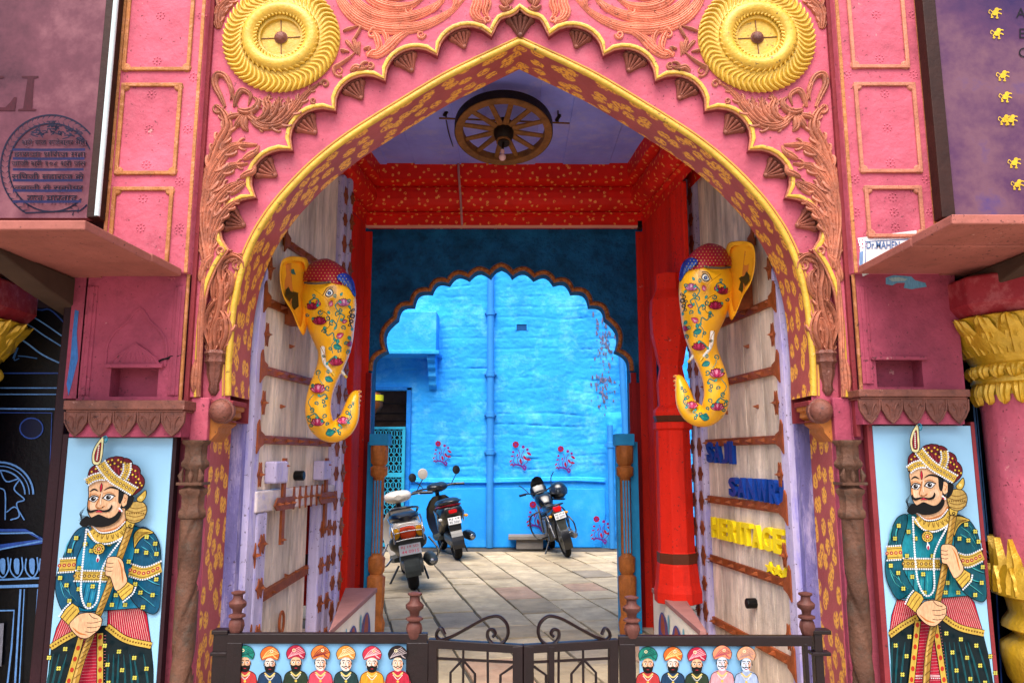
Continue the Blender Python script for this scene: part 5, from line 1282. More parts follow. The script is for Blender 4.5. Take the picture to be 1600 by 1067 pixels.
for s in (-1, 1):
    lb = 'plum hoarding with large dark letters and a round seal, above the left slab' if s < 0 else 'violet hoarding with small gold figures, above the right slab'
    xe = XP(167, 5, BYL) if s < 0 else XP(1460, 5, BYL); xo = xe + s * 2.2
    t = thing('sign_board', lb, 'sign', (xe, BYL, zsh), group='printed hoardings over the stone slabs')
    m = MB(); m.box((min(xe, xo), BYL, zsh - .01), (max(xe, xo), BYL + .05, ZTOP - .3)); face = m.build('printed_face', MAR if s < 0 else MAR2, t)
    m = MB(); m.box((xe, BYL - .012, zsh - .01), (xe - s * (.075 if s > 0 else .06), BYL + .07, ZTOP - .3)); m.build('board_edge', paint('dark_edge_wood', '3A2018' if s < 0 else '16101C', .5, .2, 8), t, .004)
    if s < 0:
        x2 = XP(181, 5, BYL); m = MB(); m.tube([(x2 - .0, BYL - .0, zsh), (x2 - .0, BYL - .0, ZTOP - .3)], .015, 10); tt = m.build('plastic_conduit', paint('white_pvc', 'DCEFEF', .35, .04), None); tag(tt, 'white plastic conduit standing beside the left hoarding', 'conduit')
        LF = lambda u, v, d: W(u, v, BYL - .003)
        lm = paint('wine_print', '5E1428', .5)
        for ch, x, w_, y in (('L', -24, 50, 173), ('I', 30, 30, 173)):
            vs, fs = text_polys(ch, 1); 
            # serif capitals drawn as plain slabs
        A = Art(); A.poly('480818', [(34,119),(60,119),(60,121.5),(53,123),(50,170),(57,171),(56,173.5),(28,173.5),(28,171),(36,170),(43,123),(34,121.5)])
        A.poly('480818', [(-22,119),(6,119),(6,122),(-2,123),(-8,168),(8,168),(16,160),(22,152),(26,152),(23,173.5),(-30,173.5),(-30,171),(-20,170),(-12,123),(-22,121.5)])
        A.build('large_lettering', lambda u, v, o: W(u, v, BYL - .002 - o), face)
        # round seal
        A = Art(); cx, cy, rx_, ry_ = 80, 262, 79, 82; NV = '100E30'; 
        def arc(r, a0=0, a1=2 * math.pi, n=60): return [(cx + rx_ * r * math.cos(a0 + (a1 - a0) * i / n), cy + ry_ * r * math.sin(a0 + (a1 - a0) * i / n)) for i in range(n + 1)]
        clip = lambda pts: [p for p in pts if p[1] < 333 and p[0] < 160 - (p[1] - 0) * .075]
        for r in (1.0, .84):
            A.stroke(NV, clip(arc(r, math.pi * .25, math.pi * 1.92)), 2.2, 0)
        for k in range(46):
            a = math.pi * .3 + k * .115
            x, y = cx + rx_ * .92 * math.cos(a), cy + ry_ * .92 * math.sin(a)
            if y > 330 or x > 132: continue
            for sg in (-1, 1):
                d = a + sg * .9 + math.pi / 2; A.poly(NV, [(x, y), (x + 8 * math.cos(d) - 2 * math.sin(d), y + 8 * math.sin(d) + 2 * math.cos(d)), (x + 10 * math.cos(d), y + 10 * math.sin(d))])
        rr = random.Random(2)
        for k in range(60):
            x = rr.uniform(52, 128); y = 190 + abs(x - 84) * .35 + rr.uniform(0, 16); A.stroke(NV, [(x, y), (x + rr.uniform(-7, 7), y + rr.uniform(-3, 4)), (x + rr.uniform(-9, 9), y + rr.uniform(-5, 6))], 1.6, 2)
        for k in range(30):      # blue-grey bands behind the lines of script
            pass
        for y in (231, 245, 262, 279, 295, 312): A.stroke('1C1A4C', [(20, y + 3), (70, y + 3.5), (134 - (y - 220) * .08, y + 3)], 4, 0)
        A.build('round_seal', lambda u, v, o: W(u, v, BYL - .002 - o), face, .0003)
        seal_m = paint('navy_print', '0C0A28', .5); halo = paint('rose_print', '8A5666', .5)
        for i, (tx, x, y, w_) in enumerate((('श्री राज राजेश्वर महा', 34, 229, 102), ('हाराजा धिराज महा', 22, 247, 112), ('जाजी श्री १०८ श्री जस', 18, 262, 116), ('सिंघजी महाराज के', 18, 282, 113), ('तवाली से स्कोयर', 22, 300, 108), ('राज मारवाड', 42, 318, 78))):
            try:
                text_mesh('script_line', tx, halo, lambda u, v, d, x=x, y=y: W(x + u, y + 1 - v, BYL - .0052), w_, 14, 0, .035, face)
                text_mesh('script_line', tx, seal_m, lambda u, v, d, x=x, y=y: W(x + u, y - v, BYL - .006), w_, 12.5, 0, .008, face)
            except Exception as e: print('script', e)
    else:
        gm = 'F2C832'
        for k, (px, py, dbl) in enumerate(((1555, 20, 0), (1558, 52, 0), (1567, 118, 0), (1571, 151, 0), (1575, 187, 1), (1585, 254, 0), (1590, 288, 0))):
            A = Art()
            for o in ([-5, 5] if dbl else [0]):
                X_ = lambda x, y: (px + o + x * .84, py + y * .84)
                A.dot(gm, *X_(3, -5), 3.6); A.poly(gm, [X_(-4,-3), X_(2,-4), X_(6,0), X_(3,5), X_(-5,4)], 3); A.stroke(gm, [X_(5,-4), X_(8,-6), X_(12,-5)], 1.7); A.stroke(gm, [X_(3,0), X_(8,1), X_(12,3)], 1.6)
                A.stroke(gm, [X_(-4,1), X_(-7,5), X_(-4,9), X_(-8,9)], 1.7); A.stroke(gm, [X_(2,3), X_(4,7), X_(2,10), X_(6,10)], 1.8); A.stroke(gm, [X_(-5,-1), X_(-10,-5), X_(-12,0), X_(-9,2)], 1.0)
            A.build('gold_figure', lambda u, v, off: W(u, v, BYL - .002 - off), face)
        bk = paint('black_print', '120E18', .5)
        for ch, x, y in (('A', 1588, 28), ('EXPE', 1593, 60), ('CO', 1592, 90)):
            text_mesh('lettering', ch, bk, lambda u, v, d, x=x, y=y: W(x + u, y - v, BYL - .004), None, 15, 0, 0, face)
SLABM = paint('red_sandstone_slab', '9C5C52', .7, .16, 3, .4, 20, dirt='7A4A3C', dirt_amt=.6)
for s in (-1, 1):
    ye = -1.02
    pf = W(134, 341, ye) if s < 0 else W(1487, 337, ye); pb = W(283, 432, PY) if s < 0 else W(1342, 428, PY)
    zt_, zb2 = pb.z + .045, pb.z - .0
    xo = XC + s * 5.2
    lb = 'red sandstone slab jutting out under the plum hoarding on the left' if s < 0 else 'red sandstone slab jutting out under the violet hoarding on the right'
    t = thing('stone_slab', lb, 'stone slab', (pf.x, ye, zb2), group='jutting sandstone slabs')
    segs = [(pb.x, pb.x + s * .42), (pb.x + s * .424, xo)] if False else None
    # front part and rear part meet in a joint
    def sx(y): return pb.x + (pf.x - pb.x) * (PY - y) / (PY - ye)
    ym = PY + (ye - PY) * (.36 if s < 0 else .62)
    for (ya, yb, dz) in ((PY + .0, ym + .003, .0), (ym - .003, ye, .006 * s)):
        m = MB(); vs = [Vector((sx(ya), ya, 0)), Vector((xo, ya, 0)), Vector((xo, yb, 0)), Vector((sx(yb), yb, 0))]
        m.add([v + Vector((0, 0, z + dz)) for z in (zb2, zt_) for v in vs], [(0,1,2,3),(4,5,6,7),(0,1,5,4),(1,2,6,5),(2,3,7,6),(3,0,4,7)])
        m.build('slab_piece', SLABM, t, .006)
    m = MB(); m.box((XC + s * (PX1 + .0), PY + .0, zb2), (xo, .02, zt_)); m.build('slab_tail', SLABM, t)
    # carved bracket in the shade below
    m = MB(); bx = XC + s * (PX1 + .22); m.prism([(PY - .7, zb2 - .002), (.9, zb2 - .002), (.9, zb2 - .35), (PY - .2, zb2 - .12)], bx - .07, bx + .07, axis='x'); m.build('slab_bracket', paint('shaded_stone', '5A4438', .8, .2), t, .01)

def column(cx, y, lb, lean=0):
    K_ = .97
    t = thing('painted_column', lb, 'column', (cx, y, -.45), group='gold and pink columns beside the gateway')
    z = lambda py: ZP(py, y - .25)
    m = MB(); m.lathe([(.40, z(487)), (.44, z(474)), (.45, z(470)), (.45, z(428)), (.40, z(424))], (cx, y, 0), 8, phase=math.pi / 8, smooth=False); m.build('red_abacus', paint('crimson_block_paint', 'A8303A', .45, .15, 3, .5, 14, dirt='E8A0A0', dirt_amt=.3), t, .012)
    prof = [(.385, z(488)), (.40, z(490)), (.36, z(500)), (.345, z(530)), (.30, z(545)), (.275, z(560)), (.29, z(564)), (.285, z(572)), (.27, z(580)), (.285, z(588)), (.285, z(592)), (.262, z(596)), (.262, z(612))]
    m = MB(); m.lathe(prof, (cx, y, 0), 48, rfun=lambda a, zz: 1 + .03 * abs(math.cos(a * 10)) * (1 if zz > z(545) else .3)); cap = m.build('gold_capital', GOLDM, t)
    def leafring(z0, z1, r0, r1, n, name, nn=1.0, up=False):
        me = MB(); h = z1 - z0; wd = 2 * math.pi * r0 / n * .50; rings = []
        for i in range(8):
            u = i / 7; r0_ = r0 + .02 * math.sin(u * math.pi) + (.03 * u ** 3 if h > 0 else 0) ; zz = z0 + h * u; r = r0_ + (r1 - r0) * u; wv = wd * max(.03, math.sqrt(max(0, 1 - u ** 3))) * (1 + .05 * math.sin(u * 9))
            rings.append([Vector((r - .012, -wv, zz)), Vector((r + .008, -wv * .62, zz)), Vector((r + .004, -wv * .22, zz)), Vector((r + .014, 0, zz)), Vector((r + .004, wv * .22, zz)), Vector((r + .008, wv * .62, zz)), Vector((r - .012, wv, zz))])
        vs = [p for q in rings for p in q]; fs = [(i*7+k, i*7+k+1, (i+1)*7+k+1, (i+1)*7+k) for i in range(7) for k in range(6)]
        me.add(vs, fs, True); mesh = me.mesh(name, GOLDM)
        for k in range(n):
            o = bpy.data.objects.new(name, mesh); COL.objects.link(o); o.parent = cap; o.location = (cx, y, 0); o.rotation_euler = (0, 0, 2 * math.pi * (k + .5) / n)
    leafring(z(592), z(628), .262, .262, 20, 'hanging_leaf'); leafring(z(564), z(586), .285, .275, 22, 'hanging_leaf'); leafring(z(548), z(492), .295, .365, 20, 'upright_leaf'); leafring(z(520), z(490), .345, .395, 20, 'upright_leaf')
    m = MB(); m.lathe([(.262, z(606)), (.25, z(640)), (.245, z(850)), (.25, z(940))], (cx, y, 0), 40, rfun=lambda a, zz: 1 - .018 * (abs(math.cos(a * 6)) > .93)); m.build('pink_shaft', PINK, t)
    m = MB(); m.lathe([(.252, z(892)), (.27, z(910)), (.275, z(944)), (.22, z(950)), (.205, z(975)), (.235, z(990)), (.245, z(1000)), (.19, z(1010)), (.19, z(1012)), (.255, z(1030)), (.26, z(1050)), (.24, z(1085)), (.2, z(1110)), (.3, z(1150)), (.3, -.45)], (cx, y, 0), 48, rfun=lambda a, zz: 1 + .035 * abs(math.cos(a * 9))); base = m.build('gold_base', GOLDM, t)
    cap = base
    def up(n, z0, z1, r0):
        me = MB(); rings = []; wd = 2 * math.pi * r0 / n * .5
        for i in range(9):
            u = i / 8; zz = z0 + (z1 - z0) * u; wv = wd * max(.04, (1 - u ** 2.6)) * (1 + .12 * math.sin(u * 14))
            rings.append([Vector((r0 - .016, -wv, zz)), Vector((r0 + .018, -wv * .5, zz)), Vector((r0 + .004, 0, zz)), Vector((r0 + .018, wv * .5, zz)), Vector((r0 - .016, wv, zz))])
        vs = [p for q in rings for p in q]; me.add(vs, [(i*5+k, i*5+k+1, (i+1)*5+k+1, (i+1)*5+k) for i in range(8) for k in range(4)], True); mesh = me.mesh('upright_leaf', GOLDM)
        for k in range(n):
            o = bpy.data.objects.new('upright_leaf', mesh); COL.objects.link(o); o.parent = base; o.location = (cx, y, 0); o.rotation_euler = (0, 0, 2 * math.pi * k / n + .1)
    up(17, z(930), z(848), .256); up(17, z(940), z(895), .272)
yc = -.10
cR = W(1622, 700, yc).x; cL = W(-93, 520, yc).x
column(cR, yc, 'pink column with gold capital and base right of the right warrior painting')
column(cL, yc, 'column with red block and gold capital at the left edge, mostly out of view')

# dark panels with blue line drawing
BLK = paint('near_black_panel', '06070E', .35, .2, 3)
def linepanel(s):
    y = .12
    xin = XP(106, 560, y) if s < 0 else XP(1512, 700, y); xo = XC + s * 4.6; ztp = ZP(481, y)
    t = thing('painted_screen', 'black panel with blue line drawing of arches ' + ('left of the left warrior painting' if s < 0 else 'behind the right gold and pink column'), 'panel', (xin, y, -.4), group='black panels drawn with blue lines')
    m = MB(); m.box((xin, y, -.44), (xo, y + .04, ztp)); f = m.build('black_face', BLK, t)
    A = Art(); B1 = '6FA4E8'; B2 = '3558B0'
    if s < 0:
        A.stroke(B1, [(-40,430),(20,478),(60,500),(104,530)], 2); A.stroke(B2, [(-40,420),(50,480),(78,484),(104,508)], 2.2); A.stroke(B1, [(-40,480),(33,502),(70,525),(104,546)], 2); A.stroke(B1, [(-40,505),(28,528),(66,554),(104,572)], 2.4)
        for y0 in (583, 606, 616): A.stroke(B2 if y0 == 583 else B1, [(-60, y0), (104, y0)], 1.8, 0)
        A.stroke(B1, [(-60,638),(88,639),(84,760),(78,840)], 3, 0); A.stroke(B2, [(-60,644),(81,645),(77,760),(72,840)], 1.5, 0)
        A.dot(B2, 49, 669, 19, 17, 20); A.dot('10183A', 49, 669, 17, 15, 20); A.stroke('4A7CC0', [(20,560),(25,548),(28,544),(22,562),(30,560)], 1.5); A.stroke('4A7CC0', [(28,556),(40,557),(58,560)], 1.6)
        for r, w_ in ((52, 3), (46, 1.5), (39, 2.4)):
            A.stroke(B1, [(r * math.cos(a) + 0, 772 + 50 * r / 52 * -math.sin(a)) for a in [k * math.pi / 20 for k in range(21)]], w_, 0)
        A.stroke(B1, [(0,734),(10,752),(30,748),(22,764),(38,780),(26,786),(30,806),(16,812)], 2); A.stroke(B1, [(0,762),(8,770),(8,812)], 2); A.stroke(B1, [(10,800),(24,792),(38,812)], 1.8)
        A.poly(B2, [(-60,826),(40,826),(70,842),(72,848),(-60,866)]); A.poly('06070E', [(-60,830),(38,830),(62,842),(-60,858)]); A.stroke(B1, [(-60,834),(50,832),(70,844),(-60,870)], 2.4, 0)
        for x in (4, 26, 50, 72):
            A.stroke(B1, [(x - 9, 872), (x - 10, 890), (x, 902), (x + 9, 890), (x + 8, 870)], 2.2); A.poly(B1, [(x - 4, 874), (x - 3, 892), (x + 3, 896), (x + 4, 874)], 3)
        A.stroke(B1, [(-60,908),(74,902)], 3, 0); A.stroke(B1, [(-60,918),(72,914)], 4.5, 0)
        for x0, x1, w_ in ((32,20,3),(38,27,1.6),(60,46,3.4),(66,54,1.6),(70,58,2)): A.stroke(B1, [(x0, 920), (x1, 1067 + 60)], w_, 0)
        A.stroke(B1, [(-60,955),(22,953),(18,1010),(8,1100)], 2.6, 0); A.poly('8A8A98', [(-60,975),(6,973),(2,1040),(-60,1042)])
    else:
        for x0, x1, w_ in ((1517,1541,3),(1521,1545,1.6),(1533,1554,2.4),(1543,1564,2.2)): A.stroke(B1, [(x0, 585), (x1, 845)], w_, 0)
        A.stroke(B1, [(1530,840),(1600,838)], 3, 0); A.stroke(B1, [(1534,852),(1546,866),(1550,876),(1536,862)], 2); A.stroke(B2, [(1554,870),(1568,1120)], 2.5, 0)
        for k in range(6): A.stroke(B2, [(1514 + k * 1.5, 560 + k * 8), (1523, 566 + k * 6)], 1.2, 0)
    A.build('blue_line_drawing', lambda u, v, o: W(u, v, y - .001 - o), f)
linepanel(-1); linepanel(1)
m = MB(); xb_ = XP(116, 800, -.05); m.box((XP(99, 800, -.02), -.09, -.44), (XP(82, 800, -.02), .16, ZP(481))); 
tag(m.build('door_casing', paint('dark_plum_casing', '32181F', .5, .2), None, .006), 'dark plum casing strip between the black panel and the left warrior painting', 'casing')
m = MB(); A = Art()
for q in ([(117,484),(123,486),(120,520),(122,560),(112,600),(107,618),(104,600),(110,560),(113,520)],): A.poly('3E7CC8', q)
A.build('flaked_blue_paint', lambda u, v, o: W(u, v, PY + .028 - o), gate)
m = MB(); m.box((XP(124, 540, PY), PY + .03, ZP(625)), (XP(104, 600, PY) - .03, .15, zshelf)); m.build('bay_edge_wall', PINKD, gate)
# ================================================================= WARRIOR PAINTINGS
def warrior(right=False):
    A = Art(); K = '0C0A0C'; G1 = 'D8B24A'; G2 = '7A5418'; T1 = '1C8AB0'; T2 = '0C5474'; T3 = '46B0C8'; SK = 'EDB98C'; SKD = 'C8783C'; RD = 'BE1A38'; WH = 'F2F4F6'
    if right: T1, T2, T3 = '1C90A0', '0B5868', '46B8B8'
    def out(c, pts, sm=4, w=3.2): A.poly(c, pts, sm); A.stroke(K, pts, w, sm, closed=True)
    # skirt
    A.poly('0A2026', [(262,1130),(262,850),(300,820),(370,790),(470,780),(560,850),(668,870),(690,960),(722,1130)])
    for x0, x1 in ((275,262),(300,280),(330,300),(520,540),(560,600),(600,660),(540,560),(585,630),(640,700),(500,515)):
        A.stroke('0F5058', [(x0, 900), ((x0 + x1) / 2, 1000), (x1, 1120)], 9, 3, True)
    out(RD, [(300,722),(275,790),(262,872),(330,830),(385,795),(400,740)], 0); out(RD, [(470,705),(600,700),(630,735),(668,868),(570,845),(478,790)], 0)
    for k in range(11): A.stroke('F0B8B0', [(300 + k * 9, 728), (268 + k * 10, 862 - k * 6)], 2, 0)
    for k in range(17): A.stroke('F0B8B0', [(478 + k * 8, 708), (494 + k * 10.5, 792 + k * 4.4)], 2, 0)
    for pts in ([(262,872),(320,832),(384,796)], [(478,784),(560,838),(668,864)]):
        A.stroke(K, pts, 30); A.stroke(G1, pts, 25); A.beads(G2, pts, 4.5, 12)
    A.poly(RD, [(372,815),(352,1130),(500,1130),(462,812)]);
    for k in range(22): A.stroke('E88A90', [(366 - k * .6, 830 + k * 13), (480 + k * 1.5, 822 + k * 13)], 1.8, 0)
    A.stroke('F2C0C4', [(355,1040),(488,1040)], 6, 0); A.beads(WH, [(356,1050),(490,1050)], 3, 9)
    for a, b in (((384,812),(340,1130)), ((456,812),(500,1130))):
        A.stroke(K, [a, b], 29, 0); A.stroke(G1, [a, b], 23, 0)
        for k in range(7): f = k / 7 + .05; A.dot('C4381E', a[0] + (b[0]-a[0]) * f, a[1] + (b[1]-a[1]) * f, 8, 11)
    # torso and sleeves
    out(T1, [(350,368),(318,480),(322,600),(300,715),(400,722),(480,716),(620,705),(560,640),(575,480),(560,375),(460,340)], 0)
    for x in (345, 372, 395, 420, 455, 490, 520): A.stroke(T2, [(x, 600), (x - 4, 660), (x - 8, 715)], 6, 3, True); A.stroke(T3, [(x + 12, 600), (x + 8, 650), (x + 6, 700)], 3, 3, True)
    out(T2, [(348,370),(312,378),(286,420),(270,480),(256,540),(250,600),(262,660),(300,722),(350,700),(385,708),(352,650),(326,590),(322,500),(345,420)])
    out(T2, [(556,372),(608,392),(640,440),(655,500),(668,580),(680,690),(668,728),(640,728),(590,700),(552,650),(560,600),(545,540),(548,450)])
    for pts in ([(268,600),(290,650),(330,690)],[(262,580),(285,620),(310,640)],[(300,600),(310,640),(345,680)],[(285,420),(275,450),(272,490)],[(320,400),(300,440),(300,490)],[(575,420),(610,450),(640,500)],[(570,450),(600,470),(640,520)],[(570,600),(620,640),(665,650)],[(575,640),(620,670),(660,700)],[(600,580),(640,600),(668,610)],[(590,400),(620,430),(635,470)]): A.stroke(T3, pts, 4.5, 4, True); A.stroke(K, [(a + 5, b + 6) for a, b in pts], 2.4, 4, True)
    # shoulder epaulette
    out(G1, [(540,440),(535,400),(560,375),(612,392),(580,405),(558,428),(545,458)]); 
    for k in range(8): A.stroke(G2, [(545, 440 - k * 7), (565 + k * 5, 402 - k * 1.5)], 1.8, 0)
    # arm bands, belt
    for pts, w in (([(258,530),(322,526)], 50), ([(542,548),(600,562),(664,535)], 44), ([(326,572),(480,574)], 36)):
        A.stroke(K, pts, w + 4); A.stroke(G1, pts, w)
        A.beads('B02038' if w > 40 else G2, pts, 8, 19); A.beads('F0D890', pts, 3, 19)
        for sg in (-1, 1):
            A.stroke(K, [(a, b + sg * w * .36) for a, b in pts], 2); A.beads(WH, [(a, b + sg * (w * .5 + 4)) for a, b in pts], 4, 9.5)
    # little flowers on the cloth
    def fl(x, y):
        A.dot(K, x, y, 11.5)
        for a in range(4): A.dot('D8CE58', x + 6 * math.cos(a * 1.571 + .78), y + 6 * math.sin(a * 1.571 + .78), 4.6, None, 7)
        A.dot('10323A', x, y, 2.2)
    for x, y in ((310,415),(292,468),(350,440),(378,468),(445,440),(340,540),(448,540),(270,580),(320,675),(300,610),(405,615),(590,410),(628,438),(598,475),(560,468),(535,512),(640,480),(600,640),(650,650),(655,585),(575,605),(505,650),(495,690),(620,700),(548,690),(355,625),(405,690),
                 (335,872),(275,908),(320,952),(300,1028),(492,858),(553,882),(618,908),(515,936),(577,958),(632,990),(530,1010),(588,1045),(675,952),(695,1020),(650,1060),(280,1080),(535,1090)): fl(x, y)
    # neck, collar
    out(SK, [(372,340),(375,368),(420,395),(480,378),(508,345),(505,300),(470,290)], 3)
    A.stroke(SKD, [(375,366),(420,386),(480,368),(506,335)], 7)
    A.stroke(K, [(372,384),(405,412),(455,412),(500,390),(522,358)], 40); A.stroke(G1, [(372,384),(405,412),(455,412),(500,390),(522,358)], 34)
    for k in range(11): a = 2.9 - k * .27; A.stroke(G2, [(446 + 66 * math.cos(a), 348 + 52 * math.sin(a)), (446 + 82 * math.cos(a + .04), 350 + 70 * math.sin(a + .04)), (446 + 66 * math.cos(a + .14), 348 + 52 * math.sin(a + .14))], 2.6, 3)
    A.beads(WH, [(364,380),(400,428),(455,436),(510,405),(534,368)], 4.2, 9); A.beads(WH, [(378,362),(415,390),(470,382),(505,345)], 3.6, 8)
    # pendant and long strings
    A.dot(K, 417, 458, 26); A.dot(G1, 417, 458, 22, None, 14); A.beads(K, [(417+15*math.cos(a*.63), 458+15*math.sin(a*.63)) for a in range(11)], 3, 9, 0); A.dot('B02038', 417, 458, 8); A.dot('F2E0A0', 417, 458, 3.5)
    A.stroke(WH, [(417,480),(417,492)], 4, 0); A.dot(WH, 419, 500, 7, 13); A.dot('B02048', 419, 504, 4.5, 9)
    A.beads(WH, [(358,378),(360,470),(364,560),(372,640),(395,694),(420,700),(440,670),(441,600),(442,540),(460,490),(488,440),(508,404)], 4.7, 10.2)
    # staff
    st = [(530,355),(506,480),(478,620),(452,730),(432,830),(408,940),(388,1130)]
    A.stroke(K, st, 31); A.stroke('B08434', st, 26); A.stroke('D8B060', [(a - 6, b) for a, b in st], 7)
    for k in range(30): 
        f = k / 30; i = int(f * 6); g = f * 6 - i; x = st[i][0] + (st[i+1][0]-st[i][0]) * g; y = st[i][1] + (st[i+1][1]-st[i][1]) * g; A.stroke('5A3A14', [(x - 11, y + 12), (x + 12, y - 8)], 2.2, 0)
    out(G1, [(508,350),(512,322),(546,324),(545,356),(538,372),(512,368)], 0); A.dot(K, 527, 362, 7); A.dot(G1, 527, 362, 3)
    out('C8A456', [(500,305),(504,282),(522,266),(545,262),(568,268),(582,288),(584,308),(576,332),(556,348),(532,350),(510,336)])
    for y in (284, 300, 318, 334): A.stroke(G2, [(503, y - 2), (542, y + 8), (582, y - 4)], 3)
    for x in range(510, 580, 9): A.dot('7A5418', x, 311, 3)
    out(G1, [(545,262),(538,250),(552,232),(568,216),(573,240),(562,262)]); A.dot('F0D880', 556, 246, 7)
    # face
    out(SK, [(348,192),(350,240),(352,292),(372,330),(420,348),(468,330),(482,280),(478,225),(462,180),(400,166)], 4)
    A.poly('F4CBA4', [(362,270),(372,262),(388,280),(382,300),(362,296)], 4); A.poly('F4CBA4', [(430,275),(458,262),(466,290),(440,305)], 4); A.stroke(SKD, [(356,220),(355,270),(362,300)], 5, 4, True); A.stroke(SKD, [(476,240),(474,280)], 6, 4, True)
    out(SK, [(482,235),(496,232),(506,246),(504,272),(490,284),(480,270)], 4, 2.4); A.stroke(SKD, [(488,246),(498,252),(492,268)], 3)
    A.poly(K, [(462,182),(484,190),(486,240),(478,270),(468,262),(464,220)], 3); A.poly(K, [(506,236),(528,245),(520,282),(500,300),(502,270)], 3)
    for ex, ey, sx in ((370, 252, 19), (428, 246, 21)):
        A.poly(WH, [(ex - sx, ey + 2), (ex - 4, ey - 13), (ex + sx, ey - 4), (ex + 6, ey + 11)], 4); A.dot('2A1208', ex, ey - 1, 10); A.dot(K, ex, ey - 1, 7); A.dot(WH, ex + 3, ey - 4, 2)
        A.stroke(K, [(ex - sx - 2, ey + 4), (ex - 4, ey - 14), (ex + sx + 6, ey - 6)], 4.5, 4); A.stroke(K, [(ex - sx, ey + 3), (ex + 4, ey + 12), (ex + sx, ey - 2)], 2.6, 4); A.stroke(SKD, [(ex - sx, ey - 16), (ex, ey - 22), (ex + sx, ey - 14)], 2.2)
    A.stroke(K, [(352,222),(368,212),(386,220)], 7, 4, True); A.stroke(K, [(406,216),(430,204),(458,210),(470,218)], 7.5, 4, True)
    A.stroke(SKD, [(396,230),(390,262),(384,280),(392,290),(408,288),(418,280)], 4); A.dot(K, 394, 288, 2.4); A.dot(K, 411, 286, 2.4); A.stroke('F6D8B8', [(402,225),(400,255),(402,275)], 5)
    out('C0203A', [(394,186),(390,205),(395,224),(400,205)], 3, 1.6)
    # beard with swept whiskers, moustache
    A.poly(K, [(330,352),(352,322),(372,328),(392,318),(404,316),(440,330),(462,322),(480,300),(488,318),(472,346),(440,364),(400,368),(372,360),(352,368)], 4)
    for k in range(9): A.stroke(K, [(362, 348 - k * 3), (342 - k * 2, 346 - k * 4), (324 + k * 3, 338 - k * 7)], 2.4, 3, True)
    for k in range(7): A.stroke(K, [(462, 330), (476 + k, 318 - k * 4), (482 + k * 2, 300 - k * 3)], 2.4, 3, True)
    A.stroke('C02840', [(388,306),(400,302),(414,306)], 8, 3, True)
    A.stroke(K, [(400,296),(382,300),(366,304),(356,296),(354,284)], 10, 4, True); A.stroke(K, [(400,296),(420,302),(438,298),(446,286),(446,276)], 10, 4, True)
    for k in range(5): A.dot(WH, 478 + k * 3, 290 + k * 3, 3.4); 
    A.dot('C02840', 482, 300, 4)
    # turban
    TB = '6A1020'
    for c in ([(338,160),(342,130),(360,112),(384,104),(402,120),(412,150),(380,166),(342,192)], [(392,108),(402,88),(425,80),(440,96),(440,140),(415,140)], [(425,84),(450,78),(470,88),(470,140),(440,150)], [(466,88),(492,90),(505,112),(498,160),(470,150)], [(500,112),(530,120),(540,150),(520,185),(492,165)], [(534,148),(556,165),(562,190),(552,214),(520,210),(508,180)], [(520,200),(554,208),(545,222),(520,238),(500,215)], [(410,110),(470,120),(530,170),(530,215),(470,190),(420,160)]): out(TB, c, 4, 3)
    for k in range(14): A.stroke('A02838', [(352 + k * 14, 118 + abs(k - 6) * 3), (356 + k * 14.5, 140 + abs(k - 5) * 5)], 3.5, 0)
    for x, y in ((352,140),(366,128),(380,120),(360,158),(376,148),(392,138),(410,98),(424,92),(420,112),(436,106),(448,92),(460,100),(452,118),(474,104),(482,120),(494,108),(488,140),(506,130),(520,136),(512,152),(526,160),(538,170),(530,184),(546,186),(540,204),(554,196),(466,130),(478,150),(500,172)): A.dot('E8C23C', x, y, 4)
    for pts, w in (([(340,182),(362,166),(392,158),(416,160)], 24), ([(384,106),(404,132),(440,168),(486,196),(530,222)], 30), ([(486,108),(488,138),(478,170)], 22)):
        A.stroke(K, pts, w + 4); A.stroke(G1, pts, w); A.beads(G2, pts, 6, 15); A.beads('F4E4A8', pts, 2.4, 15)
        for sg in (-1, 1):
            q = smooth_path([(a, b, 0) for a, b in pts], 4); o = []
            for i, p in enumerate(q):
                t = (q[min(i+1, len(q)-1)] - q[max(i-1, 0)]).normalized(); o.append((p.x - t.y * sg * (w * .5 + 3), p.y + t.x * sg * (w * .5 + 3)))
            A.beads(WH, o, 4, 9, 0)
    out('E8DCA0', [(352,104),(346,70),(352,36),(368,6),(380,-6),(384,30),(386,80),(380,108),(366,112)], 4, 3); out('8A1828', [(360,96),(356,66),(364,34),(374,20),(376,60),(376,96)], 4, 2)
    for y in range(34, 96, 8): A.dot('F4EEDC', 367, y, 3)
    A.stroke('2A7A94', [(378,2),(388,-6),(396,6),(392,20),(384,18)], 5); A.dot('4AA8C0', 390, 8, 5)
    # cuffs and hands
    out(G1, [(312,735),(330,700),(352,678),(378,694),(386,712),(366,742),(350,768)], 0); A.stroke(G2, [(322,742),(342,712),(360,690)], 3); A.stroke(G2, [(336,752),(356,722),(372,702)], 3); A.beads(WH, [(308,730),(324,700),(344,676)], 4, 9)
    out(G1, [(518,628),(556,590),(584,606),(582,632),(548,668)], 0); A.stroke(G2, [(528,640),(566,602)], 3); A.stroke(G2, [(540,652),(576,616)], 3); A.beads(WH, [(552,672),(584,640),(592,612)], 4, 9)
    out(SK, [(463,498),(482,487),(508,490),(528,508),(540,545),(556,592),(520,628),(500,600),(486,570),(465,560)], 3)
    for y in (512, 528, 544): A.stroke(K, [(463, y), (480, y + 3), (492, y + 1)], 2.4, 3)
    A.stroke(SKD, [(508,500),(524,530),(534,570),(540,595)], 6, 4, True)
    out(SK, [(352,766),(368,740),(388,722),(420,716),(448,720),(476,738),(480,756),(474,782),(452,806),(430,822),(400,818),(372,796)], 3)
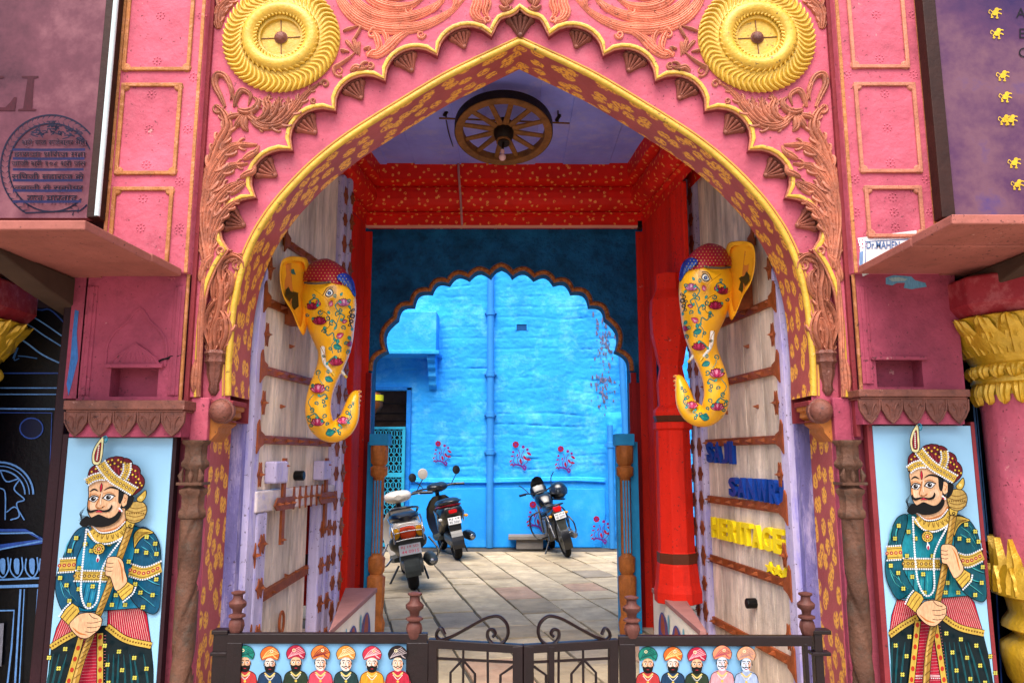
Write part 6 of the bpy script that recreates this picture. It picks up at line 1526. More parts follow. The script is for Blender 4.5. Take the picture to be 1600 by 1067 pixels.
    for a, b in (((420,758),(478,750)), ((424,776),(474,772)), ((420,794),(462,792))): A.stroke(K, [a, ((a[0]+b[0])/2, (a[1]+b[1])/2 + 4), b], 2.4, 3)
    A.stroke(SKD, [(366,776),(396,800),(430,808)], 7, 4, True); A.stroke(K, [(424,720),(440,736),(462,742)], 2.4, 3)
    return A
for s in (-1, 1):
    y = -.105
    if s > 0: c0, c1 = W(1363, 665, y), W(1516, 662, y); y0 = 665; e0, e1 = (218, .044), (625, .0815); lb = 'tall painting of a moustached turbaned warrior with a mace, under the right carved ledge'
    else: c0, c1 = W(107, 683, y), W(270, 686, y); y0 = 684; e0, e1 = (218, .044), (625, .0815); lb = 'tall painting of a moustached turbaned warrior with a mace, beside the left black panel'
    t = thing('warrior_painting', lb, 'painting', (c0.x, y, c1.z), group='warrior paintings either side of the gate')
    w_ = c1.x - c0.x; z1 = ZP(y0, y); zb2 = ZP(y0 + 430, y)
    m = MB(); m.box((c0.x, y, zb2), (c1.x, y + .022, z1)); f = m.build('painting_board', paint('pale_blue_board', 'A6DAFA', .3, .05, 2, .05), t, .002)
    m = MB(); q = .012
    A = warrior(s > 0)
    def fn(u, v, off, x0=c0.x, w_=w_, y=y, y0=y0):
        a = (u - (218 + .044 * v)) / ((625 + .0815 * v) - (218 + .044 * v)); a = min(max(a, .002), .998); a_ = x0 + a * w_
        return Vector((a_, y - off - .0005, W(800, y0 + v / 2.669, y).z))
    A.build('warrior_figure', fn, f, .0001)
    lm = MB(); lm.box((c0.x - .03, y + .0, zb2), (c0.x - .002, y + .05, z1 + .02)); lm.box((c1.x + .002, y, zb2), (c1.x + .022, y + .05, z1 + .02)); lm.split('side_lath', MAROON if s > 0 else paint('dark_plum_casing', ''), t)

# ================================================================= METAL GATE AND FENCE
GM = paint('dark_maroon_gate_enamel', '1E0C0E', .38, .2, 10, .2, 40, spec=.35); GB = paint('brown_finial_paint', '6E423A', .5, .25, 10, .3, 50)
YG = -.18
def turban_row(n, x0, dx, cols, A, y=1008):
    rt_ = random.Random(n)
    K = '14100E'; 
    for i in range(n):
        tb, tb2, coat, beard, skin = cols[i % len(cols)]; x = x0 + dx * i + rt_.uniform(-1.2, 1.2); yy = y + 2 + rt_.uniform(-2, 1.5)
        A.poly(coat, [(x - 19, yy + 75), (x - 17, yy + 46), (x - 6, yy + 38), (x + 6, yy + 38), (x + 17, yy + 46), (x + 19, yy + 75)], 3); A.stroke(K, [(x - 19, yy + 70), (x - 17, yy + 46), (x - 6, yy + 39)], 1.0); A.stroke(K, [(x + 19, yy + 70), (x + 17, yy + 46), (x + 6, yy + 39)], 1.0)
        A.stroke('E8C878', [(x - 8, yy + 41), (x, yy + 47), (x + 8, yy + 41)], 2.4); A.beads('F4F0E8', [(x - 7, yy + 45), (x, yy + 52), (x + 7, yy + 45)], .9, 2.2); A.dot('E8C050', x, yy + 55, 2)
        fw = rt_.uniform(7.8, 9.4); beard = beard or rt_.random() < .1; A.dot(skin, x, yy + 28, fw, 11.5, 16); A.poly('D89878', [(x + fw * .5, yy + 22), (x + fw * .95, yy + 26), (x + fw * .7, yy + 36), (x + fw * .4, yy + 34)], 3)
        if beard: A.poly(K, [(x - 8.5, yy + 29), (x - 5, yy + 31), (x, yy + 30), (x + 5, yy + 31), (x + 8.5, yy + 29), (x + 6.5, yy + 38), (x, yy + 41), (x - 6.5, yy + 38)], 3)
        A.stroke(K, [(x - 6.5, yy + 31), (x - 3, yy + 33), (x, yy + 31.5), (x + 3, yy + 33), (x + 6.5, yy + 31)], 1.5, 3); A.stroke('B02030', [(x - 2, yy + 35), (x + 2, yy + 35)], 1.2, 0)
        for e in (-3.6, 3.6): A.dot('F4F0EA', x + e, yy + 26, 2.2, 1.3, 8); A.dot(K, x + e, yy + 26, 1.1); A.stroke(K, [(x + e - 2.6, yy + 23.2), (x + e, yy + 22.2), (x + e + 2.6, yy + 23.2)], .9, 3)
        A.stroke('B87848', [(x, yy + 25), (x - 1, yy + 29), (x + 1, yy + 29.5)], .8)
        A.poly(K, [(x - 9, yy + 22), (x - 10, yy + 30), (x - 8, yy + 28)]); A.poly(K, [(x + 9, yy + 22), (x + 10, yy + 30), (x + 8, yy + 28)])
        A.poly(tb, [(x - 12, yy + 21), (x - 15, yy + 12), (x - 10, yy + 3), (x, yy - 1), (x + 10, yy + 3), (x + 15, yy + 12), (x + 12, yy + 21), (x, yy + 17)], 4); A.stroke(K, [(x - 12, yy + 21), (x - 15, yy + 12), (x - 10, yy + 3), (x, yy - 1), (x + 10, yy + 3), (x + 15, yy + 12), (x + 12, yy + 21)], .9)
        for k in range(5): A.stroke(tb2, [(x - 12 + k * 2, yy + 19 - k), (x - 4 + k * 3, yy + 8 + k), (x + 6 + k * 2, yy + 2 + k * 2)], 1.2, 3)
        for k in range(3): A.stroke(tb2, [(x + 12 - k * 2, yy + 19 - k), (x + 4, yy + 12)], 1.1, 0)
        A.dot('F0E0B0', x + (i % 2 * 2 - 1) * 3, yy + 7, 2.6); A.dot(tb, x + (i % 2 * 2 - 1) * 3, yy + 7, 1.3)
COLS = [('1E8A78', '0C5A50', 'C03A3A', 1, 'E8B890'), ('D86A28', 'F4C878', '1C3A5A', 0, 'F0DCCC'), ('B02040', 'F0A0A8', '2A3A28', 1, 'E8B890'), ('E08038', '8A2030', 'D84A60', 0, 'F4E0D0'), ('D8903C', 'F4D8A0', '1E3A3A', 0, 'F0DCCC'), ('C83048', 'F6C0C0', 'E89A28', 0, 'F4E0D0'), ('221A20', 'B0A0A0', 'C02840', 0, 'EFCDB0')]
COLS2 = COLS[:3] + [('E8906A', 'B85060', 'E8A0A8', 0, 'D8DCE8'), ('DCA07A', 'B88A80', 'A8B8D8', 0, 'D0DCF0')]
def P3(y): return lambda px, py: W(px, py, y)
def railbox(m, x0, y0, x1, y1, ya, yb, Y):
    a, b = W(x0, y0, Y), W(x1, y1, Y); m.box((a.x, ya, a.z), (b.x, yb, b.z)); return m
def finial(px, pyb, pyt, Y, parent, mat=GB):
    b, t = W(px, pyb, Y), W(px, pyt, Y); h = t.z - b.z; m = MB()
    m.lathe([(.022, 0), (.026, .06), (.034, .2), (.03, .3), (.022, .36), (.036, .40), (.036, .44), (.018, .48), (.022, .58), (.036, .64), (.038, .72), (.022, .80), (.02, .9), (.03, .94), (.03, .97), (.008, 1.0)], (0, 0, 0), 18, rfun=lambda a, z: 1 + .08 * math.cos(a * 8))
    m.v = [(v[0] * 1.15 + b.x, v[1] * 1.15 + Y, v[2] * h + b.z) for v in m.v]; return m.build('finial', mat, parent)
fl_ = thing('gate_side_panel', 'fixed dark gate panel on the left with seven painted turbaned men', 'gate panel', tuple(W(505, 1060, YG)), group='dark gate panels with painted turbaned men')
m = MB(); railbox(m, 358, 988, 668, 1004, YG - .02, YG + .02, YG); m.build('top_rail', GM, fl_, .004)
for x0, x1 in ((357, 371), (636, 667)):
    m = MB(); railbox(m, x0, 1002, x1, 1180, YG - .022, YG + .022, YG); m.build('upright', GM, fl_, .004)
m = MB(); railbox(m, 371, 1160, 636, 1180, YG - .02, YG + .02, YG); m.build('bottom_rail', GM, fl_)
m = MB(); railbox(m, 371, 1004, 636, 1162, YG - .004, YG + .004, YG); f = m.build('painted_sheet', paint('sky_blue_sheet', '8CC4EC', .4, .08, 3, .05), fl_)
A = Art(); turban_row(7, 383, 39.6, COLS, A); A.build('turbaned_men_painting', lambda u, v, o: W(u, v, YG - .0045 - o), f, .00015)
finial(647, 997, 924, YG, fl_); finial(369, 990, 922, YG + .02, fl_)
fr_ = thing('gate_side_panel', 'fixed dark gate panel on the right with five painted turbaned men beside a clear pane', 'gate panel', tuple(W(1130, 1060, YG)), group='dark gate panels with painted turbaned men')
m = MB(); railbox(m, 966, 992, 1268, 1008, YG - .02, YG + .02, YG); m.build('top_rail', GM, fr_, .004)
for x0, x1 in ((967, 996), (1254, 1270)):
    m = MB(); railbox(m, x0, 1004, x1, 1180, YG - .022, YG + .022, YG); m.build('upright', GM, fr_, .004)
m = MB(); railbox(m, 996, 1160, 1254, 1180, YG - .02, YG + .02, YG); m.build('bottom_rail', GM, fr_)
pts = [(999, 1008), (1180, 1008), (1172, 1030), (1160, 1060), (1150, 1162), (999, 1162)]
m = MB(); q = [W(a, b, YG) for a, b in pts]; m.prism([(p.x, p.z) for p in q], YG - .004, YG + .004); f = m.build('painted_sheet', paint('sky_blue_sheet', ''), fr_)
A = Art(); turban_row(5, 1012, 38.5, COLS2, A); A.build('turbaned_men_painting', lambda u, v, o: W(u, v, YG - .0045 - o), f, .00015)
finial(988, 996, 930, YG, fr_); finial(1262, 992, 924, YG + .02, fr_)
for s, xa, xb in ((-1, 333, 355), (1, 1272, 1298)):
    t = thing('gate_post', 'dark square gate post against the ' + ('left' if s < 0 else 'right') + ' jamb of the arch', 'post', tuple(W((xa + xb) / 2, 1060, YG + .02)), group='dark posts that carry the gate')
    m = MB(); railbox(m, xa, 990, xb, 1200, YG + .0, YG + .06, YG); m.build('post_shaft', GM, t, .006)
    m = MB(); railbox(m, xa - 2, 984, xb + 1, 991, YG - .006, YG + .066, YG); railbox(m, xa - 4, 1018, xb, 1024, YG - .01, YG + .05, YG); m.split('post_collar', GM, t, .004)
# swinging leaves, each slightly ajar towards the street
def gate_leaf(s):
    if s < 0: px0, px1, lb = 670, 817, 'left swinging gate leaf with scroll top, slightly ajar'
    else: px0, px1, lb = 965, 821, 'right swinging gate leaf with scroll top, slightly ajar'
    h = W(px0, 997, YG); ang = R(12)
    t = thing('swing_gate', lb, 'gate', (h.x, YG, -.4), group='swinging gate leaves with scrolls')
    def L(px, py, n=0.0):
        """point of the leaf seen at a photograph point"""
        d = Vector((-s * math.cos(ang), -math.sin(ang), 0)); nr = Vector((-s * -math.sin(ang) * -1, math.cos(ang), 0)).normalized(); nr = Vector((-d.y, d.x, 0)).normalized(); nr = nr if nr.y > 0 else -nr
        r = ray(px, py); o = Vector((h.x, YG, 0)); k = (o - EYE).dot(nr) / r.dot(nr); return EYE + r * k + nr * n
    def bar(m, pts, r, n=6, sm=0): m.tube(smooth_path([L(*p) for p in pts], sm) if sm else [L(*p) for p in pts], r, n)
    def rect(m, a, b, c, d, dep=.018):
        vs = [L(*p, n) for n in (-dep, dep) for p in (a, b, c, d)]; m.add(vs, [(0,3,2,1),(4,5,6,7),(0,1,5,4),(1,2,6,5),(2,3,7,6),(3,0,4,7)])
    sg = -s; X = lambda d: px0 + sg * d     # d counted from the hinge
    m = MB(); rect(m, (X(0), 997), (X(147), 1006), (X(147), 1020), (X(0), 1011)); m.build('top_rail', GM, t, .004)
    m = MB(); rect(m, (X(0), 1009), (X(14), 1009), (X(14), 1180), (X(0), 1180)); m.build('upright', GM, t, .004)
    m = MB(); rect(m, (X(132), 1008), (X(148), 1007), (X(148), 1180), (X(132), 1180), .02); m.build('upright', GM, t, .004)
    if s > 0: m = MB(); rect(m, (X(100), 1008), (X(109), 1008), (X(109), 1180), (X(100), 1180), .02); m.build('drop_bolt', GM, t, .003)
    for pts in ([(14,1028),(132,1034)], [(54,1012),(53,1180)], [(92,1014),(93,1180)], [(33,1180),(34,1050),(53,1030)], [(53,1030),(72,1052),(73,1180)], [(92,1180),(112,1180)], [(132,1040),(112,1054),(110,1180)]):
        m = MB(); bar(m, [(X(a), b) for a, b in pts], .007); m.build('gate_bar', GM, t)
    scroll = [(31,988),(26,978),(20,982),(18,990),(24,996),(34,994),(48,988),(70,976),(90,965),(104,960),(116,960),(127,970),(130,984),(126,996),(116,1003),(105,1001),(98,992),(99,982),(106,980),(110,986),(106,991)]
    scroll = [(a - 6, b + 3) for a, b in scroll]
    m = MB(); m.tube(smooth_path([L(X(a), b) for a, b in scroll], 5), .0085, 7, flat=1.8); m.build('top_scroll', GM, t)
gate_leaf(-1); gate_leaf(1)

# ================================================================= SCOOTERS AND MOTORCYCLE
RUB = paint('tyre_rubber', '1A1A1C', .75, .2, 20); CHR = paint('chromed_steel', 'C8C8C8', .2, .08, 5, .0, metal=.9); PLB = paint('black_plastic', '15161A', .3, .2, 8, .05, spec=.7); GRP = paint('grey_plastic', '4A4E4A', .45, .2, 8, .1)
ALU = paint('cast_aluminium', '8A8A86', .4, .25, 14, .3, metal=.5); REDL = paint('red_lens', 'C8181C', .15, .1); ORL = paint('amber_lens', 'FFB020', .15, .1); MIR = paint('mirror_glass', 'DDE6EC', .05, .02, metal=.8, bump=0)
PLATE = paint('white_number_plate', 'F0F0F0', .4, .05)
def shell(m, st, n=16, e=2.6):
    rings = []
    for (x, z, hw, hh) in st:
        ring = []
        for k in range(n):
            a = 2 * math.pi * k / n; c, s_ = math.cos(a), math.sin(a)
            ring.append(Vector((x, math.copysign(abs(c) ** (2 / e), c) * hw, z + math.copysign(abs(s_) ** (2 / e), s_) * hh)))
        rings.append(ring)
    m.loft(rings); return m
def vpath(st, k=4):
    a = smooth_path([(x, z, 0) for x, z, w_, h in st], k); b = smooth_path([(w_, h, 0) for x, z, w_, h in st], k); return [(p.x, p.y, max(.002, q.x), max(.002, q.y)) for p, q in zip(a, b)]
def wheel(root, x, r, wd, y=0.0, spokes=6):
    m = MB(); prof = []
    rings = [[Vector((x + (r - wd * .5 + wd * .5 * math.cos(b)) * math.cos(a), y + wd * .55 * math.sin(b), r + (r - wd * .5 + wd * .5 * math.cos(b)) * math.sin(a))) for b in [j * math.pi / 5 for j in range(10)]] for a in [k * 2 * math.pi / 36 for k in range(36)]]
    m.loft(rings, False, True); ty = m.build('tyre', RUB, root)
    m = MB(); m.lathe([(r - wd * .9, -wd * .3), (r - wd * .9, wd * .3)], (x, y, r), 24, 'y'); m.lathe([(.05, -wd * .7), (.05, wd * .7)], (x, y, r), 12, 'y')
    rim = m.build('wheel_rim', ALU, root)
def tube(root, name, pts, r, mat, sm=4, n=8, flat=1):
    m = MB(); m.tube(smooth_path(pts, sm) if sm and len(pts) > 2 else pts, r, n, flat=flat); return m.build(name, mat, root)
def mirror(root, sy, base, top, mat):
    tube(root, 'mirror_stalk', [base, ((base[0] + top[0]) / 2, base[1] + sy * .05, (base[2] + top[2]) / 2 - .02), (top[0], top[1], top[2] - .05)], .006, PLB)
    m = MB(); m.lathe([(.01, .02), (.05, .014), (.055, 0), (.05, -.004)], (0, 0, 0), 18, 'y', squash=1.25); q = [Matrix.Rotation(R(90), 3, 'Z') @ Vector(v) for v in m.v]; m.v = [tuple(Vector(top) + p) for p in q]; h = m.build('mirror_housing', mat, root)
    m = MB(); m.lathe([(.046, -.006), (.002, -.0062)], (0, 0, 0), 18, 'y', squash=1.25); q = [Matrix.Rotation(R(90), 3, 'Z') @ Vector(v) for v in m.v]; m.v = [tuple(Vector(top) + Vector((-.0, 0, 0)) + p) for p in q]
    m.v = [(top[0] - abs(v[0] - top[0]) - .002, v[1], v[2]) for v in m.v]; m.build('mirror_glass', MIR, h)
def plate(root, c, w_, h, tilt, txt, ink, rows=2):
    M = Matrix.Translation(c) @ Matrix.Rotation(tilt, 4, 'Y')
    m = MB(); m.cbox((0, 0, 0), (.006, w_, h), M); p = m.build('number_plate', PLATE, root, .003)
    for i in range(rows):
        text_mesh('plate_lettering', txt[i], ink, lambda u, v, d, i=i: M @ Vector((-.0045, w_ * .40 - u, h * (.07 - .42 * i) + v + (.0 if rows > 1 else -.04))), w_ * .8, h * .30, 0, .01, p)
def scooter(kind, loc, rz, lean):
    white = kind == 'white'
    lb = 'pale cream scooter with orange tail lamp parked nearest, beside the left blue post' if white else 'black scooter with dark red seat trim parked beneath the left wall flower'
    r = thing('scooter', lb, 'scooter', loc, (lean, 0, rz), local=True, group='scooters parked in the courtyard')
    body = paint('cream_scooter_paint', 'E4DACA', .25, .06, 3, .03, spec=.7) if white else PLB
    wheel(r, -.62, .225, .095); wheel(r, .64, .225, .095)
    # rear bodywork
    m = MB(); shell(m, vpath([(-.80,.70,.03,.02),(-.76,.67,.13,.10),(-.60,.64,.165,.15),(-.35,.60,.165,.18),(-.12,.52,.15,.20),(-.02,.42,.12,.16)])); m.build('rear_body', body if not white else body, r)
    if white:
        m = MB(); shell(m, vpath([(-.86,.60,.05,.03),(-.82,.57,.16,.08),(-.66,.53,.185,.10),(-.40,.50,.175,.10),(-.28,.50,.12,.06)])); m.build('grey_tail_skirt', GRP, r)
    m = MB(); shell(m, vpath([(-.78,.80,.06,.03),(-.68,.815,.13,.05),(-.45,.80,.15,.06),(-.2,.77,.14,.06),(.0,.75,.10,.05),(.06,.74,.03,.02)])); m.build('seat', PLB, r)
    if not white: m = MB(); shell(m, vpath([(-.80,.775,.06,.012),(-.68,.765,.145,.02),(-.45,.745,.165,.022),(-.25,.72,.155,.02)])); m.build('red_seat_trim', paint('dark_red_trim', '7E1420', .3), r)
    # tail lamp
    m = MB(); 
    if white:
        shell(m, [(-.885,.655,.065,.055),(-.872,.655,.075,.064),(-.80,.66,.075,.065)], 16, 4); m.build('tail_lamp', paint('orange_red_lens', 'E8481C', .15, .1), r)
        for sy in (-1, 1):
            m = MB(); rings = [[Vector((x, sy * (.075 + .045 + math.cos(a) * .044 * k), .66 + math.sin(a) * .062 * k)) for a in [j * 2 * math.pi / 12 for j in range(12)]] for x, k in ((-.876, .85), (-.866, 1), (-.79, 1))]
            m.loft(rings); m.build('turn_signal', ORL, r)
    else:
        shell(m, [(-.83,.69,.05,.022),(-.82,.69,.055,.026),(-.76,.69,.055,.03)], 14, 4); m.build('tail_lamp', REDL, r)
        for sy in (-1, 1):
            m = MB(); shell(m, [(-.80,.60,.004,.004),(-.79,.60,.022,.018),(-.74,.60,.026,.02),(-.72,.60,.01,.01)]); m.v = [(v[0], v[1] + sy * .17, v[2]) for v in m.v]; m.build('turn_signal', ORL if sy < 0 else paint('clear_lens', 'F0EAE0', .2), r)
        for sy in (-1, 1):
            m = MB(); m.prism([(-.50, .50), (-.30, .70), (-.60, .66), (-.52, .58)], 0, .01); m.v = [(v[0], sy * (.172 + v[1]), v[2]) for v in m.v]; m.build('silver_side_flash', CHR, r)
    # rear fender, number plate
    m = MB(); rings = []
    for i in range(9):
        a = R(175 - i * 14) if False else R(100 + i * 11); rr = .29; x = -.62 + rr * math.cos(a); z = .225 + rr * math.sin(a); w_ = .075
        rings.append([Vector((x, -w_, z)), Vector((x, w_, z)), Vector((x + .015, w_, z + .0)), Vector((x + .015, -w_, z))])
    m.loft(rings, smooth=False); m.build('rear_fender', GRP if white else PLB, r, .004)
    if white:
        m = MB(); m.cbox((-.84, 0, .47), (.03, .20, .22), Matrix.Identity(4)); m.build('plate_bracket', GRP, r, .01); plate(r, Vector((-.872, 0, .475)), .21, .115, R(12), ('RJ 19 SD', '44 0915'), paint('red_ink', 'D86070', .5))
    else: 
        m = MB(); m.cbox((-.82, 0, .50), (.03, .16, .14)); m.build('plate_bracket', PLB, r, .01); plate(r, Vector((-.845, 0, .565)), .17, .10, R(14), ('RJ 19', '8S 5561'), paint('dark_ink', '303840', .5))
    # rack and grab rail
    if white:
        tube(r, 'luggage_rack', [(-.50,.16,.80),(-.80,.15,.76),(-.91,.14,.66),(-.92,.14,.56)], .009, CHR); tube(r, 'luggage_rack', [(-.50,-.16,.80),(-.80,-.15,.76),(-.91,-.14,.66),(-.92,-.14,.56)], .009, CHR)
        for z in (.72, .665, .58): tube(r, 'rack_bar', [(-.905,.145,z),(-.92,0,z + .012),(-.905,-.145,z)], .006, CHR)
        for sy in (-1, 1): tube(r, 'crash_bar', [(-.45,sy*.17,.35),(-.60,sy*.25,.30),(-.78,sy*.27,.42),(-.74,sy*.2,.56)], .010, CHR)
        tube(r, 'grab_rail', [(-.42,.14,.84),(-.66,.13,.90),(-.80,0,.92),(-.66,-.13,.90),(-.42,-.14,.84)], .012, PLB)
    else: tube(r, 'grab_rail', [(-.48,.14,.80),(-.72,.13,.82),(-.86,0,.83),(-.72,-.13,.82),(-.48,-.14,.80)], .014, PLB)
    # engine and exhaust (right side), stand
    m = MB(); m.lathe([(.06, -.13), (.11, -.12), (.11, .0), (.08, .03)], (-.50, .0, .26), 16, 'y'); shell(m, [(-.66,.24,.05,.06),(-.5,.27,.09,.09),(-.25,.30,.09,.08),(-.1,.32,.05,.05)]); m.build('engine', ALU, r)
    m = MB(); m.lathe([(.03, -.42), (.062, -.36), (.068, -.1), (.05, .05), (.02, .2)], (-.38, -.20, .30), 16, 'x'); ex = m.build('exhaust', PLB if not white else GRP, r)
    m = MB(); m.lathe([(.022, -.435), (.03, -.43), (.03, -.40)], (-.38, -.20, .30), 12, 'x'); m.build('exhaust_tip', CHR, ex)
    tube(r, 'side_stand', [(-.15,.10,.22),(-.22,.24,-.0)], .012, PLB, 0); tube(r, 'centre_stand', [(-.35,-.14,.20),(-.48,-.16,.07)], .011, PLB, 0)
    # floorboard, apron, front fender, steering
    m = MB(); shell(m, [(-.1,.28,.14,.03),(.1,.26,.17,.035),(.3,.27,.17,.035),(.4,.32,.15,.04)], 14, 5); m.build('floorboard', GRP, r)
    m = MB(); rings = []
    for x, z, hw, t in ((.36,.30,.16,.03),(.40,.42,.20,.035),(.42,.56,.215,.04),(.40,.70,.20,.04),(.37,.80,.15,.05),(.36,.86,.09,.05)):
        rings.append([Vector((x + .09 * math.cos(a) - .09 if False else x - .10 * (abs(math.cos(a)) ** 2) + t * math.sin(a), hw * math.cos(a), z)) for a in [k * 2 * math.pi / 16 for k in range(16)]])
    m.loft(rings); m.build('front_apron', body, r)
    m = MB(); rings = []
    for i in range(10):
        a = R(20 + i * 14); x = .64 + .27 * math.cos(a); z = .225 + .27 * math.sin(a)
        rings.append([Vector((x, .07 * math.cos(b), z + .012 * math.sin(b))) for b in [k * math.pi / 4 for k in range(8)]])
    m.loft(rings); m.build('front_fender', body, r)
    tube(r, 'fork', [(.62,.0,.26),(.48,0,.60),(.38,0,.92)], .03, PLB)
    m = MB(); shell(m, vpath([(.16,.985,.05,.03),(.22,.985,.13,.055),(.32,.99,.15,.075),(.42,.97,.12,.07),(.48,.94,.04,.03)])); m.build('headlamp_cowl', body, r)
    tube(r, 'handlebar', [(.16,.36,.98),(.24,.25,1.0),(.32,0,.98),(.24,-.25,1.0),(.16,-.36,.98)], .014, PLB)
    for sy in (-1, 1):
        tube(r, 'grip', [(.155,sy*.37,.98),(.20,sy*.26,.995)], .019, PLB, 0); tube(r, 'brake_lever', [(.24,sy*.22,.985),(.24,sy*.30,.975),(.20,sy*.38,.965)], .006, CHR if white else PLB)
    mirror(r, 1, (.26,.20,1.0), (.24,.30 if white else .33,1.20 if not white else 1.18), body if white else PLB); mirror(r, -1, (.26,-.20,1.0), (.24,-.30,1.20 if not white else 1.22), body if white else PLB)
    return r
g = G(650, 921); s1 = scooter('white', (g.x - .15, g.y + .62, 0), R(90 + 12), R(-9) * 1); s1.scale = (1, 1.18, 1.03)
g = G(719, 874); s2 = scooter('black', (g.x - .19, g.y + .60, 0), R(90 + 15), R(-10)); s2.scale = (1, 1.15, 1.06)
# motorcycle
g = G(892, 870)
r = thing('motorcycle', 'black motorcycle leaning on its side stand in front of the stone bench', 'motorcycle', (g.x - .13, g.y + .56, 0), (R(-16), 0, R(90 + 9)), local=True); r.scale = (.9, 1.0, .97)
wheel(r, -.62, .30, .085); wheel(r, .64, .30, .075)
MT = paint('black_tank_enamel', '101114', .18, .15, 4, 0, spec=.8)
m = MB(); shell(m, vpath([(-.80,.82,.03,.02),(-.72,.80,.09,.05),(-.50,.78,.125,.06),(-.25,.76,.12,.06),(-.02,.78,.09,.05)])); m.build('seat', PLB, r)
m = MB(); shell(m, vpath([(-.88,.80,.03,.03),(-.82,.78,.07,.055),(-.60,.72,.095,.07),(-.35,.66,.10,.08),(-.15,.60,.07,.07)])); m.build('tail_body', MT, r)
m = MB(); shell(m, [(-.905,.79,.05,.035),(-.89,.79,.062,.042),(-.82,.79,.065,.045)], 14, 3.5); m.build('tail_lamp', REDL, r)
m = MB(); shell(m, vpath([(-.10,.80,.06,.06),(.0,.86,.12,.11),(.15,.90,.145,.12),(.30,.90,.12,.11),(.40,.88,.05,.05)])); m.build('fuel_tank', MT, r)
m = MB(); rings = []
for i in range(12):
    a = R(75 + i * 11.5); x = -.62 + .345 * math.cos(a); z = .30 + .345 * math.sin(a); rings.append([Vector((x, .065 * math.cos(b), z + .014 * math.sin(b))) for b in [k * math.pi / 4 for k in range(8)]])
m.loft(rings); m.build('rear_fender', PLB, r)
m = MB(); m.prism([(-.055, .75), (.055, .75), (.075, .62), (.05, .45), (.025, .38), (-.025, .38), (-.05, .45), (-.075, .62)], -.93, -.91, axis='x'); m.build('plate_flap', GRP, r, .006)
plate(r, Vector((-.945, 0, .69)), .17, .10, R(12), ('RJ 19 4', '4S 3377'), paint('dark_ink', ''))
tube(r, 'grab_rail', [(-.45,.12,.80),(-.75,.13,.84),(-.90,0,.86),(-.75,-.13,.84),(-.45,-.12,.80)], .012, PLB)
for sy in (-1, 1):
    m = MB(); shell(m, [(-.86,.70,.005,.005),(-.85,.70,.022,.018),(-.79,.70,.026,.02),(-.77,.70,.01,.01)]); m.v = [(v[0], v[1] + sy * .13, v[2]) for v in m.v]; m.build('turn_signal', ORL, r)
    tube(r, 'shock_absorber', [(-.60,sy*.11,.34),(-.42,sy*.12,.68)], .022, CHR, 0)
    tube(r, 'crash_guard', [(.20,sy*.10,.72),(.24,sy*.28,.66),(.22,sy*.32,.45),(.15,sy*.26,.30),(.08,sy*.10,.28)], .013, PLB)
    tube(r, 'foot_peg', [(-.10,sy*.10,.32),(-.12,sy*.24,.32)], .014, PLB, 0)
    tube(r, 'fork_leg', [(.64,sy*.075,.30),(.50,sy*.075,.66),(.38,sy*.075,.98)], .020, CHR, 0)
    tube(r, 'grip', [(.18,sy*.36,1.06),(.24,sy*.25,1.05)], .02, PLB, 0)
    tube(r, 'saree_guard', [(-.75,sy*.16,.62),(-.82,sy*.20,.50),(-.70,sy*.21,.34),(-.48,sy*.18,.40),(-.50,sy*.16,.64)], .011, PLB)
m = MB(); m.lathe([(.03, -.40), (.055, -.36), (.06, .0), (.04, .2), (.022, .5)], (-.40, -.17, .32), 16, 'x'); m.build('exhaust', CHR, r)
m = MB(); m.cbox((.05, 0, .42), (.34, .22, .30)); m.lathe([(.09, -.14), (.12, -.12), (.12, .12), (.09, .14)], (.02, 0, .33), 18, 'y')
for k in range(6): m.cbox((.16, 0, .46 + k * .028), (.18, .20, .010))
m.build('engine', ALU, r, .01)
tube(r, 'frame_tube', [(.36,0,.80),(.26,0,.42),(.0,0,.22),(-.25,0,.26),(-.30,0,.60)], .022, PLB); tube(r, 'handlebar', [(.18,.36,1.06),(.28,.22,1.05),(.34,0,.98),(.28,-.22,1.05),(.18,-.36,1.06)], .012, PLB)
tube(r, 'side_stand', [(-.05,.12,.26),(-.18,.30,.02)], .014, PLB, 0)
m = MB(); shell(m, vpath([(.30,.98,.10,.05),(.38,1.03,.14,.12),(.48,1.02,.14,.12),(.58,.96,.10,.09),(.62,.93,.03,.03)])); m.build('headlamp_fairing', MT, r)
m = MB(); rings = []
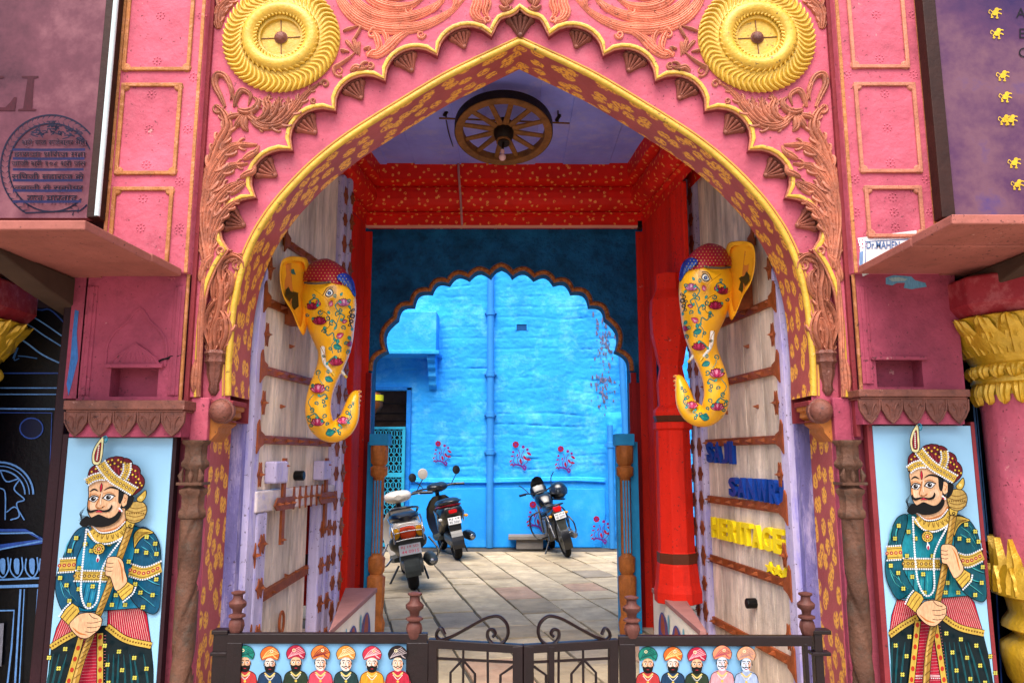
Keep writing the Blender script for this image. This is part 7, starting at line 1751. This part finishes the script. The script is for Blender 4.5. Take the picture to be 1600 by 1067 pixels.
for x, z, hw in ((.46,1.10,.12),(.42,1.18,.11),(.36,1.25,.08),(.34,1.28,.03)): rings.append([Vector((x - .05 * (math.cos(a) ** 2) + .008 * math.sin(a), hw * math.cos(a), z)) for a in [k * 2 * math.pi / 14 for k in range(14)]])
m.loft(rings); m.build('fly_screen', PLB, r)
m = MB(); rings = []
for i in range(10):
    a = R(15 + i * 15); x = .64 + .335 * math.cos(a); z = .30 + .335 * math.sin(a); rings.append([Vector((x, .055 * math.cos(b), z + .012 * math.sin(b))) for b in [k * math.pi / 4 for k in range(8)]])
m.loft(rings); m.build('front_fender', MT, r)
tube(r, 'mirror_stalk', [(.24,-.2,1.06),(.26,-.24,1.20),(.22,-.30,1.28)], .008, PLB)
tube(r, 'mirror_stalk', [(.24,.2,1.06),(.26,.26,1.16),(.24,.32,1.22)], .008, PLB)
hp = W(872, 766, g.y + .75); he = thing('helmet', 'black full face helmet hung on the right mirror of the motorcycle', 'helmet', tuple(hp))
m = MB(); rings = []
for i in range(13):
    a = math.pi * i / 12; a = min(max(a, .05), math.pi - .25); rings.append([hp + Vector((.150 * math.sin(a) * math.cos(b) * (1.0), .165 * math.sin(a) * math.sin(b), .145 * math.cos(a) + .0)) for b in [k * 2 * math.pi / 22 for k in range(22)]])
m.loft(rings); hs = m.build('helmet_shell', MT, he)
m = MB(); rings = [[hp + Vector((.160 * math.cos(b) * sc_, .172 * math.sin(b) * sc_, z)) for b in [R(-150 + k * 10) for k in range(15)]] for z, sc_ in ((.06, .90), (.01, 1.0), (-.05, .97))]
vs = [p for q in rings for p in q]; m.add(vs, [(i*15+k, i*15+k+1, (i+1)*15+k+1, (i+1)*15+k) for i in range(2) for k in range(14)], True); m.build('visor', paint('smoked_visor', '2A3038', .05, .05, spec=1), he)
m = MB(); m.tube([hp + Vector((.11 * math.cos(b), .12 * math.sin(b), -.135)) for b in [k * 2 * math.pi / 20 for k in range(20)]], .014, 6, True); m.build('neck_roll', PLB, he)
print('objects', len(sc.objects))
